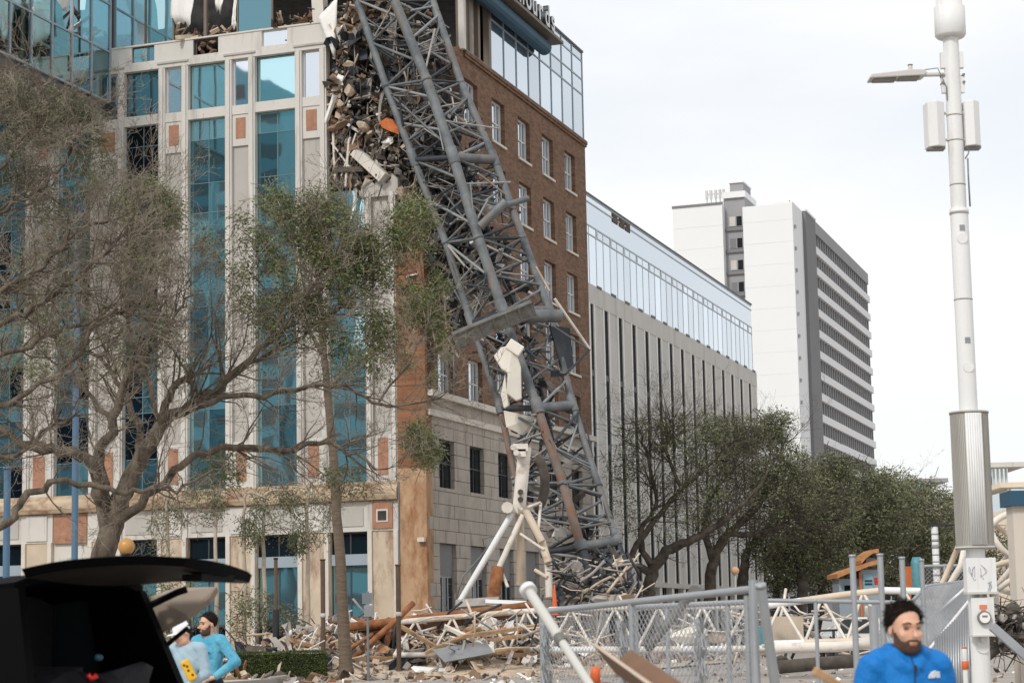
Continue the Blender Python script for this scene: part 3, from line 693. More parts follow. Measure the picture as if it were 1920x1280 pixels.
for q in range(150): mb.crumple(holep(), rng.uniform(.4, 1.5), rng.uniform(.3, .9), rng, rng.choice([0, 1, 2, 3, 3, 5, 5, 4]))
for q in range(75):        # torn strips and lath hanging down
    p = holep(20, 31.2); w_ = rng.uniform(.06, .3); L_ = rng.uniform(.7, 2.6); dx_ = np.array([rng.gauss(0, 1), rng.gauss(0, 1), 0]); dx_ /= np.linalg.norm(dx_); sw = np.array([rng.gauss(0, .25), rng.gauss(0, .25), 0]); sd_ = rng.uniform(0, 9)
    mb.grid([[p+dx_*w_*(u_-.5)*(1-.5*v_)+sw*v_*v_-UZ*L_*v_+dx_*.12*noise1(v_*4, sd_) for u_ in (0, .5, 1)] for v_ in (0, .25, .5, .75, 1)], rng.choice([0, 1, 1, 4, 2, 3]), False)
for q in range(14): mb.rock(holep(), (rng.uniform(.4, 1.1), rng.uniform(.3, .6), rng.uniform(.3, .9)), 900+q, rng.choice([0, 0, 1, 1, 2]))
for q in range(70):        # planks, studs and joists hanging out
    v = Vector((rng.gauss(0, .5), rng.gauss(0, .4), rng.gauss(-.6, .7))).normalized(); mb.obox(holep(), (rng.uniform(.9, 2.6), rng.uniform(.06, .2), rng.uniform(.05, .16)), v.to_track_quat('X', 'Z').to_matrix(), rng.choice([0, 1, 2, 3, 5, 4]))
for q in range(230):       # dark twisted steel hanging down the corner below the gash
    z = rng.triangular(14.5, 24, 20); w0 = rng.random(); p = RF.p(rng.uniform(-.3, 4.2), rng.uniform(-.1, 1.5), z)
    if w0 < .5: mb.crumple(p, rng.uniform(.4, 1.8), rng.uniform(.2, .7), rng, rng.choice([5, 5, 5, 3, 1]))
    else:
        v = Vector((rng.gauss(0, .5), rng.gauss(0, .5), rng.gauss(-.8, .5))).normalized(); mb.obox(p, (rng.uniform(.8, 2.8), rng.uniform(.05, .14), rng.uniform(.05, .12)), v.to_track_quat('X', 'Z').to_matrix(), rng.choice([5, 5, 3, 1, 0]))
part('corner_rubble', BLD, RUB, mb, kind='stuff')
mb = MB()
for q in range(26):        # sagging cables
    p, q2 = np.array(holep(21, 31)), np.array(holep(18, 30)); m_ = (p+q2)/2-UZ*rng.uniform(.3, 1.4); mb.tube([(1-t)**2*p+2*t*(1-t)*m_+t*t*q2 for t in np.linspace(0, 1, 9)], rng.choice([.018, .025, .035]), 4, rng.choice([0, 0, 1]))
part('hanging_cables', BLD, ['post_black', 'rubble_grey'], mb, kind='stuff')
mb = MB()
for q in range(170):       # reinforcing bars and torn services
    p = LF.p(rng.uniform(.2, 5), rng.uniform(-1.5, .2), rng.uniform(19, 31)) if rng.random() < .7 else RF.p(rng.uniform(0, 5), rng.uniform(-1, .2), rng.uniform(17, 30))
    d = np.array([rng.gauss(0, .6), rng.gauss(0, .4), rng.gauss(-.7, .8)]); d /= np.linalg.norm(d); L_ = rng.uniform(.6, 2.4)
    m_ = p+d*L_*.5+np.array([rng.gauss(0, .12) for _ in range(3)]); mb.tube([p, m_, p+d*L_+UZ*rng.uniform(-.4, 0)], rng.choice([.02, .03, .045]), 4, rng.choice([0, 0, 1, 2]))
part('hanging_bars', BLD, ['crane_dark', 'rubble_grey', 'rubble_tan'], mb, kind='stuff')
def LP(x, y, d=0.): q = onp(x, y, LF.o+LF.n*d, LF.n); return q
def beamq(name, p, q, w_, m, d0=.15, d1=.15, par=BLD):
    a, b = LP(*p, d0), LP(*q, d1); v = Vector(b-a); o = bpy.data.objects.new(name, unit_cube(m))
    M = Matrix.Translation(Vector((a+b)/2)) @ v.to_track_quat('X', 'Z').to_matrix().to_4x4() @ Matrix.Diagonal((v.length, w_, w_*.8, 1)); return reg(o, par, M)
beamq('fallen_beam', (668, 285), (722, 335), .62, 'ledge_stone', .2, .35)
beamq('fallen_beam', (640, 75), (700, 30), .26, 'wood', -.3, -.6)
beamq('broken_stud', (625, 250), (629, 335), .13, 'ledge_stone'); beamq('broken_stud', (655, 260), (648, 350), .12, 'ledge_stone'); beamq('broken_stud', (622, 268), (662, 322), .09, 'ledge_stone')
beamq('broken_stud', (640, 330), (668, 250), .09, 'ledge_stone'); beamq('broken_beam', (625, 320), (685, 318), .3, 'rubble_dark')
block('dark_panel', BLD, LF, 3.4, 4.75, -.2, .1, 22.9, 24.0, 'root_dark')
mb = MB(); pts_ = [LP(x, y, dd) for x, y, dd in ((709, 232, .1), (722, 222, .3), (735, 225, .4), (746, 240, .5), (748, 252, .5), (733, 247, .6), (718, 240, .3))]; A_ = [p+DU*.12+UZ*.05 for p in pts_]; k_ = len(pts_); mb.add(pts_+A_, [tuple(range(k_)), tuple(range(k_, 2*k_))[::-1]]+[(i, (i+1) % k_, k_+(i+1) % k_, k_+i) for i in range(k_)]); part('orange_board', BLD, 'orange_panel', mb)
block('plaster_board', BLD, LF, 2.9, 3.7, -.5, -.45, 27.3, 28.4, 'rubble_grey', Matrix.Rotation(.25, 4, 'X'))
for c_, s_ in (((627, 55), .5), ((650, 120), .45), ((655, 170), .5), ((680, 235), .6), ((640, 195), .4), ((760, 360), .7), ((735, 350), .5)):
    mb = MB(); p = LP(*c_, .1); r2 = random.Random(int(c_[0])); mb.rock(p, (s_*1.3, s_, s_*1.2), int(c_[0])); part('concrete_lump', BLD, 'rubble_tan', mb)
# ------------------------------------------------------------------ long white building behind
WB = thing('white_office_building', 'long pale concrete building with dark vertical slots and a glass top storey', 'building', RF.p(26.6, -.15, 0))
B2 = Fr(CN-(-DV)*.15, DU, -DV)
def WBk(name, a0, a1, d0, d1, z0, z1, m, par=WB): return block(name, par, B2, a0, a1, d0, d1, z0, z1, m)
WBk('wall', 26.6, 74.2, -30, -.55, 0, 22.3, 'grey_panel'); WBk('wall', 26.6, 74.2, -.54, .0, 21.1, 22.3, 'grey_panel'); WBk('roof_block', 26.6, 74.2, -30, -.4, 22.3, 27.8, 'grey_panel')
WBk('end_strip', 26.6, 27.05, -.54, .05, 0, 21.1, 'white_fin')
for i in range(15):
    u = 27.05+3.14*i
    s_ = WBk('slot_window', u+.02, u+.78, -.54, -.04, 4.6, 21.08, 'slot_dark')
    for z in (8, 12.4, 16.7): WBk('slot_bar', u+.02, u+.78, -.04, -.02, z, z+.35, 'dark_frame', s_)
    WBk('fin', u+.8, u+1.05, -.54, .03, 4.5, 21.1, 'white_fin'); WBk('fin', u+2.85, min(u+3.13, 74.2), -.54, .0, 4.5, 21.1, 'white_fin')
    WBk('concrete_panel', u+1.05, u+2.85, -.54, -.03, 4.5, 21.1, 'grey_panel')
    WBk('column', u+1.5, u+2.1, -.3, .1, 0, 4.3, 'white_fin'); WBk('shop_bay', u+2.15, u+4.6, -.5, -.42, 0, 4.2, 'glass_shop')
    WBk('joint', u+1.6, u+2.6, .0, .04, 22.25, 22.4, 'dark_frame')
WBk('beam', 26.6, 74.2, -.5, .18, 4.2, 4.5, 'grey_panel')
cols = [26.62+1.533*i for i in range(32)]; zs = [22.42, 25.55, 26.1, 27.55, 27.95]
mb = MB()
for i, x in enumerate(cols): mb.box(B2, x-.045, x+.045, -.33, -.275, 22.4, 26.1 if i % 2 else 26.12)
for i in range(0, 31, 2): mb.box(B2, cols[i]+.05, cols[i]+.3, -.32, -.25, 25.58, 26.08)
for z in zs: mb.box(B2, 26.6, 74.2, -.34, -.25, z-.04, z+.04)
gb = part('glass_band', WB, 'pale_bar', mb)
for i in range(31): WBk('pane', cols[i]+.045, cols[i+1]-.045, -.31, -.29, 22.46, 25.51, 'glass_sky', gb)
for i in range(0, 31, 2): WBk('pane', cols[i]+.3, cols[min(i+2, 31)]-.045, -.31, -.29, 25.59, 26.06, 'glass_sky', gb)
WBk('pane', 26.62, 74.15, -.31, -.29, 26.14, 27.51, 'glass_sky', gb); 
for a, b in ((26.62, 33.3), (37.6, 74.15)): WBk('pane', a, b, -.31, -.29, 27.59, 27.91, 'glass_sky', gb)
for a, b in ((33.4, 34.6), (35, 36.1), (36.4, 37.5)): WBk('broken_panel', a, b, -.33, -.25, 27.3, 27.85, 'rubble_dark')
WBk('roof_edge', 26.6, 74.2, -.5, -.2, 27.99, 28.1, 'dark_frame')
# ------------------------------------------------------------------ white tower
TC = at(1485, 380, 280.); TZ = TC[2]; TC = np.array([TC[0], TC[1], 0])
TW = thing('tower_block', 'tall white slab tower with dark window bands on its street side', 'building', TC)
TLf = Fr(TC, DV, -DU); TRf = Fr(TC, DU, -DV)
def T(name, fr, a0, a1, d0, d1, z0, z1, m, par=TW): return block(name, par, fr, a0, a1, d0, d1, z0, z1, m)
sx = lambda x: TLf.uv(x, 420)[0]; sz = lambda x, y: TLf.uv(x, y)[1]
s1, s2, s3 = sx(1393), sx(1355), sx(1262)
T('wall', TLf, 0, s1, -8, 0, 0, TZ, 'white_wall'); T('wall', TLf, s2, s3, -8, 0, 0, sz(1300, 388), 'white_wall')
T('roof_lip', TLf, s2, s3+.1, -.5, .1, sz(1300, 388), sz(1300, 388)+.35, 'tower_grey')
zt = sz(1375, 362); T('stair_tower', TLf, s1, s2, -9, -1.6, 0, zt-.4, 'tower_mid'); T('stair_cap', TLf, s1-.2, s2+.2, -9, -1.2, zt-.4, zt+.5, 'white_wall')
T('lift_room', TLf, s1+.2, s2-.8, -7, -2, zt+.5, zt+1.9, 'tower_mid'); T('lift_roof', TLf, s1+.1, s2-.7, -7.2, -1.8, zt+1.9, zt+2.1, 'white_wall')
for j in range(14):
    z = zt-3.2-3.25*j
    w_ = T('stair_window', TLf, s1+.3, s2-.5, -1.6, -1.5, z-1.5, z+.1, 'tower_mid')
    T('pane', TLf, s1+.5, (s1+s2)/2-.25, -1.5, -1.45, z-1.4, z, 'slot_dark', w_); T('pane', TLf, (s1+s2)/2-.05, s2-.7, -1.5, -1.45, z-1.4, z, 'tower_grey' if j % 2 else 'grey_panel', w_)
    T('slab_edge', TLf, s1, s2, -1.6, -1.3, z-2.1, z-1.75, 'tower_grey')
T('wall', TRf, .06, 7.5, -3, 0.01, 0, TZ+.2, 'white_wall'); mb = MB()
for j in range(18): mb.box(TRf, .8, 1.1, 0, .3, 4+3.2*j, 4.5+3.2*j)
part('bracket', TW, 'tower_mid', mb)
T('grey_pier', TRf, 7.5, 15.2, -12, .5, 0, TZ+.2, 'tower_grey'); T('pier_cap', TRf, 7.4, 15.4, -12, .6, TZ+.2, TZ+.5, 'white_wall')
u0, u1 = 15.2, 65.5
T('core', TRf, u0, u1, -14, -.6, 0, TZ+.2, 'tower_grey'); T('fascia', TRf, u0, u1+.2, -.6, .35, TZ-1.6, TZ+.3, 'tower_mid')
for j in range(18):
    z = TZ-1.6-3.2*j
    if z < 6: break
    T('white_band', TRf, u0, u1+.6, -.6, .45, z-3.2, z-2.05, 'white_wall')
    mb = MB(); n_ = 25; st = (u1-u0)/n_
    for i in range(n_+1): mb.box(TRf, u0+st*i-.28, u0+st*i+.28, -.6, .12, z-2.05, z)
    for i in range(n_): mb.box(TRf, u0+st*i+.28, u0+st*(i+1)-.28, -.6, -.45, z-2.0, z-.05, 1)
    part('window_row', TW, ['tower_mid', 'slot_dark'], mb, kind='stuff')
mb = MB()
for x in (1318, 1326, 1335, 1343, 1350):
    s_ = sx(x); z0 = sz(1300, 388); mb.tube([TLf.p(s_, -3, z0), TLf.p(s_, -3, z0+2.9)], .09, 5); mb.box(TLf, s_-.2, s_+.2, -3.1, -2.9, z0+1.6, z0+2.9)
for z in (1.0, 2.3): mb.tube([TLf.p(sx(1318), -3, sz(1300, 388)+z), TLf.p(sx(1350), -3, sz(1300, 388)+z)], .06, 4)
part('roof_antennas', TW, 'grey_panel', mb)
mb = MB(); mb.tube([TRf.p(8.5, -2, TZ), TRf.p(8.5, -2, TZ+2.2)], .12, 5); mb.box(TRf, 8, 9, -2.4, -1.6, TZ+.4, TZ+1.2); part('roof_vent', TW, 'tower_mid', mb)
for j in range(19):
    z = 3.2*j+2
    if z > TZ-1: break
    T('panel_joint', TLf, 0.02, s1-.02, 0, .02, z, z+.07, 'joint_line'); T('panel_joint', TLf, s2+.02, s3-.02, 0, .02, z, z+.07, 'joint_line')
# ------------------------------------------------------------------ far low buildings
def far_building(name, label, x0, x1, ytop, Y, wall, trim, wins):
    p = at(x0, ytop, Y); q = at(x1, ytop, Y); b = thing(name, label, 'building', (p[0], Y, 0)); fr = Fr((p[0], Y, 0), np.array([1., 0, 0]), np.array([0, -1., 0])); wd = q[0]-p[0]; zt = p[2]
    block('wall', b, fr, 0, wd, -12, 0, 0, zt-2.6, wall); block('glass_top', b, fr, .2, wd-.2, -11.8, -.2, zt-2.6, zt-.5, 'glass_pale'); block('eave', b, fr, -.8, wd+1.6, -13, 1, zt-.5, zt, trim)
    for a, z in wins: w_ = block('window', b, fr, a*wd-.5, a*wd+.5, 0, .05, z*zt-.9, z*zt+.6, 'glass_shop'); block('sill', b, fr, a*wd-.6, a*wd+.6, 0, .15, z*zt-1.02, z*zt-.9, trim, w_)
    for k in range(4): block('top_mullion', b, fr, .3+k*(wd-.8)/3, .5+k*(wd-.8)/3, -.2, -.1, zt-2.6, zt-.5, trim)
    return b
far_building('cream_building', 'cream walled building with a flat eave over a glass top, right of the antenna pole', 1856, 1893, 868, 210, 'cream_wall', 'grey_panel', [(.55, .62), (.55, .42)])
far_building('cream_building', 'lower cream building with projecting eave at the far right edge', 1886, 1990, 905, 195, 'cream_wall', 'cream_wall', [(.3, .5), (.6, .5)])
far_building('distant_building', 'grey topped building peeping over the dark green trees', 1712, 1752, 898, 260, 'cream_wall', 'tower_mid', [(.5, .8), (.75, .6)])
p = at(1400, 1100, 215.); q = at(1830, 1100, 215.); lb = thing('backdrop_building', 'low grey building added to close off the bright sky behind the street trees', 'building', (p[0], 215, 0)); fr = Fr((p[0], 215, 0), np.array([1., 0, 0]), np.array([0, -1., 0])); wd = q[0]-p[0]  # added backdrop, screens the bright horizon sky under the tree crowns
block('wall', lb, fr, 0, wd, -10, 0, 0, 6.2, 'tower_grey'); block('roof_edge', lb, fr, -.2, wd+.2, -10.2, .2, 6.2, 6.5, 'tower_mid')
for i in range(9): w_ = block('window', lb, fr, 1+wd*i/9, 1+wd*i/9+wd/16, 0, .06, 1.2, 4.6, 'slot_dark'); block('frame', w_, fr, 1+wd*i/9+wd/32-.1, 1+wd*i/9+wd/32+.1, .06, .1, 1.2, 4.6, 'tower_mid')
# beige building with the blue band at the right edge
p = at(1895, 1000, 30.); bb = thing('beige_building', 'beige rendered wall with a dark blue cap band cut by the right frame edge', 'building', (p[0], 30, 0))
z1 = at(1900, 948, 30.)[2]; z0 = at(1900, 920, 30.)[2]
fr = Fr((p[0], 30, 0), np.array([1., 0, 0]), np.array([0, -1., 0]))
block('wall', bb, fr, .05, 4, -.4, 0, 0, z1, 'beige_wall'); block('cap_band', bb, fr, -.02, 4.1, -.5, .1, z1, z0, 'blue_trim'); block('return_wall', bb, fr, 3.6, 4, -5, -.41, 0, z1, 'beige_wall')
# office tower across the street behind the camera, seen mirrored in the glass of the long facade
def refl(x, y, t):
    q = onp(x, y, LF.o, LF.n); d = q-EYE; d /= np.linalg.norm(d); r = d-2*(d@LF.n)*LF.n; return q+r*t
p = refl(530, 140, 130.); pf = Fr((p[0], p[1], 0), DV, DU)
RT = thing('mirrored_tower', 'stepped office tower seen only as a reflection in the teal windows', 'building', (p[0], p[1], 0))
zt = p[2]
for a0, a1, z in ((0.3, 4.5, zt-1.2), (4.5, 9, zt+1.5), (9, 60, zt+4)):
    block('wall', RT, pf, a0, a1, -20, 0, 0, z, 'reflected_wall')
    for j in range(int(z//3.4)): block('window_strip', RT, pf, a0+.5, a1-.5, 0, .05, 1.2+3.4*j, 3+3.4*j, 'reflected_window')
LB_ = thing('added_mirror_block', 'low block added out of view beside the stepped tower to darken the shop window reflections', 'building', tuple(pf.p(-14, 0, 0)))
block('wall', LB_, pf, -40, -1, -20, 0, 0, zt*.5, 'reflected_wall')  # added block, never in view, keeps bright sky out of the shop glass
for j in range(int(zt*.5//3.4)): block('window_strip', LB_, pf, -39, -2, 0, .05, 1.2+3.4*j, 2.6+3.4*j, 'reflected_window')
for a in np.arange(9, 60, 4.2): block('mullion_pier', RT, pf, a, a+.7, .05, .5, 0, zt+4, 'reflected_wall')
# ------------------------------------------------------------------ fallen crane mast
def A3(x, y, Y): return at(x, y, Y)
NB = {'A': [(640, -110), (669, 0), (724, 162), (776, 300), (836, 455), (884, 605), (938, 765), (968, 905), (1020, 1035), (1050, 1120)],
      'B': [(700, -110), (739, 0), (800, 150), (850, 295), (897, 446), (944, 585), (1008, 765), (1056, 908), (1090, 1025), (1120, 1112)],
      'C': [(770, -110), (810, 0), (864, 155), (927, 300), (980, 446), (1030, 582), (1074, 760), (1122, 910), (1157, 1014), (1186, 1100)]}
YB_ = [91.6, 91.2, 90.2, 89.3, 88.6, 88.0, 87.0, 85.8, 84.6, 84.0]
CH = {}
CH['B'] = [A3(x, y, Y) for (x, y), Y in zip(NB['B'], YB_)]
CH['A'] = [A3(x, y, Y+1.6) for (x, y), Y in zip(NB['A'], YB_)]
CH['C'] = [A3(x, y, Y+1.7) for (x, y), Y in zip(NB['C'], YB_)]
CH['D'] = [A3(NB['A'][i][0]+NB['C'][i][0]-NB['B'][i][0]+(18 if i > 5 else 4), (NB['A'][i][1]+NB['C'][i][1])/2, YB_[i]+3.1) for i in range(10)]
CRN = thing('crane_mast', 'grey lattice crane mast collapsed against the torn corner of the brick building', 'crane', CH['B'][-1])
JOINTS = (3, 5, 6, 8)
for k, c in CH.items():
    for i in range(9):
        m = 'crane_grey'
        if k in 'AB' and i in (6, 7): m = 'crane_rust'
        if i == 8 or k == 'D': m = 'crane_dark'
        r = {'B': .235, 'A': .175, 'C': .19, 'D': .15}[k]*(1 if i < 5 else .86)
        rod('chord', CRN, c[i], c[i+1], r, m, 10)
    for i in range(1, 9):
        if i in JOINTS: rod('joint_collar', CRN, c[i]-(c[i+1]-c[i])*.12, c[i]+(c[i+1]-c[i])*.08, .27 if k in 'B' else .215, 'crane_grey', 10)
        else: rod('joint_collar', CRN, c[i]-(c[i+1]-c[i])*.03, c[i]+(c[i+1]-c[i])*.02, .255 if k == 'B' else .20, 'crane_grey', 10)
def lerp(a, b, t): return a*(1-t)+b*t
r3 = random.Random(11)
def brace(p, q, r, m=None):
    m = m or r3.choice(['crane_grey', 'crane_grey', 'crane_dark', 'mid_metal'])
    rod('brace', CRN, p, q, r, m, 6)
for a, b, lvl in (('A', 'B', 0), ('B', 'C', 0), ('D', 'C', 1), ('A', 'D', 1)):
    for i in range(9):
        n = 2
        for j in range(n):
            t0, t1, tm = j/n, (j+1)/n, (j+.5)/n
            p0, p1 = lerp(CH[a][i], CH[a][i+1], t0), lerp(CH[a][i], CH[a][i+1], t1)
            q0, q1, qm = lerp(CH[b][i], CH[b][i+1], t0), lerp(CH[b][i], CH[b][i+1], t1), lerp(CH[b][i], CH[b][i+1], tm)
            w_ = lambda s=.28: UZ*r3.gauss(0, s)
            r = .068 if not lvl else .06
            brace(p0, qm+w_(), r); brace(qm+w_(), p1, r)
            if j == 0: brace(p0, q0, .1 if i in JOINTS else .065)
            if r3.random() < .45: brace(q0, lerp(p0, p1, .5)+w_(.3), .055)
for i in range(1, 9):
    brace(CH['A'][i], CH['C'][i], .06); brace(CH['B'][i], CH['D'][i], .06)
    if i in JOINTS:
        brace(CH['B'][i], CH['C'][i], .23, 'crane_grey'); brace(CH['A'][i], CH['B'][i], .14, 'crane_dark'); brace(CH['D'][i], CH['C'][i], .15, 'crane_dark')
# broken ends, bent plates, torn ladders and loose lacing
for q in range(360):
    i = r3.randrange(1, 9); t = r3.random(); k = r3.choice('ABCD'); p = lerp(CH[k][i], CH[k][min(i+1, 9)], t); k2 = r3.choice('ABCD')
    s_ = lerp(CH[k2][i], CH[k2][min(i+1, 9)], r3.random()); d = lerp(p, s_, r3.uniform(.4, .95))+np.array([r3.gauss(0, .35) for _ in range(3)])
    brace(p, d, r3.choice([.025, .03, .04, .055]), r3.choice(['crane_dark', 'crane_grey', 'mid_metal', 'rubble_grey']))
def pxrod(name, par, p, Y0, q, Y1, r, m, n=8): return rod(name, par, at(p[0], p[1], Y0), at(q[0], q[1], Y1), r, m, n)
pxrod('bent_plate', CRN, (915, 395), 88.2, (990, 372), 89.5, .14, 'crane_grey'); pxrod('bent_plate', CRN, (900, 425), 88.2, (948, 378), 88.2, .2, 'crane_grey')
pxrod('brace', CRN, (1040, 560), 88.6, (1106, 655), 89.6, .075, 'ledge_stone', 6); pxrod('brace', CRN, (1106, 655), 89.6, (1060, 702), 88.3, .06, 'crane_dark', 6); pxrod('brace', CRN, (1035, 610), 88, (1106, 656), 89.6, .05, 'crane_grey', 6)
pxrod('brace', CRN, (1005, 500), 89, (1030, 545), 89, .05, 'rubble_tan', 6); pxrod('joint_collar', CRN, (950, 593), 87.6, (1050, 592), 88.8, .3, 'crane_grey', 12)
def plate(mb, pts, th, mi=0):
    P = [np.array(p) for p in pts]; nrm = np.cross(P[1]-P[0], P[2]-P[0]); nrm = nrm/np.linalg.norm(nrm)*th; k = len(P)
    mb.add([p-nrm for p in P]+[p+nrm for p in P], [tuple(range(k))[::-1], tuple(range(k, 2*k))]+[(i, (i+1) % k, k+(i+1) % k, k+i) for i in range(k)], mi)
mb = MB(); plate(mb, [at(815, 420, 90.5), at(855, 378, 90.2), at(868, 385, 90.2), at(830, 432, 90.5)], .06)
part('torn_plate', CRN, 'crane_dark', mb); mb = MB(); plate(mb, [at(880, 540, 89.5), at(925, 495, 89.5), at(968, 512, 89.8), at(930, 525, 89.5)], .05)
part('torn_plate', CRN, 'crane_dark', mb); mb = MB(); plate(mb, [at(1030, 610, 89), at(1068, 615, 89.5), at(1075, 690, 89.5), at(1052, 690, 89)], .05)
part('torn_plate', CRN, 'crane_dark', mb); mb = MB(); plate(mb, [at(945, 770, 88), at(1005, 782, 87.5), at(980, 815, 88), at(950, 800, 88)], .05)
part('torn_plate', CRN, 'plaster_white', mb)
mb = MB()
for q in range(260):
    i = r3.randrange(2, 9); t = r3.random(); ws = [r3.random() for _ in range(4)]; s_ = sum(ws)
    c = sum((lerp(CH[k][i], CH[k][min(i+1, 9)], t)*(w_/s_) for k, w_ in zip('ABCD', ws)), np.zeros(3))+np.array([r3.gauss(0, .5), r3.gauss(.6, .4), r3.gauss(0, .3)])
    chunk(mb, c, r3.choice([.15, .2, .3, .4]), r3.choice([5, 5, 5, 3, 3, 1, 1, 2, 4]), r3)
for q in range(90):
    i = r3.randrange(1, 9); ws = [r3.random() for _ in range(4)]; s_ = sum(ws); t = r3.random(); p = sum((lerp(CH[k][i], CH[k][min(i+1, 9)], t)*(w_/s_) for k, w_ in zip('ABCD', ws)), np.zeros(3))
    if q % 3: mb.crumple(p+np.array([r3.gauss(0, .3), r3.gauss(.5, .3), r3.gauss(0, .3)]), r3.uniform(.3, 1.3), r3.uniform(.2, .6), r3, r3.choice([5, 5, 3, 1]))
    else: e_ = p+np.array([r3.gauss(0, .6), r3.gauss(0, .4), -abs(r3.gauss(.6, .6))]); mb.tube([p, (p+e_)/2+np.array([r3.gauss(0, .25), r3.gauss(0, .2), r3.gauss(0, .2)]), e_], .022, 4, r3.choice([3, 1, 5]))
part('caught_scrap', CRN, RUB, mb, kind='stuff')
# box girder lying across the mast
def girder(name, p, q, w_, h_, mats, label, cat, twist=0):
    p, q = np.array(p), np.array(q); v = Vector(q-p); R = v.to_track_quat('X', 'Z').to_matrix() @ Matrix.Rotation(twist, 3, 'X'); mb = MB(); L_ = v.length; c = (p+q)/2
    mb.obox(c, (L_, w_*.84, h_*.84), R); e = R @ Vector((0, 0, h_*.46)); f = R @ Vector((0, w_*.46, 0))
    for s_ in (-1, 1): mb.obox(c+np.array(e)*s_, (L_*1.002, w_, h_*.07), R)
    for t in np.linspace(-.48, .48, 7): mb.obox(c+np.array(v)*t, (.09, w_*1.02, h_*.8), R)
    return solo(name, mats, mb, label, cat)
girder('box_girder', at(852, 638, 86.6), at(1000, 577, 86.9), .5, .68, 'crane_dirty', 'dented grey box girder wedged across the leaning lattice crane mast', 'girder', .4)
mb = MB(); Yh = 86.3
plate(mb, [at(926, 668, Yh), at(940, 652, Yh), at(962, 648, Yh), at(968, 662, Yh), at(977, 690, Yh+.2), at(978, 748, Yh+.3), at(968, 752, Yh+.2), at(950, 738, Yh), at(952, 700, Yh), at(940, 692, Yh)], .22)
plate(mb, [at(948, 700, Yh+.3), at(955, 760, Yh+.4), at(946, 766, Yh+.5), at(940, 740, Yh+.5)], .1); mb.obox(at(965, 652, Yh-.1), (.7, .4, .5), Matrix.Rotation(.6, 3, 'Y'))
solo('plaster_panel', 'plaster_white', mb, 'torn white wall panel hanging crumpled inside the grey crane mast', 'panel', bevel=.04)
# ------------------------------------------------------------------ white crane head standing on the wreck
WH_ = thing('white_crane_wreck', 'cream white crane head with splayed tubular legs standing on the wreckage', 'crane part', at(975, 1110, 81))
Yw = 81.
pxrod('mast_tube', WH_, (984, 838), Yw, (972, 965), Yw, .27, 'crane_white', 12); pxrod('mast_tube', WH_, (974, 950), Yw+.2, (976, 1095), Yw+.9, .19, 'tan_white', 10)
for p, q, r, m in (((966, 952), (862, 1128), .125, 'pole_white'), ((980, 965), (936, 1062), .12, 'crane_white'), ((985, 955), (1016, 1015), .16, 'tan_white'), ((1016, 1015), (1028, 1055), .165, 'tan_white'), ((1028, 1055), (1030, 1120), .16, 'crane_white'),
                   ((978, 955), (1014, 942), .07, 'crane_white'), ((1014, 942), (1008, 1010), .06, 'crane_white'), ((975, 1000), (1020, 1030), .06, 'crane_white'), ((938, 1065), (952, 1100), .07, 'crane_white'), ((1003, 1068), (1026, 1082), .08, 'tan_white')):
    pxrod('leg', WH_, p, Yw-.3, q, Yw-.6, r, m, 10)
pxrod('rusted_foot', WH_, (934, 1063), Yw-.5, (922, 1135), Yw-.8, .26, 'rust', 8); pxrod('rusted_foot', WH_, (922, 1128), Yw-.8, (920, 1142), Yw-.8, .38, 'rust', 8)
mb = MB()
for (x0, y0, x1, y1) in ((962, 832, 990, 846), (970, 842, 986, 856)):
    plate(mb, [at(x0, y0, Yw-.35), at(x1, y0, Yw-.35), at(x1, y1, Yw-.35), at(x0, y1, Yw-.35)], .12)
part('lug_plate', WH_, 'crane_white', mb); mb = MB(); plate(mb, [at(950, 945, Yw-.4), at(970, 948, Yw-.4), at(972, 962, Yw-.4), at(950, 958, Yw-.4)], .1)
part('lug_plate', WH_, 'crane_white', mb)
for x, y in ((962, 838), (968, 848), (976, 922), (976, 936), (951, 951)): rod('pin_eye', WH_, at(x, y, Yw-.75), at(x, y, Yw+.3), .12 if y < 940 else .24, 'crane_white' if y > 940 or y < 850 else 'rubble_dark', 10)
mb = MB(); mb.tube([at(960, 965, Yw), at(900, 1045, Yw-.2), at(868, 1080, Yw-.4), at(852, 1130, Yw-.5)], .04, 5); part('loose_cable', WH_, 'crane_grey', mb); mb = MB(); mb.tube([at(945, 600+400, Yw), at(905, 1010, Yw+1), at(915, 1060, Yw+1)], .025, 4); part('loose_cable', WH_, 'crane_grey', mb); mb = MB(); mb.tube([at(850, 655, 88), at(853, 740, 88)], .05, 4)
part('loose_cable', WH_, 'crane_grey', mb)
mb = MB(); k = 0
for t in np.linspace(0, 5.6, 15): pass
mb.tube([at(1000+22*math.cos(t), 905+50*math.sin(t), Yw+1.5) for t in np.linspace(-1.3, 1.5, 9)], .2, 8)
solo('cable_drum_guard', 'rubble_dark', mb, 'dark curved guard hoop hanging behind the white crane head', 'hoop')
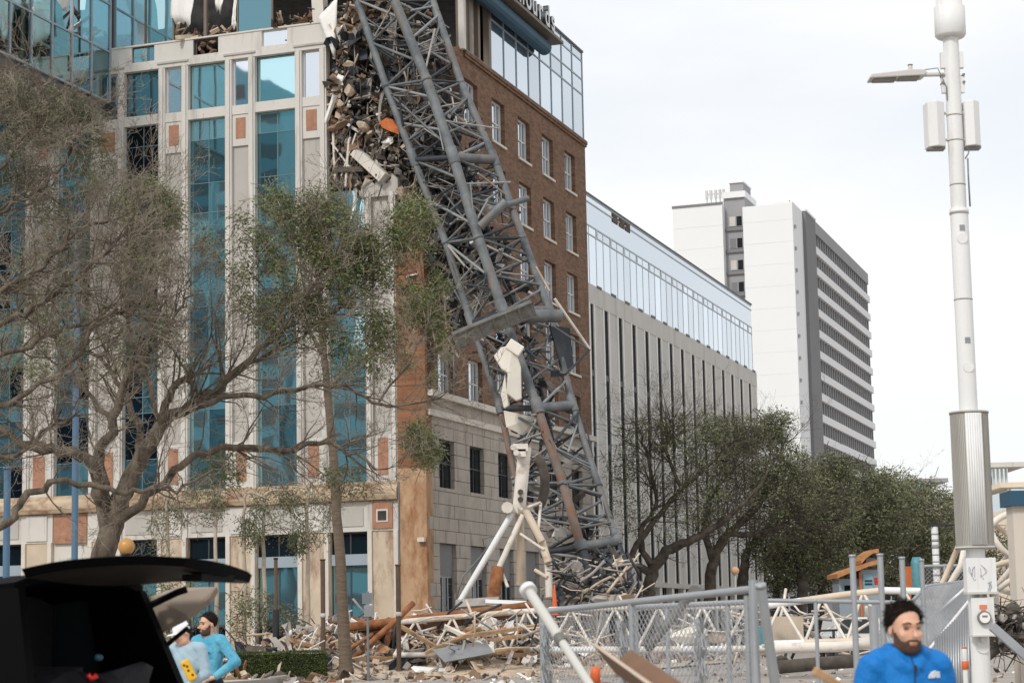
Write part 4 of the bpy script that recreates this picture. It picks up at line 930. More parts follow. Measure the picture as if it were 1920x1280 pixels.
# ------------------------------------------------------------------ white lattice booms on the ground
def boom(name, label, top, bot, Yt, nb, par_m=('tan_white', 'crane_white'), depth=1.3, rt_=.078, group=None):
    """top/bot: pixel polylines of the front chords; the back pair stands `depth` behind"""
    def samp(pl, t):
        L_ = [0]; 
        for i in range(len(pl)-1): L_.append(L_[-1]+math.dist(pl[i], pl[i+1]))
        s_ = t*L_[-1]
        for i in range(len(pl)-1):
            if s_ <= L_[i+1]+1e-6:
                f = (s_-L_[i])/(L_[i+1]-L_[i]+1e-9); return (pl[i][0]+(pl[i+1][0]-pl[i][0])*f, pl[i][1]+(pl[i+1][1]-pl[i][1])*f)
        return pl[-1]
    Yf = lambda t: Yt[0]+(Yt[1]-Yt[0])*t
    b = thing(name, label, 'crane boom', at(*samp(bot, .5), Yf(.5)))
    for pl, dY in ((top, .6), (bot, 0), (bot, depth)):
        P = [at(*samp(pl, i/nb), Yf(i/nb)+dY) for i in range(nb+1)]
        for i in range(nb): rod('chord', b, P[i], P[i+1], rt_*1.35, par_m[0] if i % 3 else par_m[1], 9)
    for i in range(nb):
        for dY in (0, depth):
            m = samp(top, (i+.5)/nb); M_ = at(*m, Yf((i+.5)/nb)+.6)
            rod('lacing', b, at(*samp(bot, i/nb), Yf(i/nb)+dY), M_, rt_*.62, 'crane_white', 7); rod('lacing', b, M_, at(*samp(bot, (i+1)/nb), Yf((i+1)/nb)+dY), rt_*.62, 'crane_white', 7)
        rod('lacing', b, at(*samp(bot, i/nb), Yf(i/nb)), at(*samp(bot, (i+1)/nb), Yf((i+1)/nb)+depth), rt_*.5, 'crane_white', 6)
    return b
boom('lattice_boom', 'cream lattice boom lying under the rusty girder on the rubble', [(745, 1166), (900, 1152), (1020, 1143)], [(738, 1228), (860, 1226), (1025, 1216)], (72, 73), 4)
boom('lattice_boom', 'white lattice boom lying behind the chain link fence', [(1030, 1143), (1215, 1137), (1440, 1136)], [(1030, 1217), (1215, 1217), (1440, 1215)], (66, 64), 5, ('crane_white', 'pole_white'))
boom('lattice_boom', 'white lattice boom rising to the right of the leaning fence post', [(1425, 1137), (1560, 1118), (1640, 1106), (1735, 1108)], [(1430, 1207), (1560, 1203), (1745, 1196)], (60, 58), 4, ('tan_white', 'pole_white'))
girder('rusty_girder', at(560, 1206, 74.5), at(1015, 1136, 75.5), .5, .42, 'rust_dark', 'long rusty steel girder lying over the debris in front of the storefront', 'girder', .25)
mb = MB(); pl = [at(650, 1175, 74), at(800, 1158, 74.2), at(1010, 1133, 74.6)]; mb.tube(pl, .16, 8); solo('rusty_pipe', 'rust', mb, 'rust red pipe resting along the top of the long rusty girder', 'pipe')
mb = MB(); mb.tube([at(655, 1240, 72), at(745, 1160, 72.5), at(775, 1130, 73)], .11, 8); mb.tube([at(640, 1225, 72.2), at(700, 1188, 72.5)], .09, 6)
solo('rusty_pipe', 'rust', mb, 'rust red pipe leaning over the rubble behind the ringed tree trunk', 'pipe')
# white curl of boom at the far right
TB = thing('twisted_boom', 'twisted white lattice boom piled behind the pole at the right edge', 'crane boom', at(1880, 1100, 34))
r4 = random.Random(5)
for pts, r in (([(1858, 985), (1885, 965), (1925, 958)], .06), ([(1856, 990), (1880, 1030), (1925, 1058)], .055), ([(1856, 975), (1890, 1000), (1925, 1010)], .05), ([(1700, 1130), (1760, 1130), (1802, 1060), (1812, 1010)], .06), ([(1858, 1062), (1900, 1050), (1925, 1045)], .05), ([(1858, 1085), (1885, 1045), (1895, 1040)], .04), ([(1858, 1110), (1900, 1060)], .045), ([(1870, 1105), (1925, 1065)], .05), ([(1858, 1100), (1925, 1120)], .045), ([(1865, 1075), (1912, 1105)], .035), ([(1880, 1060), (1900, 1110)], .035), ([(1750, 1130), (1790, 1040), (1800, 1010)], .05)):
    mb = MB(); P = [at(x, y, 34+r4.uniform(-.5, .5)) for x, y in pts]
    if len(P) == 3:
        P = [(1-t)**2*P[0]+2*t*(1-t)*(2*P[1]-.5*P[0]-.5*P[2])+t*t*P[2] for t in np.linspace(0, 1, 9)]
    mb.tube(P, r, 7); part('tube', TB, r4.choice(['crane_white', 'tan_white', 'crane_white']), mb)
# ------------------------------------------------------------------ rubble on the pavement and street
def mound(x, y):
    """height of the debris heap at street coordinates (t along the kerb, s towards the street)"""
    q = np.array([x, y, 0])-K0; t = q@DU; s_ = -(q@DV)
    h = 1.35*math.exp(-((s_+2.2)/2.6)**2)*(1/(1+math.exp(-(t+1.0)*1.6)))*(1/(1+math.exp((t-30)*.4)))
    h += .8*math.exp(-((s_-2)/6)**2)*(1/(1+math.exp(-(t-1)*1.2)))*(1/(1+math.exp((t-22)*.4)))*(s_ > -2)
    return h+.15*(s_ < 0)
mb = MB(); G = {}; ts = np.arange(-6, 36, .8); ss = np.arange(-9, 10, .7)
for i, t in enumerate(ts):
    for j, s_ in enumerate(ss):
        p = K0+DU*t-DV*s_; hh = mound(p[0], p[1]); G[i, j] = len(mb.v); mb.v.append((p[0], p[1], hh-.06+.25*min(1, max(0, hh-.2))*nr.uniform(-1, 1)))
for i in range(len(ts)-1):
    for j in range(len(ss)-1): mb.f.append((G[i, j], G[i+1, j], G[i+1, j+1], G[i, j+1])); mb.mi.append(0); mb.sm.append(False)
o = mb.build('rubble_mound', 'rubble_tan'); tag(o, None, None, None, 'stuff'); o['label'] = 'heap of dust and crushed masonry on the pavement before the torn corner'
mb = MB(); r5 = random.Random(21)
for q in range(7500):
    t = r5.uniform(-5.5, 34); s_ = r5.gauss(-2.0, 2.6) if r5.random() < .62 else r5.uniform(-2, 9)
    p = K0+DU*t-DV*s_; h = mound(p[0], p[1])
    if h < .3 and r5.random() < .6: continue
    s0 = r5.choice([.08, .1, .14, .18, .25, .35]) if s_ < 1 else r5.choice([.06, .08, .12, .16, .3])
    chunk(mb, (p[0], p[1], h+s0*.15), s0, r5.choice([0, 0, 0, 0, 1, 1, 1, 2, 2, 3, 4, 7]), r5)
for q in range(800):
    t = r5.uniform(-5.5, 32); s_ = r5.gauss(-1.8, 2.4) if r5.random() < .6 else r5.uniform(-1, 8); p = K0+DU*t-DV*s_; h = mound(p[0], p[1])
    if h < .25: continue
    w0 = r5.random()
    if w0 < .4: mb.crumple((p[0], p[1], h+.15), r5.uniform(.3, 1.2), r5.uniform(.2, .6), r5, r5.choice([0, 1, 1, 4, 5, 3]))
    elif w0 < .7: mb.rock((p[0], p[1], h+.05), (r5.uniform(.25, .7), r5.uniform(.2, .5), r5.uniform(.2, .45)), q, r5.choice([0, 0, 1, 1, 2]))
    else: a_ = np.array([p[0], p[1], h]); b_ = a_+np.array([r5.gauss(0, 1), r5.gauss(0, .8), abs(r5.gauss(.3, .5))]); mb.tube([a_, (a_+b_)/2+UZ*r5.uniform(0, .4), b_], r5.choice([.02, .03, .05]), 5, r5.choice([5, 0, 2, 4, 1]))
o = mb.build('rubble', RUB); tag(o, 'broken concrete, timber and sheet metal strewn over the pavement and kerb', None, None, 'stuff')
mb = MB()
for q in range(150):       # loose lattice tubes tangled among the booms
    x = r5.uniform(770, 1680); Y = 73-11*(x-770)/910+r5.uniform(-1.5, 3); p = at(x, r5.uniform(1140, 1225), Y); v = np.array([r5.gauss(0, 1), r5.gauss(0, .6), r5.gauss(0, .55)]); v /= np.linalg.norm(v); L_ = r5.uniform(.4, 1.9)
    if p[2] < .2: p[2] = .2
    mb.tube([p-v*L_/2, p+np.array([r5.gauss(0, .06) for _ in range(3)]), p+v*L_/2], r5.choice([.025, .035, .05]), 5, r5.choice([0, 0, 1, 2, 3]))
for q in range(130):       # dark tangle round the mast foot
    p = at(r5.uniform(1035, 1200), r5.uniform(1050, 1135), r5.uniform(80, 85)); w0 = r5.random()
    if w0 < .22: mb.crumple(p, r5.uniform(.3, .8), r5.uniform(.15, .4), r5, r5.choice([3, 2, 2, 1]))
    else: v = np.array([r5.gauss(0, 1), r5.gauss(0, .5), r5.gauss(.2, .6)]); v /= np.linalg.norm(v); mb.tube([p-v*r5.uniform(.3, .9), p+UZ*r5.gauss(0, .1), p+v*r5.uniform(.3, .9)], r5.choice([.025, .04, .06]), 5, r5.choice([3, 3, 3, 2, 1]))
o = mb.build('lattice_scraps', ['crane_white', 'tan_white', 'rubble_grey', 'crane_dark']); tag(o, 'loose bent lattice tubes tangled among the fallen white booms', None, None, 'stuff')
mb = MB()
for q in range(900):       # crumbs on the road to the right
    x = r5.uniform(-2, 17); y = r5.uniform(38, 82); s0 = r5.choice([.04, .06, .1, .14]); chunk(mb, (x, y, s0*.2), s0, r5.choice([0, 1, 2, 3, 4]), r5)
o = mb.build('road_litter', RUB); tag(o, 'small crumbs of debris scattered over the road behind the fence', None, None, 'stuff')
def rockput(x, y, Y, size, mats, name, label, cat, n=1, spread=.6):
    mb = MB(); rg = random.Random(int(x*3+y)); c = at(x, y, Y)
    mb.rock(c, size, int(x), 0)
    return solo(name, mats, mb, label, cat)
def put(x, y, Y, size, R, mats, name, label, cat, group=None, jit=.12, dz=None):
    mb = MB(); r_ = random.Random(int(x*7+y)); c = at(x, y, Y); mb.obox(c, size, R, 0, jit, r_); return solo(name, mats, mb, label, cat, group)
RX = lambda a, b, c: Matrix.Rotation(a, 3, 'Z') @ Matrix.Rotation(b, 3, 'Y') @ Matrix.Rotation(c, 3, 'X')
put(870, 1222, 71.5, (1.9, .9, .1), RX(.3, -.15, .5), 'sheet_grey', 'metal_sheet', 'bent grey metal sheet lying on the debris under the cream boom', 'metal sheet')
put(815, 1256, 71, (1.6, .5, .08), RX(.5, .1, .3), 'sheet_white', 'plasterboard', 'white board lying flat by the kerb below the grey metal sheet', 'board')
put(915, 1168, 74, (.55, .2, .5), RX(.3, .4, .2), 'sheet_white', 'plasterboard', 'bright white torn scrap under the rusty girder', 'board')
rockput(884, 1178, 73.8, (.7, .4, .5), 'orange_stone', 'stone_lump', 'tan stone lump left of the white scrap under the girder', 'stone')
rockput(715, 1217, 72.5, (.5, .4, .4), 'orange_stone', 'stone_lump', 'tan stone lump lying left of the cream boom', 'stone')
rockput(725, 1198, 74, (1.1, .6, .8), 'old_brick', 'brick_chunk', 'rough lump of brown brickwork under the left end of the girder', 'masonry')
put(950, 1130, 77, (1.7, .5, .1), RX(.2, .06, .3), 'sheet_white', 'roof_sheet', 'pale roofing sheet resting under the white crane head', 'metal sheet')
put(896, 1130, 77.5, (1.6, .6, .12), RX(.1, -.05, .5), 'rubble_grey', 'roof_sheet', 'grey slab tilted below the long white leg of the crane head', 'slab')
rockput(1120, 1132, 80, (1.3, .8, .6), 'rubble_grey', 'wall_fragment', 'tan wall fragment at the foot of the grey crane mast', 'masonry')
rockput(1158, 1128, 80.5, (.9, .7, .5), 'limestone', 'wall_fragment', 'pale brown lump between the tan fragment and the white block', 'masonry')
rockput(1182, 1118, 80, (.8, .6, .5), 'rubble_tan', 'wall_fragment', 'broken block nearest the street tree at the crane mast foot', 'masonry')
rockput(1048, 1075, 82, (.8, .5, .45), 'rubble_tan', 'wall_fragment', 'tan block caught beside the bent leg of the crane head', 'masonry')
rockput(1080, 1068, 82.5, (.7, .6, .8), 'rubble_grey', 'wall_fragment', 'grey block lodged in the foot of the crane mast', 'masonry')
for i, (x, y, L_, a, b) in enumerate(((700, 1232, 2.2, .3, .05), (790, 1246, 2.6, .1, -.02), (955, 1180, 3.6, .2, -.12), (990, 1190, 3.0, .1, -.1), (700, 1248, 1.6, .2, .1), (850, 1200, 2.4, .5, -.35), (780, 1190, 1.9, -.4, .5), (600, 1215, 2.2, .4, .3), (560, 1222, 1.8, .1, -.2), (935, 1222, 2.2, .3, -.1), (1000, 1228, 2, .2, .05), (880, 1195, 2.2, -.5, .4))):
    put(x, y, 72.3, (L_, .16, .12), RX(a, b, .2), r5.choice(['wood', 'wood', 'rubble_brown', 'plaster_white']), 'broken_timber', 'broken timber length lying among the rubble by the kerb', 'timber', 'broken timbers on the rubble')
mb = MB(); p = at(1040, 1130, 80); mb.lathe((p[0], p[1], p[2]-.5), [(.22, 0), (.22, .06), (.13, .06), (.03, 1.25)], 12); solo('traffic_cone', 'cone_orange', mb, 'orange traffic cone on the rubble at the crane mast foot', 'cone')
# right hand side: concrete block, vehicle, shed, signs
put(1468, 1184, 62, (1.0, .9, .95), RX(.25, 0, 0), 'block_concrete', 'concrete_block', 'square beige concrete block behind the white boom and fence post', 'block', jit=.02)
rockput(1475, 1240, 52, (.8, .5, .35), 'rubble_dark', 'dark_lump', 'dark lump on the road behind the fence', 'debris')
rockput(1290, 1188, 62, (1.5, .6, .45), 'plaster_white', 'fallen_slab', 'cream plaster lump lying behind the middle of the fence', 'slab')
rockput(1350, 1192, 60, (1.1, .6, .35), 'rubble_tan', 'fallen_slab', 'flat tan lump right of the cream plaster lump', 'slab')
put(1422, 1190, 57, (.55, .4, .5), RX(.1, 0, 0), 'teal_sign', 'teal_crate', 'small teal crate lying behind the fence beside the cream slab', 'crate', jit=.06)
mb = MB(); mb.tube([at(1440, 1217, 55), at(1465, 1214, 55), at(1570, 1212, 55), at(1640, 1205, 55)], .15, 10); solo('fallen_tube', 'crane_white', mb, 'white flanged tube lying on the road below the concrete block', 'tube')
mb = MB(); mb.tube([at(1460, 1250, 48), at(1540, 1243, 48), at(1610, 1238, 48)], .16, 8); solo('black_hose', 'rubble_dark', mb, 'dark pipe lying along the low kerb behind the fence', 'pipe')
mb = MB(); q0, q1 = at(1430, 1264, 36.), at(1640, 1256, 37.); kf = Fr((q0[0], q0[1], 0), (np.array([q1[0]-q0[0], q1[1]-q0[1], 0])/math.hypot(q1[0]-q0[0], q1[1]-q0[1])), np.array([0, -1., 0])); mb.box(kf, -6, 6, -.35, 0, -.02, .16); solo('kerb_block', 'block_concrete', mb, 'low concrete kerb crossing the road behind the man in the blue jacket', 'kerb')
TR = thing('pickup_truck', 'white pickup seen through the white boom behind the fence', 'truck', at(1612, 1200, 76)); TR.location[2] = 0; W[TR.name] = Matrix.Translation(Vector((TR.location.x, 76, 0)))
TR.matrix_basis = W[TR.name]; tf = Fr((TR.location.x, 76, 0), np.array([1., 0, 0]), np.array([0, -1., 0]))
mb = MB(); mb.prism([(-.98, .55), (.98, .55), (.98, 1.15), (.86, 1.25), (.72, 1.85), (-.72, 1.85), (-.86, 1.25), (-.98, 1.15)], tf, -4.2, 0); part('body', TR, 'vehicle_white', mb, bevel=.05)
block('windscreen', TR, tf, -.72, .72, 0, .03, 1.25, 1.78, 'vehicle_glass'); block('grille', TR, tf, -.6, .6, 0, .05, .72, 1.02, 'vehicle_glass'); block('bumper', TR, tf, -.98, .98, 0, .12, .42, .62, 'dark_frame')
for s_ in (-1, 1):
    block('headlight', TR, tf, s_*.82-.14, s_*.82+.14, 0, .05, .82, 1.05, 'rim')
    for d in (-.8, -3.4): w_ = rod('wheel', TR, tf.p(s_*.98-.12, d, .36), tf.p(s_*.98+.12, d, .36), .36, 'tyre', 16); rod('hub', TR, tf.p(s_*.98-.13, d, .36), tf.p(s_*.98+.13, d, .36), .2, 'rim', 12)
# orange roofed booth
KB = thing('park_booth', 'small grey booth with curved orange tiled roof beyond the fence posts', 'booth', at(1620, 1150, 100)); kp = at(1620, 1150, 100); W[KB.name] = Matrix.Translation(Vector((kp[0], 100, 0))); KB.matrix_basis = W[KB.name]
kf = Fr((kp[0], 100, 0), np.array([1., 0, 0]), np.array([0, -1., 0]))
def kx(x): return at(x, 1080, 100)[0]-kp[0]
def kz(y, x=1620): return at(x, y, 100)[2]
block('wall', KB, kf, kx(1572), kx(1610), -2, 0, 0, kz(1084), 'shed_grey'); block('wall', KB, kf, kx(1612), kx(1652), -2.4, .2, 0, kz(1068), 'shed_grey')
w_ = block('window', KB, kf, kx(1580), kx(1597), 0, .06, kz(1108), kz(1094), 'teal_trim'); block('pane', KB, kf, kx(1582), kx(1595), .06, .08, kz(1106), kz(1096), 'glass_night', w_)
w_ = block('window', KB, kf, kx(1617), kx(1635), .2, .26, kz(1106), kz(1076), 'teal_trim')
for y in (1088, 1094): block('louvre', KB, kf, kx(1619), kx(1633), .26, .3, kz(y+2), kz(y-1), 'post_black', w_)
block('corner_post', KB, kf, kx(1609), kx(1613), .2, .3, 0, kz(1072), 'orange_panel')
mb = MB()
def roofstrip(pts, w0, w1, th):
    for i in range(len(pts)-1):
        (x0, y0), (x1, y1) = pts[i], pts[i+1]
        P = [kf.p(kx(x), d, kz(y, x)+dz) for dz in (0, th) for d in (w0, w1) for x, y in ((x0, y0), (x1, y1))]; mb.hull8(P)
roofstrip([(1566, 1084), (1585, 1076), (1605, 1070), (1625, 1062), (1650, 1056)], -2.6, .7, .22); roofstrip([(1612, 1058), (1622, 1046), (1634, 1038), (1646, 1036)], -2, .6, .2); part('roof', KB, 'tile_orange', mb)
block('gable', KB, kf, kx(1624), kx(1642), -1.5, .1, kz(1062), kz(1046), 'shed_grey')
put(1645, 1089, 96, (.26, .2, .36), RX(0, 0, 0), 'red_paint', 'red_box', 'small red box hung beside the booth behind a fence post', 'box', jit=.03)
mb = MB(); p = at(1720, 1077, 90); mb.lathe((p[0], p[1], p[2]-.95), [(.2, 0), (.28, .3), (.3, .9), (.28, 1.5), (.2, 1.75)], 12); mb.tube([(p[0], p[1], 0), (p[0], p[1], p[2]-.9)], .05, 6)
solo('teal_banner', 'teal_sign', mb, 'teal rounded sign on a post beside the orange panel', 'sign')
mb = MB(); p = at(1705, 1082, 90); mb.obox((p[0], p[1], p[2]), (.35, .15, 1.0), Matrix.Identity(3)); mb.tube([(p[0], p[1], 0), (p[0], p[1], p[2])], .06, 6); solo('orange_sign', 'orange_panel', mb, 'narrow orange panel standing left of the teal sign', 'sign')
# dark root ball and loose earth at the right
mb = MB(); r6 = random.Random(4); c0 = at(1890, 1178, 29)
for q in range(200):
    a, b = r6.uniform(0, 6.28), r6.uniform(-1, 1); rr = .34*(1+r6.uniform(-.2, .15)); c = c0+np.array([rr*math.cos(a)*math.cos(b)*.7, rr*math.sin(a)*math.cos(b), rr*math.sin(b)]); mb.rock(c, (r6.uniform(.08, .2),)*3, q, 0 if r6.random() < .5 else 1) if q % 3 == 0 else mb.tube([c, c+np.array([r6.gauss(0, .12), r6.gauss(0, .1), r6.gauss(0, .12)]), c+np.array([r6.gauss(0, .25), r6.gauss(0, .2), r6.gauss(-.05, .2)])], [.014, .01, .004], 4, 0)
mb.tube([c0+np.array([-.1, 0, -.2]), c0+np.array([-.4, -.1, -.42]), c0+np.array([-.9, -.1, -.5])], [.1, .09, .04], 8)
solo('root_ball', ['root_dark', 'rubble_grey'], mb, 'torn dark root ball of a fallen trunk behind the white pole', 'tree roots', kind=None)
mb = MB()
for q in range(420):
    c = at(r6.uniform(1780, 1960), 1200, r6.uniform(24, 33)); chunk(mb, (c[0], c[1], r6.uniform(0, .35)), r6.choice([.08, .14, .2]), r6.choice([2, 2, 0, 1, 3]), r6)
o = mb.build('earth_clods', RUB); tag(o, 'brown earth and torn roots heaped round the foot of the white pole', None, None, 'stuff')
mb = MB(); mb.obox(at(1897, 1206, 24), (.1, .1, .62), RX(0, -.82, 0)); solo('grey_channel', 'galvanised', mb, 'grey metal channel slanting down beside the beige wall', 'channel')
for i, (x, Y, lab) in enumerate(((1809, 27.5, 'orange and white delineator post beside the white pole'),)):
    p = at(x, 1235, Y); d_ = thing('delineator_post', lab, 'road marker', (p[0], Y, 0)); z0 = at(x, 1215, Y)[2]
    rod('sleeve', d_, (p[0], Y, z0-.17), (p[0], Y, z0+.0), .036, 'pole_white', 10); rod('post', d_, (p[0], Y, 0), (p[0], Y, z0-.16), .036, 'pole_white', 10); rod('band', d_, (p[0], Y, z0-.28), (p[0], Y, z0-.17), .05, 'cone_orange', 10); rod('cap', d_, (p[0], Y, z0), (p[0], Y, z0+.02), .038, 'cone_orange', 10)
# ------------------------------------------------------------------ trees
def smooth(pts, rad, n=4, jit=0., rg=None):
    P = [np.asarray(p, float) for p in pts]; o = []; r = []
    for i in range(len(P)-1):
        p0, p1, p2, p3 = P[max(i-1, 0)], P[i], P[i+1], P[min(i+2, len(P)-1)]
        for k in range(n):
            t = k/n; q = .5*((2*p1)+(p2-p0)*t+(2*p0-5*p1+4*p2-p3)*t*t+(3*p1-p0-3*p2+p3)*t**3)
            if jit: q = q+np.array([rg.gauss(0, jit) for _ in range(3)])
            o.append(q); r.append(rad[i]*(1-t)+rad[i+1]*t)
    o.append(P[-1]); r.append(rad[-1]); return o, r
class Tree:
    def __init__(s, seed): s.wood = MB(); s.twig = MB(); s.leaf = MB(); s.rg = random.Random(seed); s.tips = []
    def limb(s, px, Yd, n=4, jit=.04):
        """px: (x, y, half width in pixels[, depth offset])"""
        pts = [at(p[0], p[1], Yd+(p[3] if len(p) > 3 else 0)) for p in px]; rad = [p[2]*Yd/3700. for p in px]
        o, r = smooth(pts, rad, n, jit, s.rg); s.wood.tube(o, r, 8); return o, r
    def grow(s, p, d, L, r, lvl, up=.06, kids=(4, 3, 3), fine=2):
        rg = s.rg; n = 4 if lvl < fine else 3; pts = [p]; rad = [r]; d = d/np.linalg.norm(d)
        for i in range(n):
            d = d+np.array([rg.gauss(0, .22), rg.gauss(0, .22), rg.gauss(up, .2)]); d /= np.linalg.norm(d)
            pts.append(pts[-1]+d*L/n); rad.append(max(.004, r*(1-.8*(i+1)/n)))
        (s.wood if lvl < 1 else s.twig).tube(pts, rad, 5 if lvl < 1 else 3, cap=False)
        s.tips.append(pts[-1])
        if lvl < len(kids):
            for k in range(kids[lvl]):
                i = rg.randrange(1, n+1); a = pts[i]-pts[i-1]; a = a/np.linalg.norm(a); v = np.array([rg.gauss(0, 1) for _ in range(3)]); v -= a*(v@a); v /= np.linalg.norm(v)
                s.grow(pts[i], a+v*rg.uniform(.5, 1.2), L*rg.uniform(.4, .65), max(.005, rad[i]*.6), lvl+1, up, kids, fine)
    def sprout(s, limb, n, L, r, kids=(4, 3, 3), t0=.15, up=.06):
        o, rd = limb; rg = s.rg
        for k in range(n):
            i = int(len(o)*(t0+(1-t0)*rg.random())); i = min(max(i, 1), len(o)-1); a = o[i]-o[i-1]; a = a/(np.linalg.norm(a)+1e-6); v = np.array([rg.gauss(0, 1), rg.gauss(0, .8), rg.gauss(.25, 1)]); v -= a*(v@a); v /= np.linalg.norm(v)
            s.grow(o[i], a*.8+v*rg.uniform(.4, 1.1), L*rg.uniform(.6, 1.3), min(r, rd[i]*.5), 0, up, kids)
    def lf(s, c, size, droop=0.):
        rg = s.rg; a = np.array([rg.gauss(0, 1), rg.gauss(0, 1), rg.gauss(-droop, .7)]); a /= np.linalg.norm(a); b = np.array([rg.gauss(0, 1) for _ in range(3)]); b = np.cross(a, b); b /= np.linalg.norm(b)+1e-9
        L_, w_ = size*rg.uniform(.7, 1.3), size*.36
        s.leaf.quad([c-a*L_*.5, c+b*w_*.5, c+a*L_*.5, c-b*w_*.5])
    def clump(s, cx, cy, rx, ry, Y, n, size, per=7, dY=None, spread=2.2, droop=0., tw=.35):
        rg = s.rg; c = at(cx, cy, Y); k = Y/3700.; R = np.array([rx*k, dY or (rx+ry)*.5*k, ry*k]); sd_ = rg.uniform(0, 9)
        for q in range(n):
            while True:
                v = np.array([rg.uniform(-1, 1) for _ in range(3)])
                m = v@v
                if m < 1 and rg.random() < .35+.65*m: break
            p = c+v*R
            if math.sin(p[0]*2.3+sd_)*math.sin(p[2]*2.9+sd_)*math.sin(p[1]*2.1)+.45*math.sin(p[0]*5+p[2]*4.1) < -.28: continue
            if rg.random() < tw:
                d = np.array([rg.gauss(0, 1), rg.gauss(0, 1), rg.gauss(.2, .8)]); d /= np.linalg.norm(d); s.twig.tube([p-d*size*5, p-d*size*2+np.array([0, 0, size*.4]), p], [size*.11, size*.09, size*.05], 3, cap=False)
            for j in range(per): s.lf(p+np.array([rg.gauss(0, size*spread*.5) for _ in range(3)])-UZ*(droop*size*rg.random()*3), size, droop)
    def done(s, name, label, base, bark='bark', twig='twig', leaf='leaf_olive', group=None):
        t = thing(name, label, 'tree', base, group)
        if s.wood.v: part('trunk', t, bark, s.wood)
        if s.twig.v: part('twigs', t, twig, s.twig, kind='stuff')
        if s.leaf.v: part('crown', t, leaf, s.leaf, kind='stuff')
        return t
Y1 = 45.
T1 = Tree(3); LM = []
def lm(px, n, L, r, **k): LM.append(T1.limb([(q[0], q[1], q[2]*.70)+tuple(q[3:]) for q in px], Y1)); T1.sprout(LM[-1], int(n*1.3), L, r, **k)
gy = at(180, 1300, Y1); gb_ = 1195+1.65*3700/Y1
lm([(170, gb_+6, 48), (178, 1200, 40), (188, 1080, 33), (205, 1000, 30), (232, 930, 26), (262, 870, 23), (300, 800, 18), (345, 770, 15), (400, 735, 13), (455, 690, 10), (520, 625, 8), (565, 585, 6), (610, 530, 5), (655, 488, 3)], 34, 1.9, .03, t0=.45)
lm([(205, 1010, 26), (190, 930, 21), (186, 860, 16), (215, 790, 13), (242, 700, 10), (262, 650, 7), (290, 600, 5), (315, 555, 4)], 16, 1.7, .03, t0=.3)
lm([(190, 940, 17, -.3), (170, 870, 15, -.6), (125, 845, 14, -.9), (65, 838, 12, -1), (0, 805, 10, -1), (-70, 780, 8, -1)], 12, 1.6, .03, t0=.4)
lm([(215, 990, 18), (262, 945, 13, -.4), (325, 885, 11, -.6), (385, 845, 10, -.8), (455, 836, 9, -.8), (540, 842, 8, -.8), (610, 828, 6, -.8), (655, 845, 5, -.8), (705, 880, 3, -.8)], 20, 1.4, .025, t0=.35)
lm([(292, 800, 14, .3), (318, 740, 11, .6), (352, 712, 9, .8), (378, 690, 6, 1)], 8, 1.3, .03)
lm([(345, 772, 11, -.3), (420, 748, 8, -.5), (500, 742, 7, -.7), (560, 728, 6, -.7), (640, 724, 5, -.7), (700, 755, 4, -.7), (765, 760, 3, -.7), (830, 742, 2, -.7)], 22, 1.2, .02, t0=.2)
lm([(262, 870, 12, .4), (255, 790, 10, .8), (232, 735, 8, 1), (205, 690, 6, 1.2), (120, 640, 5, 1.4), (60, 600, 3, 1.5)], 20, 1.6, .025, t0=.2)
lm([(455, 690, 7, .3), (510, 660, 6, .6), (590, 615, 5, .8), (650, 560, 4, 1), (700, 520, 3, 1)], 16, 1.3, .02, t0=.2)
lm([(242, 700, 7, -.2), (300, 640, 5, -.5), (330, 590, 4, -.6), (350, 560, 3, -.7), (380, 545, 2, -.7)], 10, 1.3, .02)
lm([(215, 790, 8, .6), (150, 720, 6, 1), (110, 650, 5, 1.2), (60, 560, 4, 1.2), (20, 480, 3, 1.2)], 18, 1.6, .025, t0=.2)
lm([(300, 800, 7, -.6), (250, 640, 5, -1), (230, 520, 4, -1.2), (250, 430, 3, -1.2), (290, 360, 2, -1.2)], 14, 1.4, .022, t0=.4)
lm([(520, 625, 5, .2), (600, 520, 4, .5), (640, 440, 3, .6), (600, 380, 2, .6)], 10, 1.1, .02)
lm([(705, 755, 3, -.7), (760, 690, 3, -.6), (800, 600, 2, -.5), (790, 480, 2, -.5)], 10, 1.0, .018)
for a in ((275, 400, 68, 70, 420), (265, 500, 60, 45, 130), (545, 425, 78, 90, 470), (630, 435, 75, 85, 340), (600, 530, 115, 70, 340), (560, 610, 100, 70, 190), (680, 640, 70, 80, 150), (480, 560, 60, 70, 110), (700, 480, 60, 80, 130), (775, 440, 50, 75, 300), (100, 520, 90, 70, 120), (200, 640, 90, 80, 110), (60, 660, 70, 80, 90), (330, 660, 70, 70, 70), (800, 560, 45, 60, 220), (795, 830, 38, 48, 170), (455, 460, 40, 70, 60), (700, 590, 70, 50, 110), (690, 490, 40, 60, 70), (390, 470, 40, 60, 40), (820, 660, 25, 60, 60), (730, 670, 60, 50, 60), (270, 590, 60, 50, 70), (560, 660, 90, 60, 60), (420, 880, 60, 35, 70), (660, 900, 60, 35, 60)):
    T1.clump(a[0], a[1], a[2], a[3], Y1+.6, int(a[4]*2.5), .095, 7)
T1.done('oak_tree', 'storm stripped oak with forked trunk and broad tangled branches behind the black car', at(175, gb_, Y1))
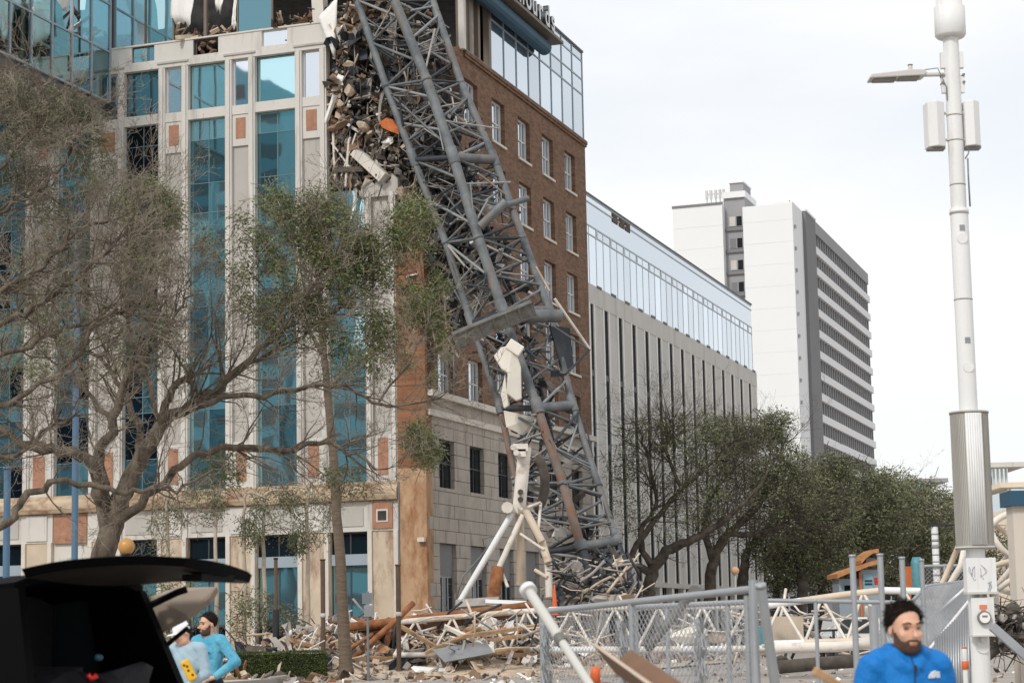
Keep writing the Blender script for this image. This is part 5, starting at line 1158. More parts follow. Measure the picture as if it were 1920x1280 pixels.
# second oak, trunk outside the left edge
Y2 = 40.; T2 = Tree(9); LM = []
def lm2(px, n, L, r, **k): q = T2.limb([(v[0], v[1], v[2]*.72)+tuple(v[3:]) for v in px], Y2); T2.sprout(q, int(n*1.3), L, r, **k)
lm2([(-260, 1350, 46), (-250, 1150, 38), (-225, 1000, 32), (-190, 850, 26), (-150, 720, 20), (-100, 640, 14), (-60, 580, 10)], 8, 1.5, .03, t0=.5)
lm2([(-215, 1010, 18), (-110, 1010, 14), (0, 985, 11), (35, 950, 10), (70, 918, 9), (130, 904, 8), (200, 915, 8), (262, 925, 7), (300, 910, 5), (330, 918, 4), (400, 880, 3)], 14, 1.1, .02, t0=.4)
lm2([(-150, 720, 14), (-60, 640, 10), (0, 610, 8), (70, 580, 7), (140, 525, 6), (200, 470, 5), (218, 452, 4), (250, 420, 2)], 22, 1.3, .022, t0=.25)
lm2([(-100, 640, 12), (-20, 560, 9), (50, 520, 7), (110, 470, 6), (160, 425, 5), (205, 412, 3)], 22, 1.3, .02, t0=.2)
lm2([(-150, 720, 12), (-50, 690, 9), (20, 660, 7), (100, 628, 6), (200, 590, 5), (238, 586, 4), (290, 612, 2)], 22, 1.2, .02, t0=.25)
lm2([(-100, 640, 10), (-40, 450, 8), (10, 395, 6), (70, 360, 5), (120, 300, 4), (150, 240, 3)], 22, 1.4, .02, t0=.2)
lm2([(-60, 580, 9), (-30, 380, 7), (20, 290, 5), (60, 240, 4), (90, 190, 2)], 20, 1.4, .02, t0=.3)
lm2([(-190, 850, 14), (-60, 790, 10), (30, 745, 8), (110, 700, 6), (160, 640, 5), (200, 560, 3)], 24, 1.4, .022, t0=.25)
lm2([(-190, 850, 12), (-70, 850, 8), (20, 860, 6), (90, 800, 4), (150, 780, 3)], 18, 1.2, .02, t0=.3)
for a in ((70, 220, 80, 65, 240), (20, 300, 70, 80, 200), (150, 230, 55, 50, 150), (175, 320, 45, 65, 120), (60, 380, 80, 60, 90), (10, 180, 40, 45, 90), (120, 440, 70, 60, 70), (60, 560, 90, 80, 70), (30, 700, 70, 80, 50)):
    T2.clump(a[0], a[1], a[2], a[3], Y2+.6, int(a[4]*2.6), .075, 7)
T2.done('oak_tree', 'oak whose bare grey limbs and sparse olive leaves reach in from the left edge', at(-260, 1350, Y2), leaf='leaf_grey')
# slender street tree with ringed trunk
Y3 = 68.; T3 = Tree(5); g3 = at(650, 1255, Y3)
q = T3.limb([(650, 1262, 16), (648, 1240, 12.5), (643, 1150, 11), (634, 1000, 9.5), (627, 880, 8.5), (618, 780, 7.5), (608, 680, 6.5), (602, 600, 6.5), (598, 545, 5), (592, 500, 3)], Y3, jit=.01); T3.sprout(q, 10, 1.8, .035, t0=.78)
for px in ([(602, 620, 4), (640, 570, 3), (680, 540, 2)], [(604, 660, 4), (570, 600, 3), (540, 560, 2)], [(612, 730, 3), (660, 690, 2.5), (720, 650, 2)]):
    q = T3.limb(px, Y3); T3.sprout(q, 8, 1.5, .025)
for a in ((560, 470, 60, 55, 150), (650, 480, 50, 50, 120)): T3.clump(a[0], a[1], a[2], a[3], Y3, a[4], .11, 6)
T3.done('slender_tree', 'slender tree with straight ringed brown trunk standing by the hedge', g3, bark='palm_bark')
# thin saplings with hanging foliage
for i, (x, yb, yt, hang, lab) in enumerate(((405, 1225, 990, [(395, 930, 24, 40)], 'pale thin sapling nearest the open tailgate'), (458, 1222, 985, [(500, 955, 36, 55), (470, 985, 24, 35)], 'thin pale sapling with long hanging dark foliage'), (495, 1218, 985, [(540, 940, 22, 35)], 'thin pale sapling just left of the black post'), (577, 1215, 960, [(590, 960, 34, 62), (560, 1000, 20, 30)], 'sapling with a hanging leafy mass left of the ringed trunk'), (315, 1222, 950, [(305, 975, 24, 70), (345, 935, 30, 40)], 'dark leaved sapling behind the open tailgate'))):
    Ys = 80.+i*.8; T = Tree(40+i); q = T.limb([(x, yb+30, 5), (x+1, (yb+yt)/2, 4), (x-1, yt, 3.2), (x+6, yt-60, 2.4), (hang[0][0], hang[0][1]-20, 1.8)], Ys, jit=.02); T.sprout(q, 6, 1.2, .02, kids=(3, 2), t0=.6)
    for h in hang: T.clump(h[0], h[1], h[2], h[3], Ys, 170, .13, 7, droop=1.1)
    T.done('sapling', lab, at(x, yb+30, Ys), bark='pale_bark', leaf='leaf_dark', twig='twig_dark')
# understory shrubs
for i, (x, y, rx, ry, n, lab) in enumerate(((470, 1150, 48, 52, 170, 'straggly dark shrub behind the thin saplings'), (330, 1140, 50, 60, 200, 'dark shrub seen through the gap under the tailgate'), (545, 1165, 34, 34, 80, 'low sparse shrub beside the black post'), (255, 1130, 60, 60, 120, 'dark shrub hidden behind the black car'))):
    T = Tree(60+i); b = at(x, 1232, 79.); b[2] = .16
    for k in range(9): T.grow(b+np.array([rng.gauss(0, .3), rng.gauss(0, .3), 0]), np.array([rng.gauss(0, .5), rng.gauss(0, .4), 1.]), 1.9, .03, 0, kids=(3, 2))
    T.clump(x, y, rx, ry, 79., int(n*2.2), .13, 6); T.done('shrub', lab, b, bark='twig_dark', twig='twig_dark', leaf='leaf_dark')['category'] = 'shrub'
# hedge
T = Tree(77); Yh = 69.; p0, p1 = at(432, 1250, Yh), at(608, 1250, Yh); zt = at(500, 1221, Yh)[2]; core = MB(); hf = Fr((p0[0], Yh, 0), np.array([1., 0, 0]), np.array([0, -1., 0])); wd = p1[0]-p0[0]
core.box(hf, .1, wd-.12, -.9, -.08, .14, zt-.1)
for q in range(9000):
    u = T.rg.random(); a = T.rg.uniform(0, wd); d = T.rg.uniform(-1, 0); z = T.rg.uniform(.12, zt)
    f = T.rg.random()
    if f < .5: d = T.rg.gauss(-.03, .05)
    elif f < .8: z = zt+T.rg.gauss(-.03, .04)
    else: a = wd+T.rg.gauss(-.04, .05)
    e = .12*max(0, (a-wd+.5)/.5)**2
    T.lf(hf.p(a, d+.06*noise1(a*2, 3), min(z, zt-e)+.05*noise1(a*1.5, 1)*(z > zt-.15)), .075)
hd = thing('clipped_hedge', 'low clipped green hedge behind the man in the turquoise top', 'hedge', (p0[0]+wd/2, Yh, 0)); part('hedge_core', hd, 'hedge_core', core); part('hedge_leaves', hd, 'leaf_hedge', T.leaf, kind='stuff')
# trees along the street
def street_tree(name, lab, Y, limbs, clumps, seed, size=.2, leaf='leaf_dark', sp=(8, 2.4, .05), kids=(4, 4, 3), twig='twig_dark', group=None, dens=3.6):
    T = Tree(seed)
    for px in limbs: q = T.limb(px, Y, jit=.06); T.sprout(q, sp[0], sp[1], sp[2], kids=kids, t0=.35)
    for c in clumps: T.clump(c[0], c[1], c[2], c[3], Y+(c[5] if len(c) > 5 else 0), int(c[4]*dens), size, 7)
    b = at(limbs[0][0][0], limbs[0][0][1], Y); return T.done(name, lab, b, 'bark' if 0 else 'twig_dark', twig, leaf, group)
street_tree('oak_tree', 'bare leaning oak with curved dark trunk right beside the crane mast', 112., [[(1213, 1228, 15), (1215, 1130, 12), (1222, 1075, 11), (1250, 1035, 10), (1290, 1015, 8), (1340, 990, 6), (1400, 940, 4), (1440, 880, 2)], [(1222, 1075, 8), (1185, 1040, 6), (1240, 960, 5), (1280, 915, 4), (1330, 870, 3), (1370, 830, 2)], [(1218, 1060, 7), (1200, 1000, 5), (1230, 940, 4), (1215, 860, 3), (1200, 810, 2)], [(1280, 915, 4), (1250, 850, 3), (1260, 800, 2)]],
            [(1210, 815, 55, 35, 60), (1300, 805, 75, 32, 120), (1165, 870, 35, 35, 30), (1250, 870, 70, 50, 80), (1330, 850, 50, 50, 90), (1170, 940, 40, 70, 40), (1240, 960, 70, 60, 50), (1310, 940, 60, 50, 60)], 101, .17, 'leaf_grey', (30, 2.3, .04), dens=3.4)
street_tree('oak_tree', 'oak with forked trunk and half stripped crown before the pale slotted building', 118., [[(1328, 1222, 14), (1330, 1110, 11), (1338, 1050, 10), (1365, 1000, 8), (1410, 960, 6), (1450, 900, 4), (1470, 830, 2)], [(1338, 1050, 8), (1320, 1000, 6), (1330, 940, 5), (1370, 880, 4), (1390, 820, 2)], [(1365, 1000, 6), (1430, 1000, 5), (1500, 970, 3)]],
            [(1390, 815, 75, 35, 190), (1455, 800, 32, 30, 120), (1430, 870, 80, 60, 260), (1480, 910, 70, 70, 260), (1380, 920, 70, 50, 110), (1340, 980, 60, 40, 50)], 102, .19, 'leaf_grey', (26, 2.5, .04), dens=3.8)
street_tree('oak_tree', 'dark dense oak with several trunks right of the slotted building', 128., [[(1385, 1215, 12), (1390, 1110, 10), (1400, 1040, 8), (1440, 990, 6), (1480, 930, 3)], [(1500, 1215, 12), (1505, 1100, 10), (1500, 1040, 8), (1520, 960, 5)], [(1440, 1040, 6), (1500, 1000, 4), (1560, 980, 3)]],
            [(1480, 960, 80, 90, 420), (1540, 960, 70, 85, 420), (1450, 1030, 60, 45, 200), (1560, 880, 38, 30, 120), (1530, 1040, 75, 40, 240)], 103, .22, 'leaf_dark', (12, 2.4, .05))
street_tree('oak_tree', 'olive green oak behind the orange roofed booth', 142., [[(1590, 1210, 10), (1592, 1080, 8), (1600, 1000, 5), (1620, 930, 3)]], [(1600, 950, 80, 85, 520, 0), (1650, 960, 70, 80, 420), (1590, 1030, 75, 40, 240), (1560, 1010, 50, 60, 200)], 104, .24, 'leaf_dark', (8, 2.6, .05))
street_tree('oak_tree', 'grey green oak with bare grey twigs left of the antenna pole', 150., [[(1715, 1205, 9), (1714, 1080, 7), (1710, 1000, 5), (1700, 930, 3)]], [(1680, 960, 65, 80, 420), (1735, 980, 60, 80, 380), (1650, 1020, 70, 55, 300), (1740, 1040, 60, 40, 220)], 105, .26, 'leaf_grey', (12, 2.8, .05), twig='twig')
street_tree('oak_tree', 'oak crown partly hidden behind the ribbed box of the antenna pole', 155., [[(1795, 1203, 9), (1796, 1090, 7), (1790, 1000, 5)]], [(1790, 1000, 50, 75, 360), (1840, 1040, 60, 60, 260), (1770, 1050, 50, 50, 200)], 106, .26, 'leaf_dark', (8, 2.6, .05))
street_tree('oak_tree', 'low oak in the shade under the dense crowns past the slotted building', 165., [[(1450, 1205, 9), (1455, 1110, 7), (1460, 1060, 5)], [(1540, 1205, 8), (1540, 1110, 7), (1550, 1050, 4)]], [(1460, 1070, 60, 40, 260), (1540, 1075, 60, 40, 260), (1640, 1080, 60, 35, 220), (1720, 1085, 60, 35, 220)], 107, .28, 'leaf_dark', (4, 2, .05))
# ------------------------------------------------------------------ posts and poles
def post(name, lab, cat, x, y0, y1, Y, r, m, group=None):
    p = at(x, y1, Y); q = at(x, y0, Y); t = thing(name, lab, cat, (p[0], Y, 0), group); return t, p, q
def vpole(x, yt, Y): p = at(x, yt, Y); return p
p = vpole(517, 1048, 73); t = thing('bollard_post', 'brown post with thick black lower sleeve behind the hedge', 'post', (p[0], 73, 0)); rod('post', t, (p[0], 73, 1.2), p, .07, 'post_brown'); rod('sleeve', t, (p[0], 73, .1), (p[0], 73, at(517, 1142, 73)[2]), .13, 'post_black', 10); rod('cap', t, p, p+UZ*.06, .09, 'post_black')
for x, yt, lab in ((605, 1050, 'dark brown metal post right of the hedge end'), (746, 1060, 'brown metal post before the orange stone corner pier')):
    p = vpole(x, yt, 71.5); t = thing('metal_post', lab, 'post', (p[0], 71.5, 0)); rod('post', t, (p[0], 71.5, 0), p, .085, 'post_brown'); rod('cap', t, p, p+UZ*.05, .11, 'post_brown'); rod('base', t, (p[0], 71.5, .1), (p[0], 71.5, .3), .13, 'post_brown')
    rod('collar', t, (p[0], 71.5, 2.2), (p[0], 71.5, 2.35), .105, 'pole_grey')
p = vpole(689, 1108, 67.5); t = thing('sign_post', 'thin grey post with two small sign plates seen from behind', 'sign', (p[0], 67.5, 0)); rod('post', t, (p[0], 67.5, 0), p, .045, 'post_grey')
sf = Fr((p[0], 67.5, 0), np.array([1., 0, 0]), np.array([0, -1., 0])); z = p[2]; block('sign_plate', t, sf, -.18, .16, .05, .07, z-.42, z-.05, 'post_grey'); block('sign_plate', t, sf, -.12, .2, .05, .07, z-.85, z-.47, 'sheet_grey'); block('bracket', t, sf, -.06, .06, .03, .05, z-.8, z-.1, 'galvanised')
for x, yt, Y, lab in ((145, 430, 62, 'tall blue pole rising behind the forked oak trunk'), (14, 880, 58, 'short stretch of blue pole at the left frame edge')):
    p = vpole(x, yt, Y); t = thing('blue_pole', lab, 'pole', (p[0], Y, 0)); rod('shaft', t, (p[0], Y, 0), p, .105, 'post_blue', 12); rod('cap', t, p, p+UZ*.08, .13, 'post_blue', 12); rod('base', t, (p[0], Y, 0), (p[0], Y, .3), .2, 'post_blue', 12)
for x, y, Y, r, m, lab in ((237, 1024, 40, .17, 'globe_amber', 'amber globe lamp showing above the raised black tailgate'), (1378, 1069, 112, .24, 'globe_pale', 'pale orange globe lamp before the street trees')):
    c = at(x, y, Y); t = thing('globe_lamp', lab, 'street lamp', (c[0], Y, 0)); mb = MB(); mb.lathe(c, [(r*math.cos(a)+.001, r*math.sin(a)) for a in np.linspace(-1.5, 1.5, 12)], 18); part('globe', t, m, mb); rod('lamp_post', t, (c[0], Y, 0), c-UZ*r*.9, .06, 'pole_grey' if Y > 50 else 'post_black', 10); rod('lamp_collar', t, c-UZ*r*1.1, c-UZ*r*.8, .1, 'pole_grey' if Y > 50 else 'post_black', 10)
Y = 58.; p = vpole(1752, 985, Y); t = thing('street_light', 'speckled pale street light pole with thin arm before the far trees', 'street light', (p[0], Y, 0)); rod('shaft', t, (p[0], Y, 0), p, .1, 'pole_white', 10)
for k in range(12): rod('dark_band', t, p-UZ*(.2+.2*k+.07*noise1(k, 2)), p-UZ*(.27+.2*k), .105, 'tower_mid', 10)
rod('arm', t, p, at(1800, 982, Y), .035, 'post_black'); block('lamp_head', t, Fr((at(1740, 984, Y)[0], Y, 0), np.array([1., 0, 0]), np.array([0, -1., 0])), 0, .5, -.1, .1, p[2]-.03, p[2]+.05, 'post_black')
# antenna pole
YA = 26.; pb = at(1837, 1200, YA); AX = pb[0]; AP = thing('antenna_pole', 'tall white antenna pole carrying ribbed cabinet, meter boxes and a lamp arm', 'pole', (AX, YA, 0))
az = lambda y: at(1810, y, YA)[2]; k = YA/3700.
def cyl(name, z0, z1, r, m, n=24, par=AP, c=None): c = c or (AX, YA); return rod(name, par, (c[0], c[1], z0), (c[0], c[1], z1), r, m, n)
cyl('pole_shaft', 0, az(775), 17.5*k, 'pole_white'); cyl('pole_shaft', az(775), az(395), 17*k, 'pole_white'); cyl('pole_shaft', az(395), az(60), 14.8*k, 'pole_white'); cyl('pole_band', az(402), az(392), 18.2*k, 'pole_white'); cyl('base_plate', 0, .06, .25, 'pole_grey')
mb = MB(); mb.lathe((AX, YA, 0), [(.06, az(70)), (26*k, az(70)), (29.5*k, az(66)), (29.5*k, az(14)), (25*k, az(12)), (24.5*k, az(-90)), (20*k, az(-100))], 28); part('top_antenna', AP, 'pole_white', mb)
af = Fr((AX, YA, 0), np.array([1., 0, 0]), np.array([0, -1., 0]))
for y in (450, 690): rod('cover_disc', AP, (AX, YA-.11, az(y)), (AX, YA-.125, az(y)), .07, 'pole_white', 16)
for y in (112, 158): block('mount_plate', AP, af, -22*k, 22*k, -.04, .04, az(y)-.12, az(y)+.1, 'pole_white')
for s_ in (-1, 1):
    for y in (142, 156): rod('mount_bolt', AP, (AX+s_*20*k, YA-.06, az(y)), (AX+s_*20*k, YA+.06, az(y)), .02, 'meter_grey', 8)
LX = at(1628, 146, YA)[0]-AX; RX_ = at(1735, 136, YA)[0]-AX
mb = MB(); z = az(143); mb.prism([(LX, z-.035), (LX+.02, z+.02), (RX_-.2, z+.075), (RX_-.03, z+.07), (RX_, z+.02), (RX_-.05, z-.01)], af, -.14, .14); o = part('lamp_head', AP, 'pole_grey', mb, bevel=.012)
block('lamp_lens', o, af, LX+.06, LX+.36, -.1, .1, z-.047, z-.028, 'lens_grey'); block('lamp_fins', o, af, LX+.4, RX_-.1, -.11, .11, z-.03, z-.005, 'lens_grey'); cyl('photocell', z+.07, z+.16, .03, 'pole_grey', 12, o, (AX+RX_-.2, YA)); cyl('photocell_cap', z+.16, z+.175, .035, 'meter_grey', 12, o, (AX+RX_-.2, YA)); rod('lamp_arm', AP, (AX+RX_-.05, YA, z+.03), (AX, YA, z+.03), .03, 'pole_grey', 10)
for s_, xa, xb in ((-1, 1735, 1772), (1, 1806, 1839)):
    a0, a1 = at(xa, 240, YA)[0]-AX, at(xb, 240, YA)[0]-AX; mb = MB(); w_ = a1-a0; z0, z1 = az(276), az(192)
    poly = [(a0, -.12), (a0+w_*.1, .06), (a0+w_*.5, .14), (a1-w_*.05, .06), (a1, -.12)] if s_ < 0 else [(a0, -.12), (a0+w_*.05, .08), (a0+w_*.5, .14), (a1-w_*.1, .06), (a1, -.12)]
    A = [af.p(a, d, z0) for a, d in poly]; B = [af.p(a, d, z1) for a, d in poly]; n_ = len(poly); mb.add(A+B, [tuple(range(n_)), tuple(range(n_, 2*n_))[::-1]]+[(i, n_+i, n_+(i+1) % n_, (i+1) % n_) for i in range(n_)])
    o = part('antenna_panel', AP, 'pole_white', mb, bevel=.01); block('panel_bottom', o, af, a0+.02, a1-.02, -.1, .06, z0-.03, z0, 'lens_grey')
    for y in (212, 262): rod('panel_bracket', AP, (AX, YA, az(y)), (AX+(a0+a1)/2, YA, az(y)), .02, 'pole_grey', 8)
mb = MB(); mb.tube([(AX+.13, YA-.09, az(300)), (AX+.125, YA-.1, az(340)), (AX+.13, YA-.09, az(390))], .012, 6); part('loose_cable', AP, 'meter_grey', mb); mb = MB(); mb.tube([(AX+RX_-.1, YA, az(131)), (AX-.2, YA-.03, az(128)), (AX-.1, YA-.06, az(165)), (AX-.1, YA-.06, az(190))], .008, 5); part('loose_cable', AP, 'meter_grey', mb); mb = MB(); mb.tube([(AX+.17, YA-.05, az(282)), (AX+.14, YA-.08, az(292)), (AX+.1, YA-.07, az(300))], .01, 5)
part('loose_cable', AP, 'meter_grey', mb)
for y in (215, 262, 345, 560): rod('strap', AP, (AX, YA, az(y)), (AX, YA, az(y+3)), 15.4*k if y < 395 else 17.6*k, 'pole_grey', 24)
for y in (430, 640): block('small_sticker', AP, af, -.03, .04, .112, .122, az(y)-.04, az(y)+.04, 'sheet_grey')
# ribbed cabinet
z0, z1 = az(1024), az(776); Rk = 36*k; cyl('cabinet', z0, z1, Rk*.93, 'pole_grey', 32); cyl('cabinet_rim', z1, z1+.03, Rk*1.02, 'pole_grey', 32); cyl('cabinet_rim', z0-.04, z0, Rk*1.02, 'pole_grey', 32)
for i in range(60):
    a = 2*math.pi*i/60
    if abs(math.sin(a)+1) < .12: continue
    o = bpy.data.objects.new('cabinet_rib', unit_cube('cabinet_rib')); reg(o, AP, Matrix.Translation((AX+Rk*.925*math.cos(a), YA+Rk*.925*math.sin(a), (z0+z1)/2)) @ Matrix.Rotation(a, 4, 'Z') @ Matrix.Diagonal((.03, .011, z1-z0-.02, 1)))
mb = MB(); n_ = 8; mb2 = [(AX+Rk*.985*math.cos(a), YA+Rk*.985*math.sin(a)) for a in np.linspace(-math.pi/2-.42, -math.pi/2+.42, n_)]
for i in range(n_-1):
    for (zz0, zz1) in ((z0+.01, z1-.01),):
        mb.quad([(mb2[i][0], mb2[i][1], zz0), (mb2[i+1][0], mb2[i+1][1], zz0), (mb2[i+1][0], mb2[i+1][1], zz1), (mb2[i][0], mb2[i][1], zz1)], 0, True)
part('cabinet_cover', AP, 'pole_white', mb).modifiers.new('t', 'SOLIDIFY').thickness = -.02
a0, a1 = at(1803, 1080, YA)[0]-AX, at(1858, 1080, YA)[0]-AX; z0, z1 = az(1110), az(1047); o = block('junction_box', AP, af, a0, a1, .1, .3, z0, z1, 'pole_white'); block('box_rim', o, af, a0-.012, a1+.012, .1, .32, z0-.03, z0, 'pole_grey')
mb = MB(); r7 = random.Random(8)
for c in range(6):
    x0 = a0+.06+.05*c; zb = z0+(.25 if c < 4 else .07)+r7.uniform(-.04, .06); pts = [af.p(x0+r7.uniform(-.05, .06), .303, zb+r7.uniform(-.09, .09)) for _ in range(5)]; pts, _r = smooth(pts, [.004]*5, 4); mb.tube(pts, .003, 4)
part('scribble', AP, 'ink', mb)
a0, a1 = at(1813, 1150, YA)[0]-AX, at(1855, 1150, YA)[0]-AX; z0, z1 = az(1190), az(1121); o = block('meter_box', AP, af, a0, a1, .1, .28, z0, z1, 'pole_white'); block('box_rim', o, af, a0-.01, a1+.01, .1, .295, z0-.02, z0, 'pole_grey')
zc_ = az(1158); xc_ = (a0+a1)/2+.005; rod('meter_ring', o, af.p(xc_, .28, zc_), af.p(xc_, .335, zc_), .088, 'meter_grey', 24); rod('meter_dial', o, af.p(xc_, .335, zc_), af.p(xc_, .35, zc_), .068, 'sheet_white', 24); block('dial_display', o, af, xc_-.035, xc_+.035, .35, .354, zc_+.005, zc_+.03, 'meter_grey')
block('orange_label', o, af, xc_-.05, xc_+.05, .28, .285, az(1142), az(1134), 'orange_label'); block('orange_label', o, af, xc_-.03, xc_+.03, .28, .285, az(1147), az(1143), 'orange_label')
rod('conduit', AP, af.p(xc_, .18, az(1121)), af.p(xc_, .18, az(1108)), .02, 'pole_white', 8); rod('conduit', AP, af.p(xc_, .16, az(1204)), af.p(xc_, .16, az(1190)), .025, 'pole_white', 8); rod('cover_disc', AP, (AX+.01, YA-.115, az(1212)), (AX+.01, YA-.135, az(1212)), .085, 'pole_white', 20)
for y in (1112, 1125): block('side_fitting', AP, af, a1, a1+.1, .05, .15, az(y)-.05, az(y)+.03, 'pole_grey')
# ------------------------------------------------------------------ chain link fences
def mesh_panel(mb, fr, a0, a1, z0, z1, pitch, r, zf=None):
    """diagonal wires clipped to the panel; zf(a) gives the top edge"""
    zf = zf or (lambda a: z1); n = int((a1-a0+z1-z0)/pitch)+2
    for sgn in (1, -1):
        for i in range(-1, n):
            pts = []
            for t in np.linspace(0, 1, 25):
                z = z0+(max(zf(a0), zf(a1))-z0)*t; a = (a0-(z1-z0)+i*pitch+(z-z0)) if sgn > 0 else (a0+i*pitch-(z-z0))
                if a0 <= a <= a1 and z <= zf(a): pts.append(fr.p(a, .006*sgn, z))
            if len(pts) > 1: mb.tube([pts[0], pts[-1]], r, 3, cap=False)
P0, P1 = at(1017, 1146, 17.), at(1412, 1104, 13.2)
dx = np.array([P1[0]-P0[0], P1[1]-P0[1], 0]); Lf_ = np.linalg.norm(dx); dx /= Lf_; ff = Fr((P0[0], P0[1], 0), dx, np.array([dx[1], -dx[0], 0]))
z0_, z1_ = P0[2], P1[2]; FA = thing('chain_link_fence', 'chain link fence panel with sloping top rail in the foreground', 'fence', (P0[0], P0[1], 0))
rod('top_rail', FA, P0, P1, .026, 'galvanised', 10); rod('fence_post', FA, ff.p(0, 0, 0), P0+UZ*.02, .03, 'galvanised', 10); rod('fence_post', FA, ff.p(Lf_, 0, 0), P1+UZ*.06, .03, 'galvanised', 10); rod('fence_post', FA, ff.p(Lf_-.1, 0, 0), P1-UZ*.04-dx*.1, .02, 'galvanised', 10)
zfa = lambda a: z0_+(z1_-z0_)*a/Lf_
for a in (.38, .82):
    pass
am = ff.uv(1184, 1130)[0]; rod('fence_post', FA, ff.p(am, 0, 0), ff.p(am, 0, zfa(am)), .026, 'galvanised', 10)
for x in (1000, 1055): pass
mb = MB(); mesh_panel(mb, ff, 0.02, Lf_-.02, .05, 2.0, .072, .0028, lambda a: zfa(a)); part('chain_link_mesh', FA, 'mesh_wire', mb, kind='stuff')
mb = MB()
for xx, w_ in ((1028, .1), (1172, .08), (1317, .1)):
    a = ff.uv(xx, 1200)[0]
    for q in range(26):
        t = rng.uniform(-w_, w_); b0 = rng.uniform(.1, .5); sg = rng.choice([-1, 1])
        for zz in np.arange(.1, 1.7, .2): mb.tube([ff.p(a+t*.7-sg*.06, .02+rng.uniform(-.03, .03), zz), ff.p(a+t*.7+sg*.06, .02+rng.uniform(-.03, .03), zz+.2)], .0035, 3, cap=False)
part('bunched_mesh', FA, 'mesh_wire', mb, kind='stuff')
mb = MB()
for q in range(36):
    a = ff.uv(1330+q*2.3, 1265)[0]; c = ff.p(a, .03, .98+.06*q/36)
    mb.tube([c+np.array([0, .05*math.cos(t), .09*math.sin(t)])+dx*rng.uniform(-.03, .03) for t in np.linspace(0, 5.5, 8)], .0035, 3, cap=False)
part('rolled_mesh', FA, 'mesh_wire', mb, kind='stuff')
# second run behind it
Q0, Q1 = at(1190, 1138, 19.), at(1404, 1128, 17.5); dq = np.array([Q1[0]-Q0[0], Q1[1]-Q0[1], 0]); Lq = np.linalg.norm(dq); dq /= Lq; fq = Fr((Q0[0], Q0[1], 0), dq, np.array([dq[1], -dq[0], 0])); FB = thing('chain_link_fence', 'lower chain link fence run standing close behind the foreground panel', 'fence', (Q0[0], Q0[1], 0))
rod('top_rail', FB, Q0, Q1, .025, 'galvanised', 10)
for x in (1252, 1366): a = fq.uv(x, 1200)[0]; rod('fence_post', FB, fq.p(a, 0, 0), fq.p(a, 0, Q0[2]), .022, 'galvanised', 8)
for a in (0, Lq): rod('fence_post', FB, fq.p(a, 0, 0), fq.p(a, 0, Q0[2]+.05), .03, 'galvanised', 8)
mb = MB(); mesh_panel(mb, fq, .02, Lq-.02, .05, Q0[2], .075, .0024); part('chain_link_mesh', FB, 'mesh_wire', mb, kind='stuff')
p, q = at(1427, 1102, 13.), at(1456, 1300, 13.2); t = thing('leaning_post', 'galvanised fence post leaning at the right end of the front panel', 'post', (q[0], 13.2, 0)); rod('post', t, q+(q-p)*.35, p, .034, 'galvanised', 12); rod('cap', t, p, p+(p-q)/np.linalg.norm(p-q)*.03, .037, 'galvanised', 12)
mb = MB(); mb.tube([at(1298, 1110, 15.4), at(1215, 1215, 15)], .034, 8); solo('dirty_tube', 'steel_beam', mb, 'dirty grey tube leaning diagonally against the foreground fence', 'tube')
mb = MB(); mb.tube([at(1302, 1108, 15.2), at(1306, 1105, 15.3)], .048, 10); solo('tube_flange', 'steel_beam', mb, 'round flange resting on top of the fence rail', 'flange')
FC = thing('fence_run', 'tall bare fence posts joined by one rail right of the leaning post', 'fence', at(1600, 1270, 22)); W[FC.name] = Matrix.Translation(FC.matrix_basis.translation)
for x, yt, r in ((1598, 1044, .034), (1650, 1042, .034), (1691, 1048, .032), (1529, 1128, .022), (1728, 1052, .026)):
    p = at(x, yt, 22.); rod('fence_post', FC, (p[0], 22, 0), p, r, 'galvanised', 10); rod('post_cap', FC, p, p+UZ*.03, r*1.15, 'galvanised', 10)
rod('top_rail', FC, at(1432, 1125, 22.), at(1700, 1129, 22.), .024, 'galvanised', 8)
p = at(1637, 1135, 21.); rod('fence_post', FC, (p[0], 21, 0), p, .05, 'galvanised', 10)
mb = MB(); xb = np.array(at(1730, 1068, 48)); bf = Fr((xb[0], 48, 0), np.array([1., 0, 0]), np.array([0, -1., 0])); FD = thing('mesh_fence', 'grey mesh fence with pale posts beyond the leaning mesh sheet', 'fence', (xb[0], 48, 0)); wd = at(1812, 1060, 48)[0]-xb[0]; zt = at(1770, 1060, 48)[2]
mesh_panel(mb, bf, 0, wd, .1, zt, .1, .006); part('chain_link_mesh', FD, 'mesh_wire', mb, kind='stuff'); rod('top_rail', FD, bf.p(0, 0, zt), bf.p(wd, 0, zt), .035, 'galvanised')
for a in (0, wd*.5, wd): rod('fence_post', FD, bf.p(a, 0, 0), bf.p(a, 0, zt+.05), .035, 'galvanised')
# sheet of mesh on its frame leaning back
LS = thing('leaning_mesh', 'grey mesh fence sheet collapsed at a slant behind the man in blue', 'fence', at(1770, 1180, 30))
Ls = lambda x, y: at(x, y, 33-5*(y-1090)/170)
POLY = [(1738, 1098), (1836, 1086), (1834, 1186), (1768, 1258), (1655, 1262), (1640, 1195)]
def span(poly, nx, ny, off):
    '''where the line nx*x+ny*y=off crosses the outline'''
    h_ = []
    for i in range(len(poly)):
        (x0, y0), (x1, y1) = poly[i], poly[(i+1) % len(poly)]; f0, f1 = nx*x0+ny*y0-off, nx*x1+ny*y1-off
        if f0*f1 < 0: t = f0/(f0-f1); h_.append((x0+(x1-x0)*t, y0+(y1-y0)*t))
    return h_[:2] if len(h_) >= 2 else None
mb = MB()
for nx, ny in ((.62, .78), (.97, -.25), (.2, .98)):
    for off in np.arange(300, 2600, 2.5):
        h_ = span(POLY, nx, ny, off)
        if h_: mb.tube([Ls(*h_[0]), Ls(*h_[1])], .0068, 3, cap=False)
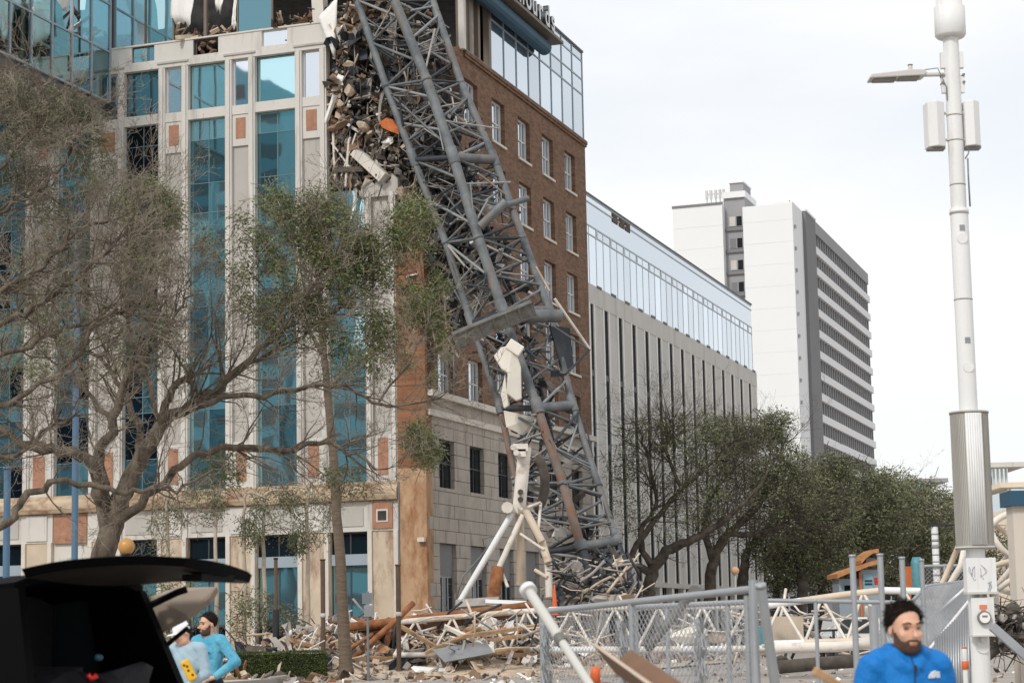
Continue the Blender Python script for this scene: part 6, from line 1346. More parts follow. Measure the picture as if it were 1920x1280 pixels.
part('mesh_sheet', LS, 'mesh_wire', mb, kind='stuff')
for p_, q_ in (((1822, 1092), (1738, 1166)), ((1832, 1108), (1722, 1242)), ((1832, 1190), (1765, 1256)), ((1738, 1098), (1836, 1086)), ((1738, 1098), (1645, 1192))): rod('frame_tube', LS, Ls(*p_), Ls(*q_), .027, 'pole_white' if p_[0] > 1800 else 'galvanised')
mb = MB()
for i in range(14): x = 1752+i*4.6; p = at(x, 1225+8*math.sin(i), 28.3); mb.tube([(p[0], 28.3, .1), at(x+3, 1195-i*4.2, 28.5)], .028, 5)
solo('corrugated_strip', 'sheet_grey', mb, 'ribbed grey screen of thin slats under the leaning mesh sheet', 'screen')
# ------------------------------------------------------------------ loose steel in the foreground
def sweep(name, mats, prof, p, q, label, cat, roll=0., faces_mi=None):
    p, q = np.array(p), np.array(q); v = (q-p)/np.linalg.norm(q-p); x = np.cross(v, UZ); x /= np.linalg.norm(x); y = np.cross(x, v); c, s_ = math.cos(roll), math.sin(roll); X = x*c+y*s_; Yv = -x*s_+y*c
    A = [p+X*a+Yv*b for a, b in prof]; B = [q+X*a+Yv*b for a, b in prof]; n = len(prof); mb = MB()
    mb.add(A+B, []); k = 0; mb.f.append(tuple(range(n))); mb.mi.append(0); mb.sm.append(False); mb.f.append(tuple(range(n, 2*n))[::-1]); mb.mi.append(0); mb.sm.append(False)
    for i in range(n): mb.f.append((i, n+i, n+(i+1) % n, (i+1) % n)); mb.mi.append(faces_mi[i] if faces_mi else 0); mb.sm.append(False)
    return solo(name, mats, mb, label, cat)
sweep('steel_channel', ['brown_steel', 'brown_edge'], [(-.10, -.085), (.07, -.085), (.07, -.07), (-.06, -.07), (-.06, .04), (-.085, .04), (-.085, -.06), (-.10, -.06)], at(1155, 1208, 9.2), at(1400, 1372, 6.6), 'brown steel channel jutting up in the foreground before the fence', 'steel beam', .9, [0, 1, 0, 0, 1, 0, 0, 1])
wp = thing('white_pipe', 'long white painted pipe with flanged end leaning over the fence', 'pipe', at(1110, 1290, 11.5)); a, b, c = at(988, 1102, 12.6), at(1052, 1200, 12.2), at(1130, 1320, 11.6)
rod('tube', wp, a, b, .032, 'pole_grey', 14); rod('tube', wp, b, c, .027, 'pole_grey', 14); rod('clamp', wp, lerp(a, b, .93), lerp(a, b, 1.05), .038, 'steel_beam', 12); rod('flange', wp, a, lerp(a, b, .08), .054, 'pole_white', 14); rod('flange_mouth', wp, a-(b-a)*.004, a+(b-a)*.004, .04, 'rubble_dark', 14)
mb = MB(); mb.obox(at(1556, 1274, 8.2), (.16, .035, .035), RX(.2, .55, .2)); solo('wooden_handle', 'wood', mb, 'light wooden handle end poking up left of the man in blue', 'handle', bevel=.006)
mb = MB(); mb.tube([at(1118, 1282, 12), at(1116, 1262, 12), at(1118, 1250, 12)], .03, 8); solo('orange_tool', 'cone_orange', mb, 'small orange tool handle beside the bottom of the white pipe', 'tool')
# ------------------------------------------------------------------ people
def surfnets(v, o, h):
    s_ = v < 0; nx, ny, nz_ = v.shape; acc = np.zeros((nx, ny, nz_, 3), np.float32); cnt = np.zeros((nx, ny, nz_), np.float32); ed = []
    for ax in range(3):
        sl0 = [slice(None)]*3; sl1 = [slice(None)]*3; sl0[ax] = slice(0, -1); sl1[ax] = slice(1, None)
        a, b = v[tuple(sl0)], v[tuple(sl1)]; I = np.argwhere((a < 0) != (b < 0)); I = I[(I >= 1).all(1)]
        av = a[tuple(I.T)]; bv = b[tuple(I.T)]; t = av/(av-bv); P = I.astype(float); P[:, ax] += t
        u, w_ = [k for k in range(3) if k != ax]
        cells = []
        for du_, dw in ((0, 0), (1, 0), (1, 1), (0, 1)):
            J = I.copy(); J[:, u] -= du_; J[:, w_] -= dw; cells.append(J); np.add.at(acc, tuple(J.T), P); np.add.at(cnt, tuple(J.T), 1)
        flip = (av < 0) ^ (ax == 1); ed.append((cells, flip))
    idx = -np.ones(cnt.shape, int); K = np.argwhere(cnt > 0); idx[tuple(K.T)] = np.arange(len(K)); V = acc[tuple(K.T)]/cnt[tuple(K.T)][:, None]*h+o
    Fq = []
    for cells, flip in ed:
        q = np.stack([idx[tuple(c.T)] for c in cells], 1); q[~flip] = q[~flip][:, ::-1]; Fq.append(q)
    return V, np.concatenate(Fq)
def rc(p, q, r1, r2=None): return ('rc', np.array(p, float), np.array(q, float), r1, r1 if r2 is None else r2)
def el(c, r, R=None): return ('el', np.array(c, float), np.array(r, float), R, 0)
def sdf1(s_, X):
    if s_[0] == 'rc':
        _, p, q, r1, r2 = s_; d = q-p; t = np.clip(((X-p)@d)/(d@d+1e-9), 0, 1); return np.linalg.norm(X-p-t[..., None]*d, axis=-1)-(r1+(r2-r1)*t)
    _, c, r, R, _x = s_; Y_ = (X-c) if R is None else (X-c)@R; k0 = np.linalg.norm(Y_/r, axis=-1); k1 = np.linalg.norm(Y_/(r*r), axis=-1)+1e-9; return k0*(k0-1)/k1
def smin(a, b, k): h = np.clip(.5+.5*(b-a)/k, 0, 1); return b*(1-h)+a*h-k*h*(1-h)
def field(prims, X, k=.03, infl=0.):
    out = None
    for s_ in prims:
        kk = k
        if isinstance(s_, list): s_, kk = s_
        d = sdf1(s_, X)-infl; out = d if out is None else smin(out, d, kk)
    return out
def mesh_from(fn, lo, hi, h, name, mats, par, M, mi=None):
    lo, hi = np.array(lo, float), np.array(hi, float); n = np.ceil((hi-lo)/h).astype(int)+1; g = [lo[i]+h*np.arange(n[i]) for i in range(3)]
    X = np.stack(np.meshgrid(*g, indexing='ij'), -1).astype(np.float32); V, Q = surfnets(fn(X), lo, h)
    me = bpy.data.meshes.new(name); me.from_pydata(V.tolist(), [], Q.tolist())
    for m in mats: me.materials.append(MATS[m])
    me.polygons.foreach_set('use_smooth', [True]*len(Q))
    if mi is not None: me.polygons.foreach_set('material_index', mi(V[Q].mean(1)).astype(int).tolist())
    me.update(); o = bpy.data.objects.new(name, me); return reg(o, par, M)
def head_prims(c, R):
    """c: head centre (between the eyes height), R: rotation of head (3x3)"""
    f = lambda x, y, z: tuple(np.array(c)+R@np.array([x, y, z]))
    return dict(base=[el(f(0, .012, .035), (.077, .097, .098), R), [el(f(0, -.02, -.045), (.062, .074, .085), R), .03], [rc(f(0, -.066, -.098), f(0, -.06, -.095), .026), .03], [rc(f(-.03, -.02, -.09), f(.03, -.02, -.09), .034), .03],
                      [rc(f(0, -.096, -.002), f(0, -.121, -.036), .009, .0165), .012], [rc(f(-.013, -.104, -.04), f(.013, -.104, -.04), .010), .008], [rc(f(-.045, -.078, .024), f(.045, -.078, .024), .014), .015],
                      [rc(f(-.046, -.066, -.03), f(-.04, -.06, -.04), .022), .02], [rc(f(.046, -.066, -.03), f(.04, -.06, -.04), .022), .02], [rc(f(-.02, -.092, -.072), f(.02, -.092, -.072), .0095), .008],
                      [el(f(-.08, .012, -.01), (.011, .024, .034), R), .008], [el(f(.08, .012, -.01), (.011, .024, .034), R), .008]],
                eyes=[rc(f(-.034, -.106, .002), f(-.03, -.106, .002), .014), rc(f(.034, -.106, .002), f(.03, -.106, .002), .014)], f=f)
def hand(c, d, n_, s_=1, curl=.5):
    """palm at c, fingers along d, palm normal n_"""
    c, d, n_ = np.array(c, float), np.array(d, float), np.array(n_, float); d /= np.linalg.norm(d); n_ -= d*(n_@d); n_ /= np.linalg.norm(n_); x = np.cross(d, n_)*s_; P = [[rc(c-d*.03, c+d*.03, .026, .03), .02], [rc(c-d*.02+x*.02, c+d*.035+x*.022, .018), .015]]
    for i, L_ in enumerate((.068, .078, .073, .058)):
        b = c+d*.045+x*(.03-.02*i); m = b+d*L_*.5+n_*L_*.18*curl; e = m+d*L_*.4*(1-curl*.6)+n_*L_*.5*curl; P += [[rc(b, m, .0095), .006], [rc(m, e, .0088, .0078), .005]]
    b = c-d*.01+x*.03; m = b+d*.03+x*.028+n_*.01; P += [[rc(b, m, .0125), .01], [rc(m, m+d*.03+n_*.012, .0105, .009), .006]]
    return P
def person(label, loc, yaw, S_, pose, mats, res, hair=True, beard=True, cap=False, head_tilt=(0, 0, 0), extra=None):
    t = thing('person', label, 'person', loc); M = Matrix.Translation(Vector(loc)) @ Matrix.Rotation(yaw, 4, 'Z') @ Matrix.Diagonal((S_, S_, S_, 1))
    Rh = np.array(Matrix.Rotation(head_tilt[2], 3, 'Z') @ Matrix.Rotation(head_tilt[0], 3, 'X') @ Matrix.Rotation(head_tilt[1], 3, 'Y')); hc = np.array(pose.get('head', (0, -.025, 1.6))); H_ = head_prims(hc, Rh); f = H_['f']
    J = dict(shL=(-.185, 0, 1.40), shR=(.185, 0, 1.40), elL=(-.25, .03, 1.12), elR=(.25, .03, 1.12), wrL=(-.26, -.07, .88), wrR=(.26, -.07, .88)); J.update({k: v for k, v in pose.items() if k in J})
    neck = [[rc((0, .015, 1.38), tuple(hc+np.array([0, .03, -.07])), .06, .054), .03]]
    torso = [el((0, 0, 1.25), (.172, .118, .235)), [el((0, -.005, 1.02), (.155, .112, .17)), .05], [rc((-.145, .005, 1.405), (.145, .005, 1.405), .068), .04]]
    arms = []
    for s_ in 'LR': arms += [[rc(J['sh'+s_], J['el'+s_], .058, .045), .03], [rc(J['el'+s_], J['wr'+s_], .045, .03), .015]]
    legs = []
    for x in (-.092, .092): legs += [[rc((x, 0, .92), (x*1.08, -.012, .50), .088, .056), .03], [rc((x*1.08, -.012, .50), (x*1.1, .02, .09), .056, .04), .015], [rc((x*1.1, .03, .05), (x*1.2, -.14, .035), .045, .038), .02]]
    hands = []
    for s_, sg in (('L', 1), ('R', -1)):
        w_ = np.array(J['wr'+s_]); d = pose.get('hd'+s_); d = np.array(d) if d is not None else w_-np.array(J['el'+s_]); hands += hand(w_+d/np.linalg.norm(d)*.06, d, pose.get('hn'+s_, (-.2*sg, -1, 0)), sg, pose.get('curl', .5))
    lo, hi = (-.52, -.36, -.02), (.52, .3, 1.78)
    def body(X):
        v = field(torso+arms+legs+neck+[[H_['base'][0], .03]]+H_['base'][1:], X, infl=-.004)
        v = smin(v, field(hands, X), .01)
        for e in H_['eyes']: h_ = sdf1(e, X); v = np.maximum(v, -h_*.0-np.where(h_ < .02, 0, 0)+v*0) if 0 else -smin(-v, h_, .012)
        return v
    mesh_from(body, lo, hi, res, 'body', ['skin'], t, M)
    cl = torso+arms
    def coat(X):
        v = field(cl, X, infl=.012)
        if extra: v = smin(v, field(extra, X), .025)
        v = v+pose.get('fold', .007)*(1-np.abs(np.sin(X[..., 0]*17+X[..., 2]*13+2.2*np.sin(X[..., 2]*9+X[..., 0]*5))))**2-pose.get('fold', .007)*.3
        v = v+.0025*np.sin(X[..., 2]*46+X[..., 0]*30*np.sign(X[..., 0]))*np.sin(X[..., 0]*38+X[..., 1]*20)
        v = np.maximum(v, .86-X[..., 2]-.02*np.sin(X[..., 0]*14))
        for s_ in 'LR':     # open at the cuffs
            w_ = np.array(J['wr'+s_]); d = w_-np.array(J['el'+s_]); d /= np.linalg.norm(d); pl = (X-(w_-d*.005))@d; near = np.linalg.norm(X-w_, axis=-1) < .12; v = np.where(near, np.maximum(v, pl), v)
        return np.maximum(v, -(np.linalg.norm((X-np.array([0, -.025, pose.get('open', 1.5)]))*np.array([1, 1, .7]), axis=-1)-.066))
    def hip(X): return np.maximum(smin(field(legs, X, infl=.012), field(torso[1:2], X, infl=.006), .03), np.maximum(X[..., 2]-1.0, .07-X[..., 2]))
    # arms drawn over the hem must survive the hem cut
    def coat2(X):
        v = coat(X); va = field(arms, X, infl=.012)
        for s_ in 'LR':
            w_ = np.array(J['wr'+s_]); d = w_-np.array(J['el'+s_]); d /= np.linalg.norm(d); va = np.where(np.linalg.norm(X-w_, axis=-1) < .12, np.maximum(va, (X-(w_-d*.005))@d), va)
        return np.minimum(v, va)
    mesh_from(coat2, (-.52, -.36, .7), (.52, .3, 1.62), res, pose.get('top', 'jacket'), [mats[0]], t, M)
    mesh_from(hip, (-.3, -.25, 0), (.3, .25, 1.05), res*1.6, 'trousers', [mats[1]], t, M)
    Ri = Rh.T
    loc_ = lambda X: (X-hc)@Rh
    hres = min(res, .008)
    if hair:
        def hr(X):
            q = loc_(X); x, y, z = q[..., 0], q[..., 1], q[..., 2]; e = np.linalg.norm((q-np.array([0, .02, .042]))/np.array([.0835, .102, .095]), axis=-1); d = (e-1)*.09
            d = d+.005*np.sin(x*210+z*90+2*np.sin(y*60))*np.sin(y*190+x*70)*np.sin(z*200+y*60+x*40)+.004*np.sin(x*95+1)*np.sin(y*88+z*75); d = np.maximum(d, -((y+.052)+1.1*(z-.074)+.35*np.clip(np.abs(x)-.045, 0, 1))*.67)
            return np.maximum(d, -(z+.07+.9*np.clip(-(y-.03), -.02, .05)))
        mesh_from(hr, hc-np.array([.16, .17, .14]), hc+np.array([.16, .17, .19]), hres*.6, 'hair', ['hair_dark'], t, M)
        hs = MB(); rg = random.Random(3); n_ = 2600 if res < .01 else 700; Lh = .010
        for q in range(n_):
            a = rg.uniform(0, 6.283); ph = math.asin(rg.uniform(-.75, 1)); p = np.array([.082*math.cos(a)*math.cos(ph), .02+.1*math.sin(a)*math.cos(ph), .042+.093*math.sin(ph)])
            if (p[1]+.05)+1.1*(p[2]-.074)+.35*max(0, abs(p[0])-.045) < .004 or p[2] < -.055: continue
            n2 = (p-np.array([0, .02, .04])); n2 /= np.linalg.norm(n2); t2 = np.array([rg.gauss(0, 1) for _ in range(3)]); p1 = p+n2*Lh*.6+t2*.004; p2 = p1+n2*Lh*.3+t2*.008
            hs.tube([f(*p), f(*p1), f(*p2)], [.0016, .0014, .0007], 3, cap=False)
        if hs.v and not cap: o = hs.build('hair_curls', 'hair_dark', t, np.zeros(3)); o.matrix_basis = M; W[o.name] = M; o['kind'] = 'stuff'
    if beard:
        def bd(X):
            q = loc_(X); x, y, z = q[..., 0], q[..., 1], q[..., 2]; v = field(H_['base'][:5], X, infl=.0028)
            top = -.053+.058*np.clip((np.abs(x)-.052)/.022, 0, 1)**1.3-.012*np.clip(1-np.abs(np.abs(x)-.04)/.018, 0, 1); v = np.maximum(v, (z-top)*.8); v = np.maximum(v, y-.0); v = np.maximum(v, -.135-z)
            mouth = np.maximum(np.abs(z+.074)-.008, np.abs(x)-.022); return np.maximum(v, -mouth)
        mesh_from(bd, hc-np.array([.12, .16, .16]), hc+np.array([.12, .05, .05]), hres*.75, 'beard', ['beard'], t, M)
    for sg in (-1, 1):
        mb = MB(); c = np.array(f(sg*.033, -.0775, .003)); mb.grid([[tuple(c+Rh@np.array([.0155*math.cos(u_)*math.cos(v_), .011*math.sin(u_)*math.cos(v_), .0062*math.sin(v_)])) for u_ in np.linspace(0, 2*math.pi, 13)] for v_ in np.linspace(-1.57, 1.57, 7)]); o = mb.build('eye', 'eye_shade', t, np.zeros(3)); o.matrix_basis = M
        c2 = np.array(f(sg*.033+.003, -.0855, .003)); mb = MB(); mb.lathe(c2, [(.005*math.cos(a)+1e-4, .005*math.sin(a)) for a in np.linspace(-1.5, 1.5, 6)], 8); o2 = mb.build('iris', 'eye_dark', o, np.zeros(3)); o2.matrix_basis = M; W[o2.name] = M; W[o.name] = M
        mb = MB(); mb.tube([f(sg*.014, -.101, .0235), f(sg*.032, -.1005, .030), f(sg*.054, -.083, .025)], [.004, .0048, .0025], 6); o = mb.build('eyebrow', 'hair_dark', t, np.zeros(3)); o.matrix_basis = M
    mb = MB(); mb.tube([f(-.021, -.0975, -.073), f(0, -.1035, -.072), f(.021, -.0975, -.073)], [.002, .0042, .002], 6); o = mb.build('lips', 'lip', t, np.zeros(3)); o.matrix_basis = M
    if cap:
        def cp(X):
            q = loc_(X); x, y, z = q[..., 0], q[..., 1], q[..., 2]; d = (np.linalg.norm((q-np.array([0, .012, .04]))/np.array([.09, .108, .108]), axis=-1)-1)*.095; d = np.maximum(d, .022-z)
            br = np.maximum(np.abs(z-.026+.15*(y+.1))-.006, (np.linalg.norm((q[..., :2]-np.array([0, -.09]))/np.array([.078, .088]), axis=-1)-1)*.08); return np.minimum(d, br)
        mesh_from(cp, hc-np.array([.14, .22, .05]), hc+np.array([.14, .16, .19]), .007, 'cap', ['cap_white', 'cap_dark'], t, M, lambda C: ((C-hc)@Rh)[:, 1] > .085)
    return t, M, hc, Rh
# man in the blue jacket, close to the camera
zh = at(1700, 1120, 10.2); BM, MM, hc, Rh = person('dark haired bearded man in a bright blue hooded jacket, close to the camera', (at(1697, 1250, 10.2)[0], 10.2, 0), .20, 1.0*zh[2]/1.755, dict(open=1.535, fold=.011), ('jacket_blue', 'trousers_dark'), .0085,
    head_tilt=(.02, .0, .06), extra=[rc((-.17, .0, 1.42), (-.065, .03, 1.475), .06, .05), rc((.17, .0, 1.42), (.065, .03, 1.475), .06, .05), rc((-.085, .02, 1.48), (-.075, -.05, 1.475), .026), rc((.085, .02, 1.48), (.075, -.05, 1.475), .026), rc((-.078, -.05, 1.475), (-.018, -.105, 1.405), .022), rc((.078, -.05, 1.475), (.018, -.105, 1.405), .022), rc((-.085, .02, 1.48), (-.05, .085, 1.485), .03), rc((.085, .02, 1.48), (.05, .085, 1.485), .03), rc((-.05, .09, 1.48), (.05, .09, 1.48), .035), el((0, .12, 1.42), (.15, .07, .08))])
def on(mb, name, m, par, M): o = mb.build(name, m, par, np.zeros(3)); o.matrix_basis = M; W[o.name] = M; return o
from mathutils.bvhtree import BVHTree
jk = [o for o in BM.children if o.name.startswith('jacket')][0]; bvh = BVHTree.FromPolygons([v.co for v in jk.data.vertices], [tuple(p.vertices) for p in jk.data.polygons])
def chest(x, z, off=.003):
    h_ = bvh.ray_cast(Vector((x, -.5, z)), Vector((0, 1, 0))); return (x, (h_[0].y if h_[0] else -.12)-off, z)
mb = MB(); mb.tube([chest(0, z_, .0) for z_ in np.linspace(1.455, .95, 24)], .005, 6); on(mb, 'zip', 'jacket_dark', BM, MM); mb = MB(); q_ = chest(0, 1.40, .004); mb.obox(q_, (.014, .008, .035), Matrix.Identity(3)); on(mb, 'zip_pull', 'post_black', BM, MM)
mb = MB()
for q in range(3):        # quarter-dome mark on the chest: three curved bands
    r0, r1 = .012+.0125*q, .0205+.0125*q; ns = 8
    for i in range(ns):
        a, b = math.pi/2*i/ns, math.pi/2*(i+1)/ns
        pt = lambda r, t: chest(.125-r*math.cos(t), 1.352+r*math.sin(t)*.8)
        mb.quad([pt(r0, a), pt(r1, a), pt(r1, b), pt(r0, b)])
for i in range(3): mb.quad([chest(.128, 1.353+.011*i), chest(.155, 1.353+.011*i), chest(.155, 1.361+.011*i), chest(.128, 1.361+.011*i)])
o = on(mb, 'chest_logo', 'logo_white', BM, MM); o.modifiers.new('t', 'SOLIDIFY').thickness = .004
# two men by the hedge
YT = 23.; gz = .16; sc_ = (at(388, 1144, YT)[2]-gz)/1.755
TM, M2, h2, R2_ = person('man in a turquoise long sleeved top with one hand on his hip', (at(392, 1200, YT)[0], YT, gz), -.55, sc_, dict(top='shirt', elR=(.36, .04, 1.17), wrR=(.2, -.15, 1.0), hdR=(-.8, -.3, -.2), hnR=(0, .6, -.6), elL=(-.28, .05, 1.15), wrL=(-.16, -.15, 1.0), hdL=(.7, -.3, -.3), hnL=(0, .5, -.6), curl=.6), ('shirt_turquoise', 'trousers_dark'), .011, head_tilt=(.03, 0, -.35))
mb = MB(); mb.obox((.09, -.128, 1.28), (.05, .006, .012), Matrix.Identity(3)); on(mb, 'shirt_logo', 'jacket_dark', TM, M2)
YG = 21.5; sg_ = (at(330, 1158, YG)[2]-gz)/1.755
GM, M3, h3, R3_ = person('man in a grey shirt and white cap, head bowed, behind the tailgate strut', (at(352, 1200, YG)[0], YG, gz), -.5, sg_, dict(top='shirt', head=(-.02, -.075, 1.585), wrL=(-.2, -.22, 1.02), elL=(-.25, .0, 1.14), wrR=(.12, -.24, .95), elR=(.25, .0, 1.13), hdR=(-.4, -.6, -.5)), ('shirt_grey', 'trousers_dark'), .011, hair=True, beard=False, cap=True, head_tilt=(.38, 0, -.5))
mb = MB(); pq = at(354, 1256, YG-.3); mb.obox(pq, (.1, .05, .24), Matrix.Rotation(-.45, 3, 'Y') , 0)
yp = solo('yellow_pouch', ['yellow'], mb, 'long yellow pouch with brown spots held by the man in grey', 'pouch', bevel=.02)
W[yp.name] = Matrix.Translation(Vector(yp.location))
for dx_, dz_ in ((-.03, .07), (.0, -.0), (.035, -.06), (.01, .045)):
    c = Vector(pq)+Matrix.Rotation(-.45, 3, 'Y') @ Vector((dx_*.6, -.026, dz_)); rod('spot', yp, c+Vector((0, .003, 0)), c-Vector((0, .004, 0)), .014, 'brown_spot', 10)
# island kerb the two men stand on
mb = MB(); a, b = at(430, 1275, 24.5), at(-100, 1275, 24.5); mb.box(WF, -9, a[0]+.6, 20.2, 26, -.02, gz); o = mb.build('traffic_island', 'kerb_stone'); o['kind'] = 'structure'
mb = MB(); p = at(455, 1276, 26.5); mb.box(WF, p[0]-1.2, p[0]+.6, 26.4, 26.7, -.02, .2); solo('red_kerb', 'orange_panel', mb, 'orange red painted kerb piece beside the man in turquoise', 'kerb')
# ------------------------------------------------------------------ black car with raised tailgate
th = math.radians(18); cr_, cl_ = np.array([math.cos(th), -math.sin(th), 0]), np.array([math.sin(th), math.cos(th), 0])
FCO = at(268, 1076, 11.9); RW = 1.40; mid = FCO-cl_*RW/2; mid0 = np.array([mid[0], mid[1], 0]); CF = Fr(mid0, cr_, cl_); zr = FCO[2]
CAR = thing('black_car', 'black car with raised tailgate filling the lower left corner', 'car', mid0)
def sec(x, hw): return hw
mb = MB(); hw = .93       # lower body with wheel-side panels, open at the back
prof = [(-4.35, .55), (-4.35, .85), (-3.4, 1.02), (-2.6, 1.12), (.22, 1.22), (.30, .95), (.30, .45), (-4.2, .38)]
for s_ in (-1, 1):
    A = [CF.p(a, s_*hw, z) for a, z in prof]; B = [CF.p(a, s_*(hw-.09), z) for a, z in prof]; n = len(prof); mb.add(A+B, [tuple(range(n)), tuple(range(n, 2*n))[::-1]]+[(i, (i+1) % n, n+(i+1) % n, n+i) for i in range(n)])
mb.box(CF, -4.35, .3, -hw+.09, hw-.09, .38, .5); mb.box(CF, -4.35, -2.7, -hw+.09, hw-.09, .5, 1.0)
part('body', CAR, 'car_black', mb, bevel=.02)
mb = MB()                 # roof and pillars
NR = 9; roof = [(-2.3, zr-.34), (-1.9, zr-.24), (-1.2, zr-.14), (-.5, zr-.04), (0, zr)]
for i in range(len(roof)-1):
    (a0, za), (a1, zb) = roof[i], roof[i+1]
    for j in range(NR-1):
        y0, y1 = -RW/2+RW*j/(NR-1), -RW/2+RW*(j+1)/(NR-1); cm = lambda y: -.07*(abs(y)/(RW/2))**3; P = []
        for dz in (-.05, 0):
            for y in (y0, y1):
                for a, z in ((a0, za), (a1, zb)): P.append(CF.p(a, y, z+cm(y)+dz))
        mb.hull8(P)
for s_ in (-1, 1):
    y0, y1 = s_*RW/2, s_*hw
    for (a0, a1, b0, b1) in ((-.34, .02, -.32, .26), (-1.4, -1.28, -1.45, -1.3), (-2.35, -2.22, -2.9, -2.75)):
        zt_ = zr-.1 if a0 > -2 else zr-.24; P = [CF.p(b0, y1-.0, 1.15), CF.p(b1, y1, 1.15), CF.p(b0, y1-s_*.08, 1.15), CF.p(b1, y1-s_*.08, 1.15), CF.p(a0, y0, zt_), CF.p(a1, y0, zt_), CF.p(a0, y0-s_*.07, zt_), CF.p(a1, y0-s_*.07, zt_)]
        mb.hull8(P)
part('roof', CAR, 'car_black', mb)
for s_ in (-1, 1):
    for (a0, a1, b0, b1) in ((-1.28, -.34, -1.3, -.32), (-2.22, -1.4, -2.75, -1.45)):
        mb = MB(); y0, y1 = s_*(RW/2-.03), s_*(hw-.04); plate(mb, [CF.p(b0, y1, 1.17), CF.p(b1, y1, 1.17), CF.p(a1, y0, zr-.1 if b1 > -1.4 else zr-.12), CF.p(a0, y0, zr-.1 if b0 > -2 else zr-.24)], .005); part('side_window', CAR, 'vehicle_glass', mb)
mb = MB(); plate(mb, [CF.p(-2.3, -RW/2+.04, zr-.24), CF.p(-2.3, RW/2-.04, zr-.24), CF.p(-2.95, hw-.1, 1.08), CF.p(-2.95, -hw+.1, 1.08)], .005); part('windscreen', CAR, 'vehicle_glass', mb)
# cabin trim, seats, cargo
mb = MB(); mb.box(CF, -2.6, .2, -hw+.1, hw-.1, .5, .62); mb.box(CF, -2.9, -2.6, -hw+.1, hw-.1, .5, 1.1); part('cabin_floor', CAR, 'car_trim', mb)
for y in (-.42, .42):
    for a in (-.95, -1.9):
        mb = MB(); mb.hull8([CF.p(a-.1, y-.3, .6), CF.p(a+.1, y-.3, .6), CF.p(a-.1, y+.3, .6), CF.p(a+.1, y+.3, .6), CF.p(a, y-.26, 1.34), CF.p(a+.16, y-.26, 1.34), CF.p(a, y+.26, 1.34), CF.p(a+.16, y+.26, 1.34)]); s__ = part('seat', CAR, 'car_seat', mb, bevel=.04)
        mb = MB(); mb.box(CF, a+.04, a+.16, y-.13, y+.13, 1.4, 1.58); part('headrest', CAR, 'car_seat', mb, bevel=.03)
for s_ in (-1, 1):
    mb = MB(); mb.box(CF, -.7, .18, s_*(hw-.19) if s_ > 0 else -hw+.1, s_*(hw-.1) if s_ > 0 else -hw+.19, .62, 1.2); part('cargo_trim', CAR, 'car_trim', mb)
mb = MB(); plate(mb, [CF.p(-.75, -hw+.12, .62), CF.p(-.75, hw-.12, .62), CF.p(-.62, RW/2, zr-.12), CF.p(-.62, -RW/2, zr-.12)], .02); part('seat_back_cover', CAR, 'car_seat', mb)
mb = MB(); mb.box(CF, .28, .42, -hw, hw, .42, .74); part('bumper', CAR, 'car_trim', mb, bevel=.03)
for s_ in (-1, 1):
    mb = MB(); y = s_*(hw-.06); mb.box(CF, .22, .31, y-.06, y+.06, .85, 1.15); part('tail_light', CAR, 'red_lens', mb, bevel=.01)
    for a in (-.65, -3.5):
        c0, c1 = CF.p(a, s_*(hw-.2), .36), CF.p(a, s_*(hw+.015), .36); w_ = rod('wheel', CAR, c0, c1, .36, 'tyre', 24); rod('rim', w_, CF.p(a, s_*(hw-.1), .36), CF.p(a, s_*(hw+.025), .36), .23, 'rim', 16)
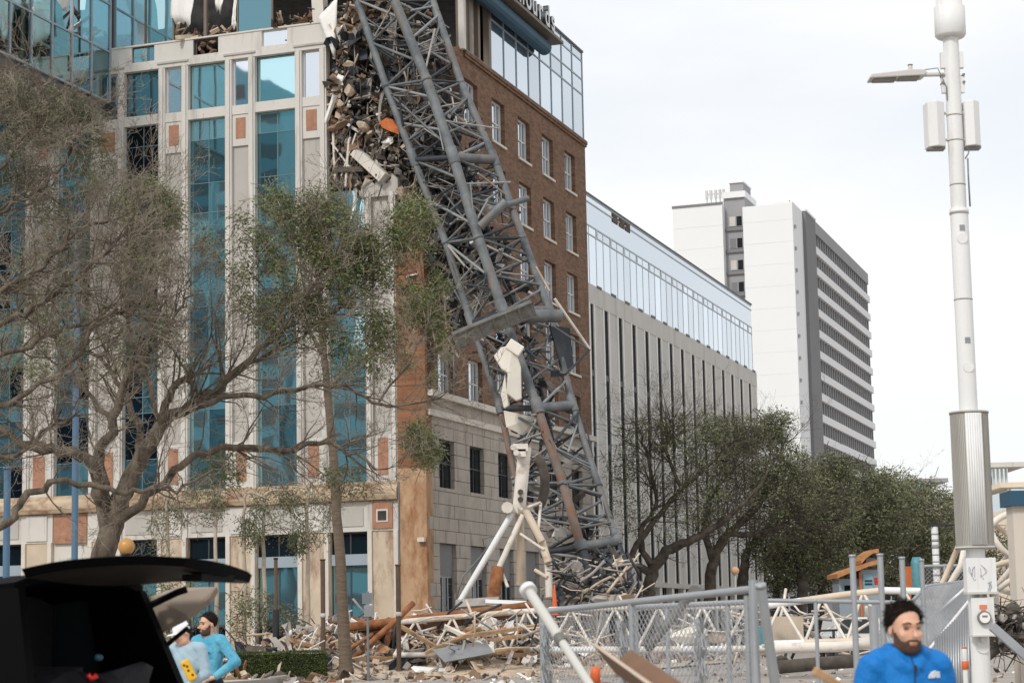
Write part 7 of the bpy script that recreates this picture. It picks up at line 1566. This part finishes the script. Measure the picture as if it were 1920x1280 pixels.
# tailgate
def gc(u, v):       # u along the gate from the hinge, v across from the near side
    k_ = .30*max(0, (u-.35)/.65)**2.2; v = k_+v*(1-k_*1.35); u = u*(1-.10*(1-v)*0)
    p = (1-u)*((1-v)*at(40, 1066, 10.57)+v*at(275, 1080, 11.9))+u*((1-v)*at(262, 1040, 10.3)+v*at(488, 1082, 11.7))
    e_ = min(1, 6*v*(1-v)+.25); return p+UZ*(.035*math.sin(math.pi*u)-.05*(1-e_)*u+.03*u*math.sin(math.pi*v))+cr_*(.06*math.sin(math.pi*v)*u)
NU, NV = 9, 13; top = [[gc(i/(NU-1), j/(NV-1)) for j in range(NV)] for i in range(NU)]
bot = [[gc(.02+.96*i/(NU-1), .02+.96*j/(NV-1))-UZ*(.05+.025*math.sin(math.pi*j/(NV-1))) for j in range(NV)] for i in range(NU)]
mb = MB(); mb.grid(top); ring = [(0, j) for j in range(NV)]+[(i, NV-1) for i in range(1, NU)]+[(NU-1, j) for j in range(NV-2, -1, -1)]+[(i, 0) for i in range(NU-2, 0, -1)]
for k in range(len(ring)): (i, j), (i2, j2) = ring[k], ring[(k+1) % len(ring)]; mb.quad([top[i][j], top[i2][j2], bot[i2][j2], bot[i][j]])
tg = part('tailgate', CAR, 'car_black', mb); mb = MB(); mb.grid(bot); o = mb.build('tailgate_lining', 'car_under', tg, mid0)
mb = MB(); q = gc(.9, .5); mb.obox(q-UZ*.09, (.12, .4, .04), Matrix.Rotation(-th, 3, 'Z')); o = mb.build('latch_trim', 'car_trim', tg, mid0)
P = [at(285, 1122, 12.1), at(330, 1106, 12.1), at(408, 1104, 12.0), at(394, 1126, 12.0), at(352, 1156, 12.0), at(290, 1188, 12.1)]; mb = MB(); plate(mb, P, .02); part('rear_side_trim', CAR, 'tan_trim', mb)
mb = MB(); mb.tube([at(282, 1134, 12.0), at(332, 1110, 11.9), at(350, 1104, 11.9)], .022, 8); part('gate_hinge_arm', CAR, 'car_trim', mb)
mb = MB(); mb.tube([at(296, 1222, 12.0), at(352, 1176, 11.95)], .014, 8); part('gas_strut', CAR, 'car_trim', mb)
mb = MB(); mb.tube([at(284, 1182, 12.02), at(312, 1208, 12.0)], .012, 6); part('seal_strip', CAR, 'sheet_grey', mb)
mb = MB(); c = at(185, 1232, 11.2); mb.lathe(c, [(.026*math.cos(a)+1e-4, .02*math.sin(a)) for a in np.linspace(-1.5, 1.5, 8)], 12); solo('blue_bottle_top', 'blue_trim', mb, 'dim blue round top of something inside the car boot', 'bottle')
for x_, y_, s_ in ((60, 1262, .55), (130, 1270, .4), (215, 1262, .32)):
    mb = MB(); mb.rock(at(x_, y_+14, 11.35), (s_, .4, .26), int(x_)); solo('cargo_bag', 'cargo_dark', mb, {60: 'wide dark bag at the left of the car boot', 130: 'dark bag beside the red glint in the car boot', 215: 'small dark bag at the right of the car boot'}[x_], 'bag')
mb = MB(); mb.tube([at(165, 1264, 11.), at(172, 1272, 11.), at(182, 1265, 11.)], .016, 8); part('inner_reflector', CAR, 'red_lens', mb)
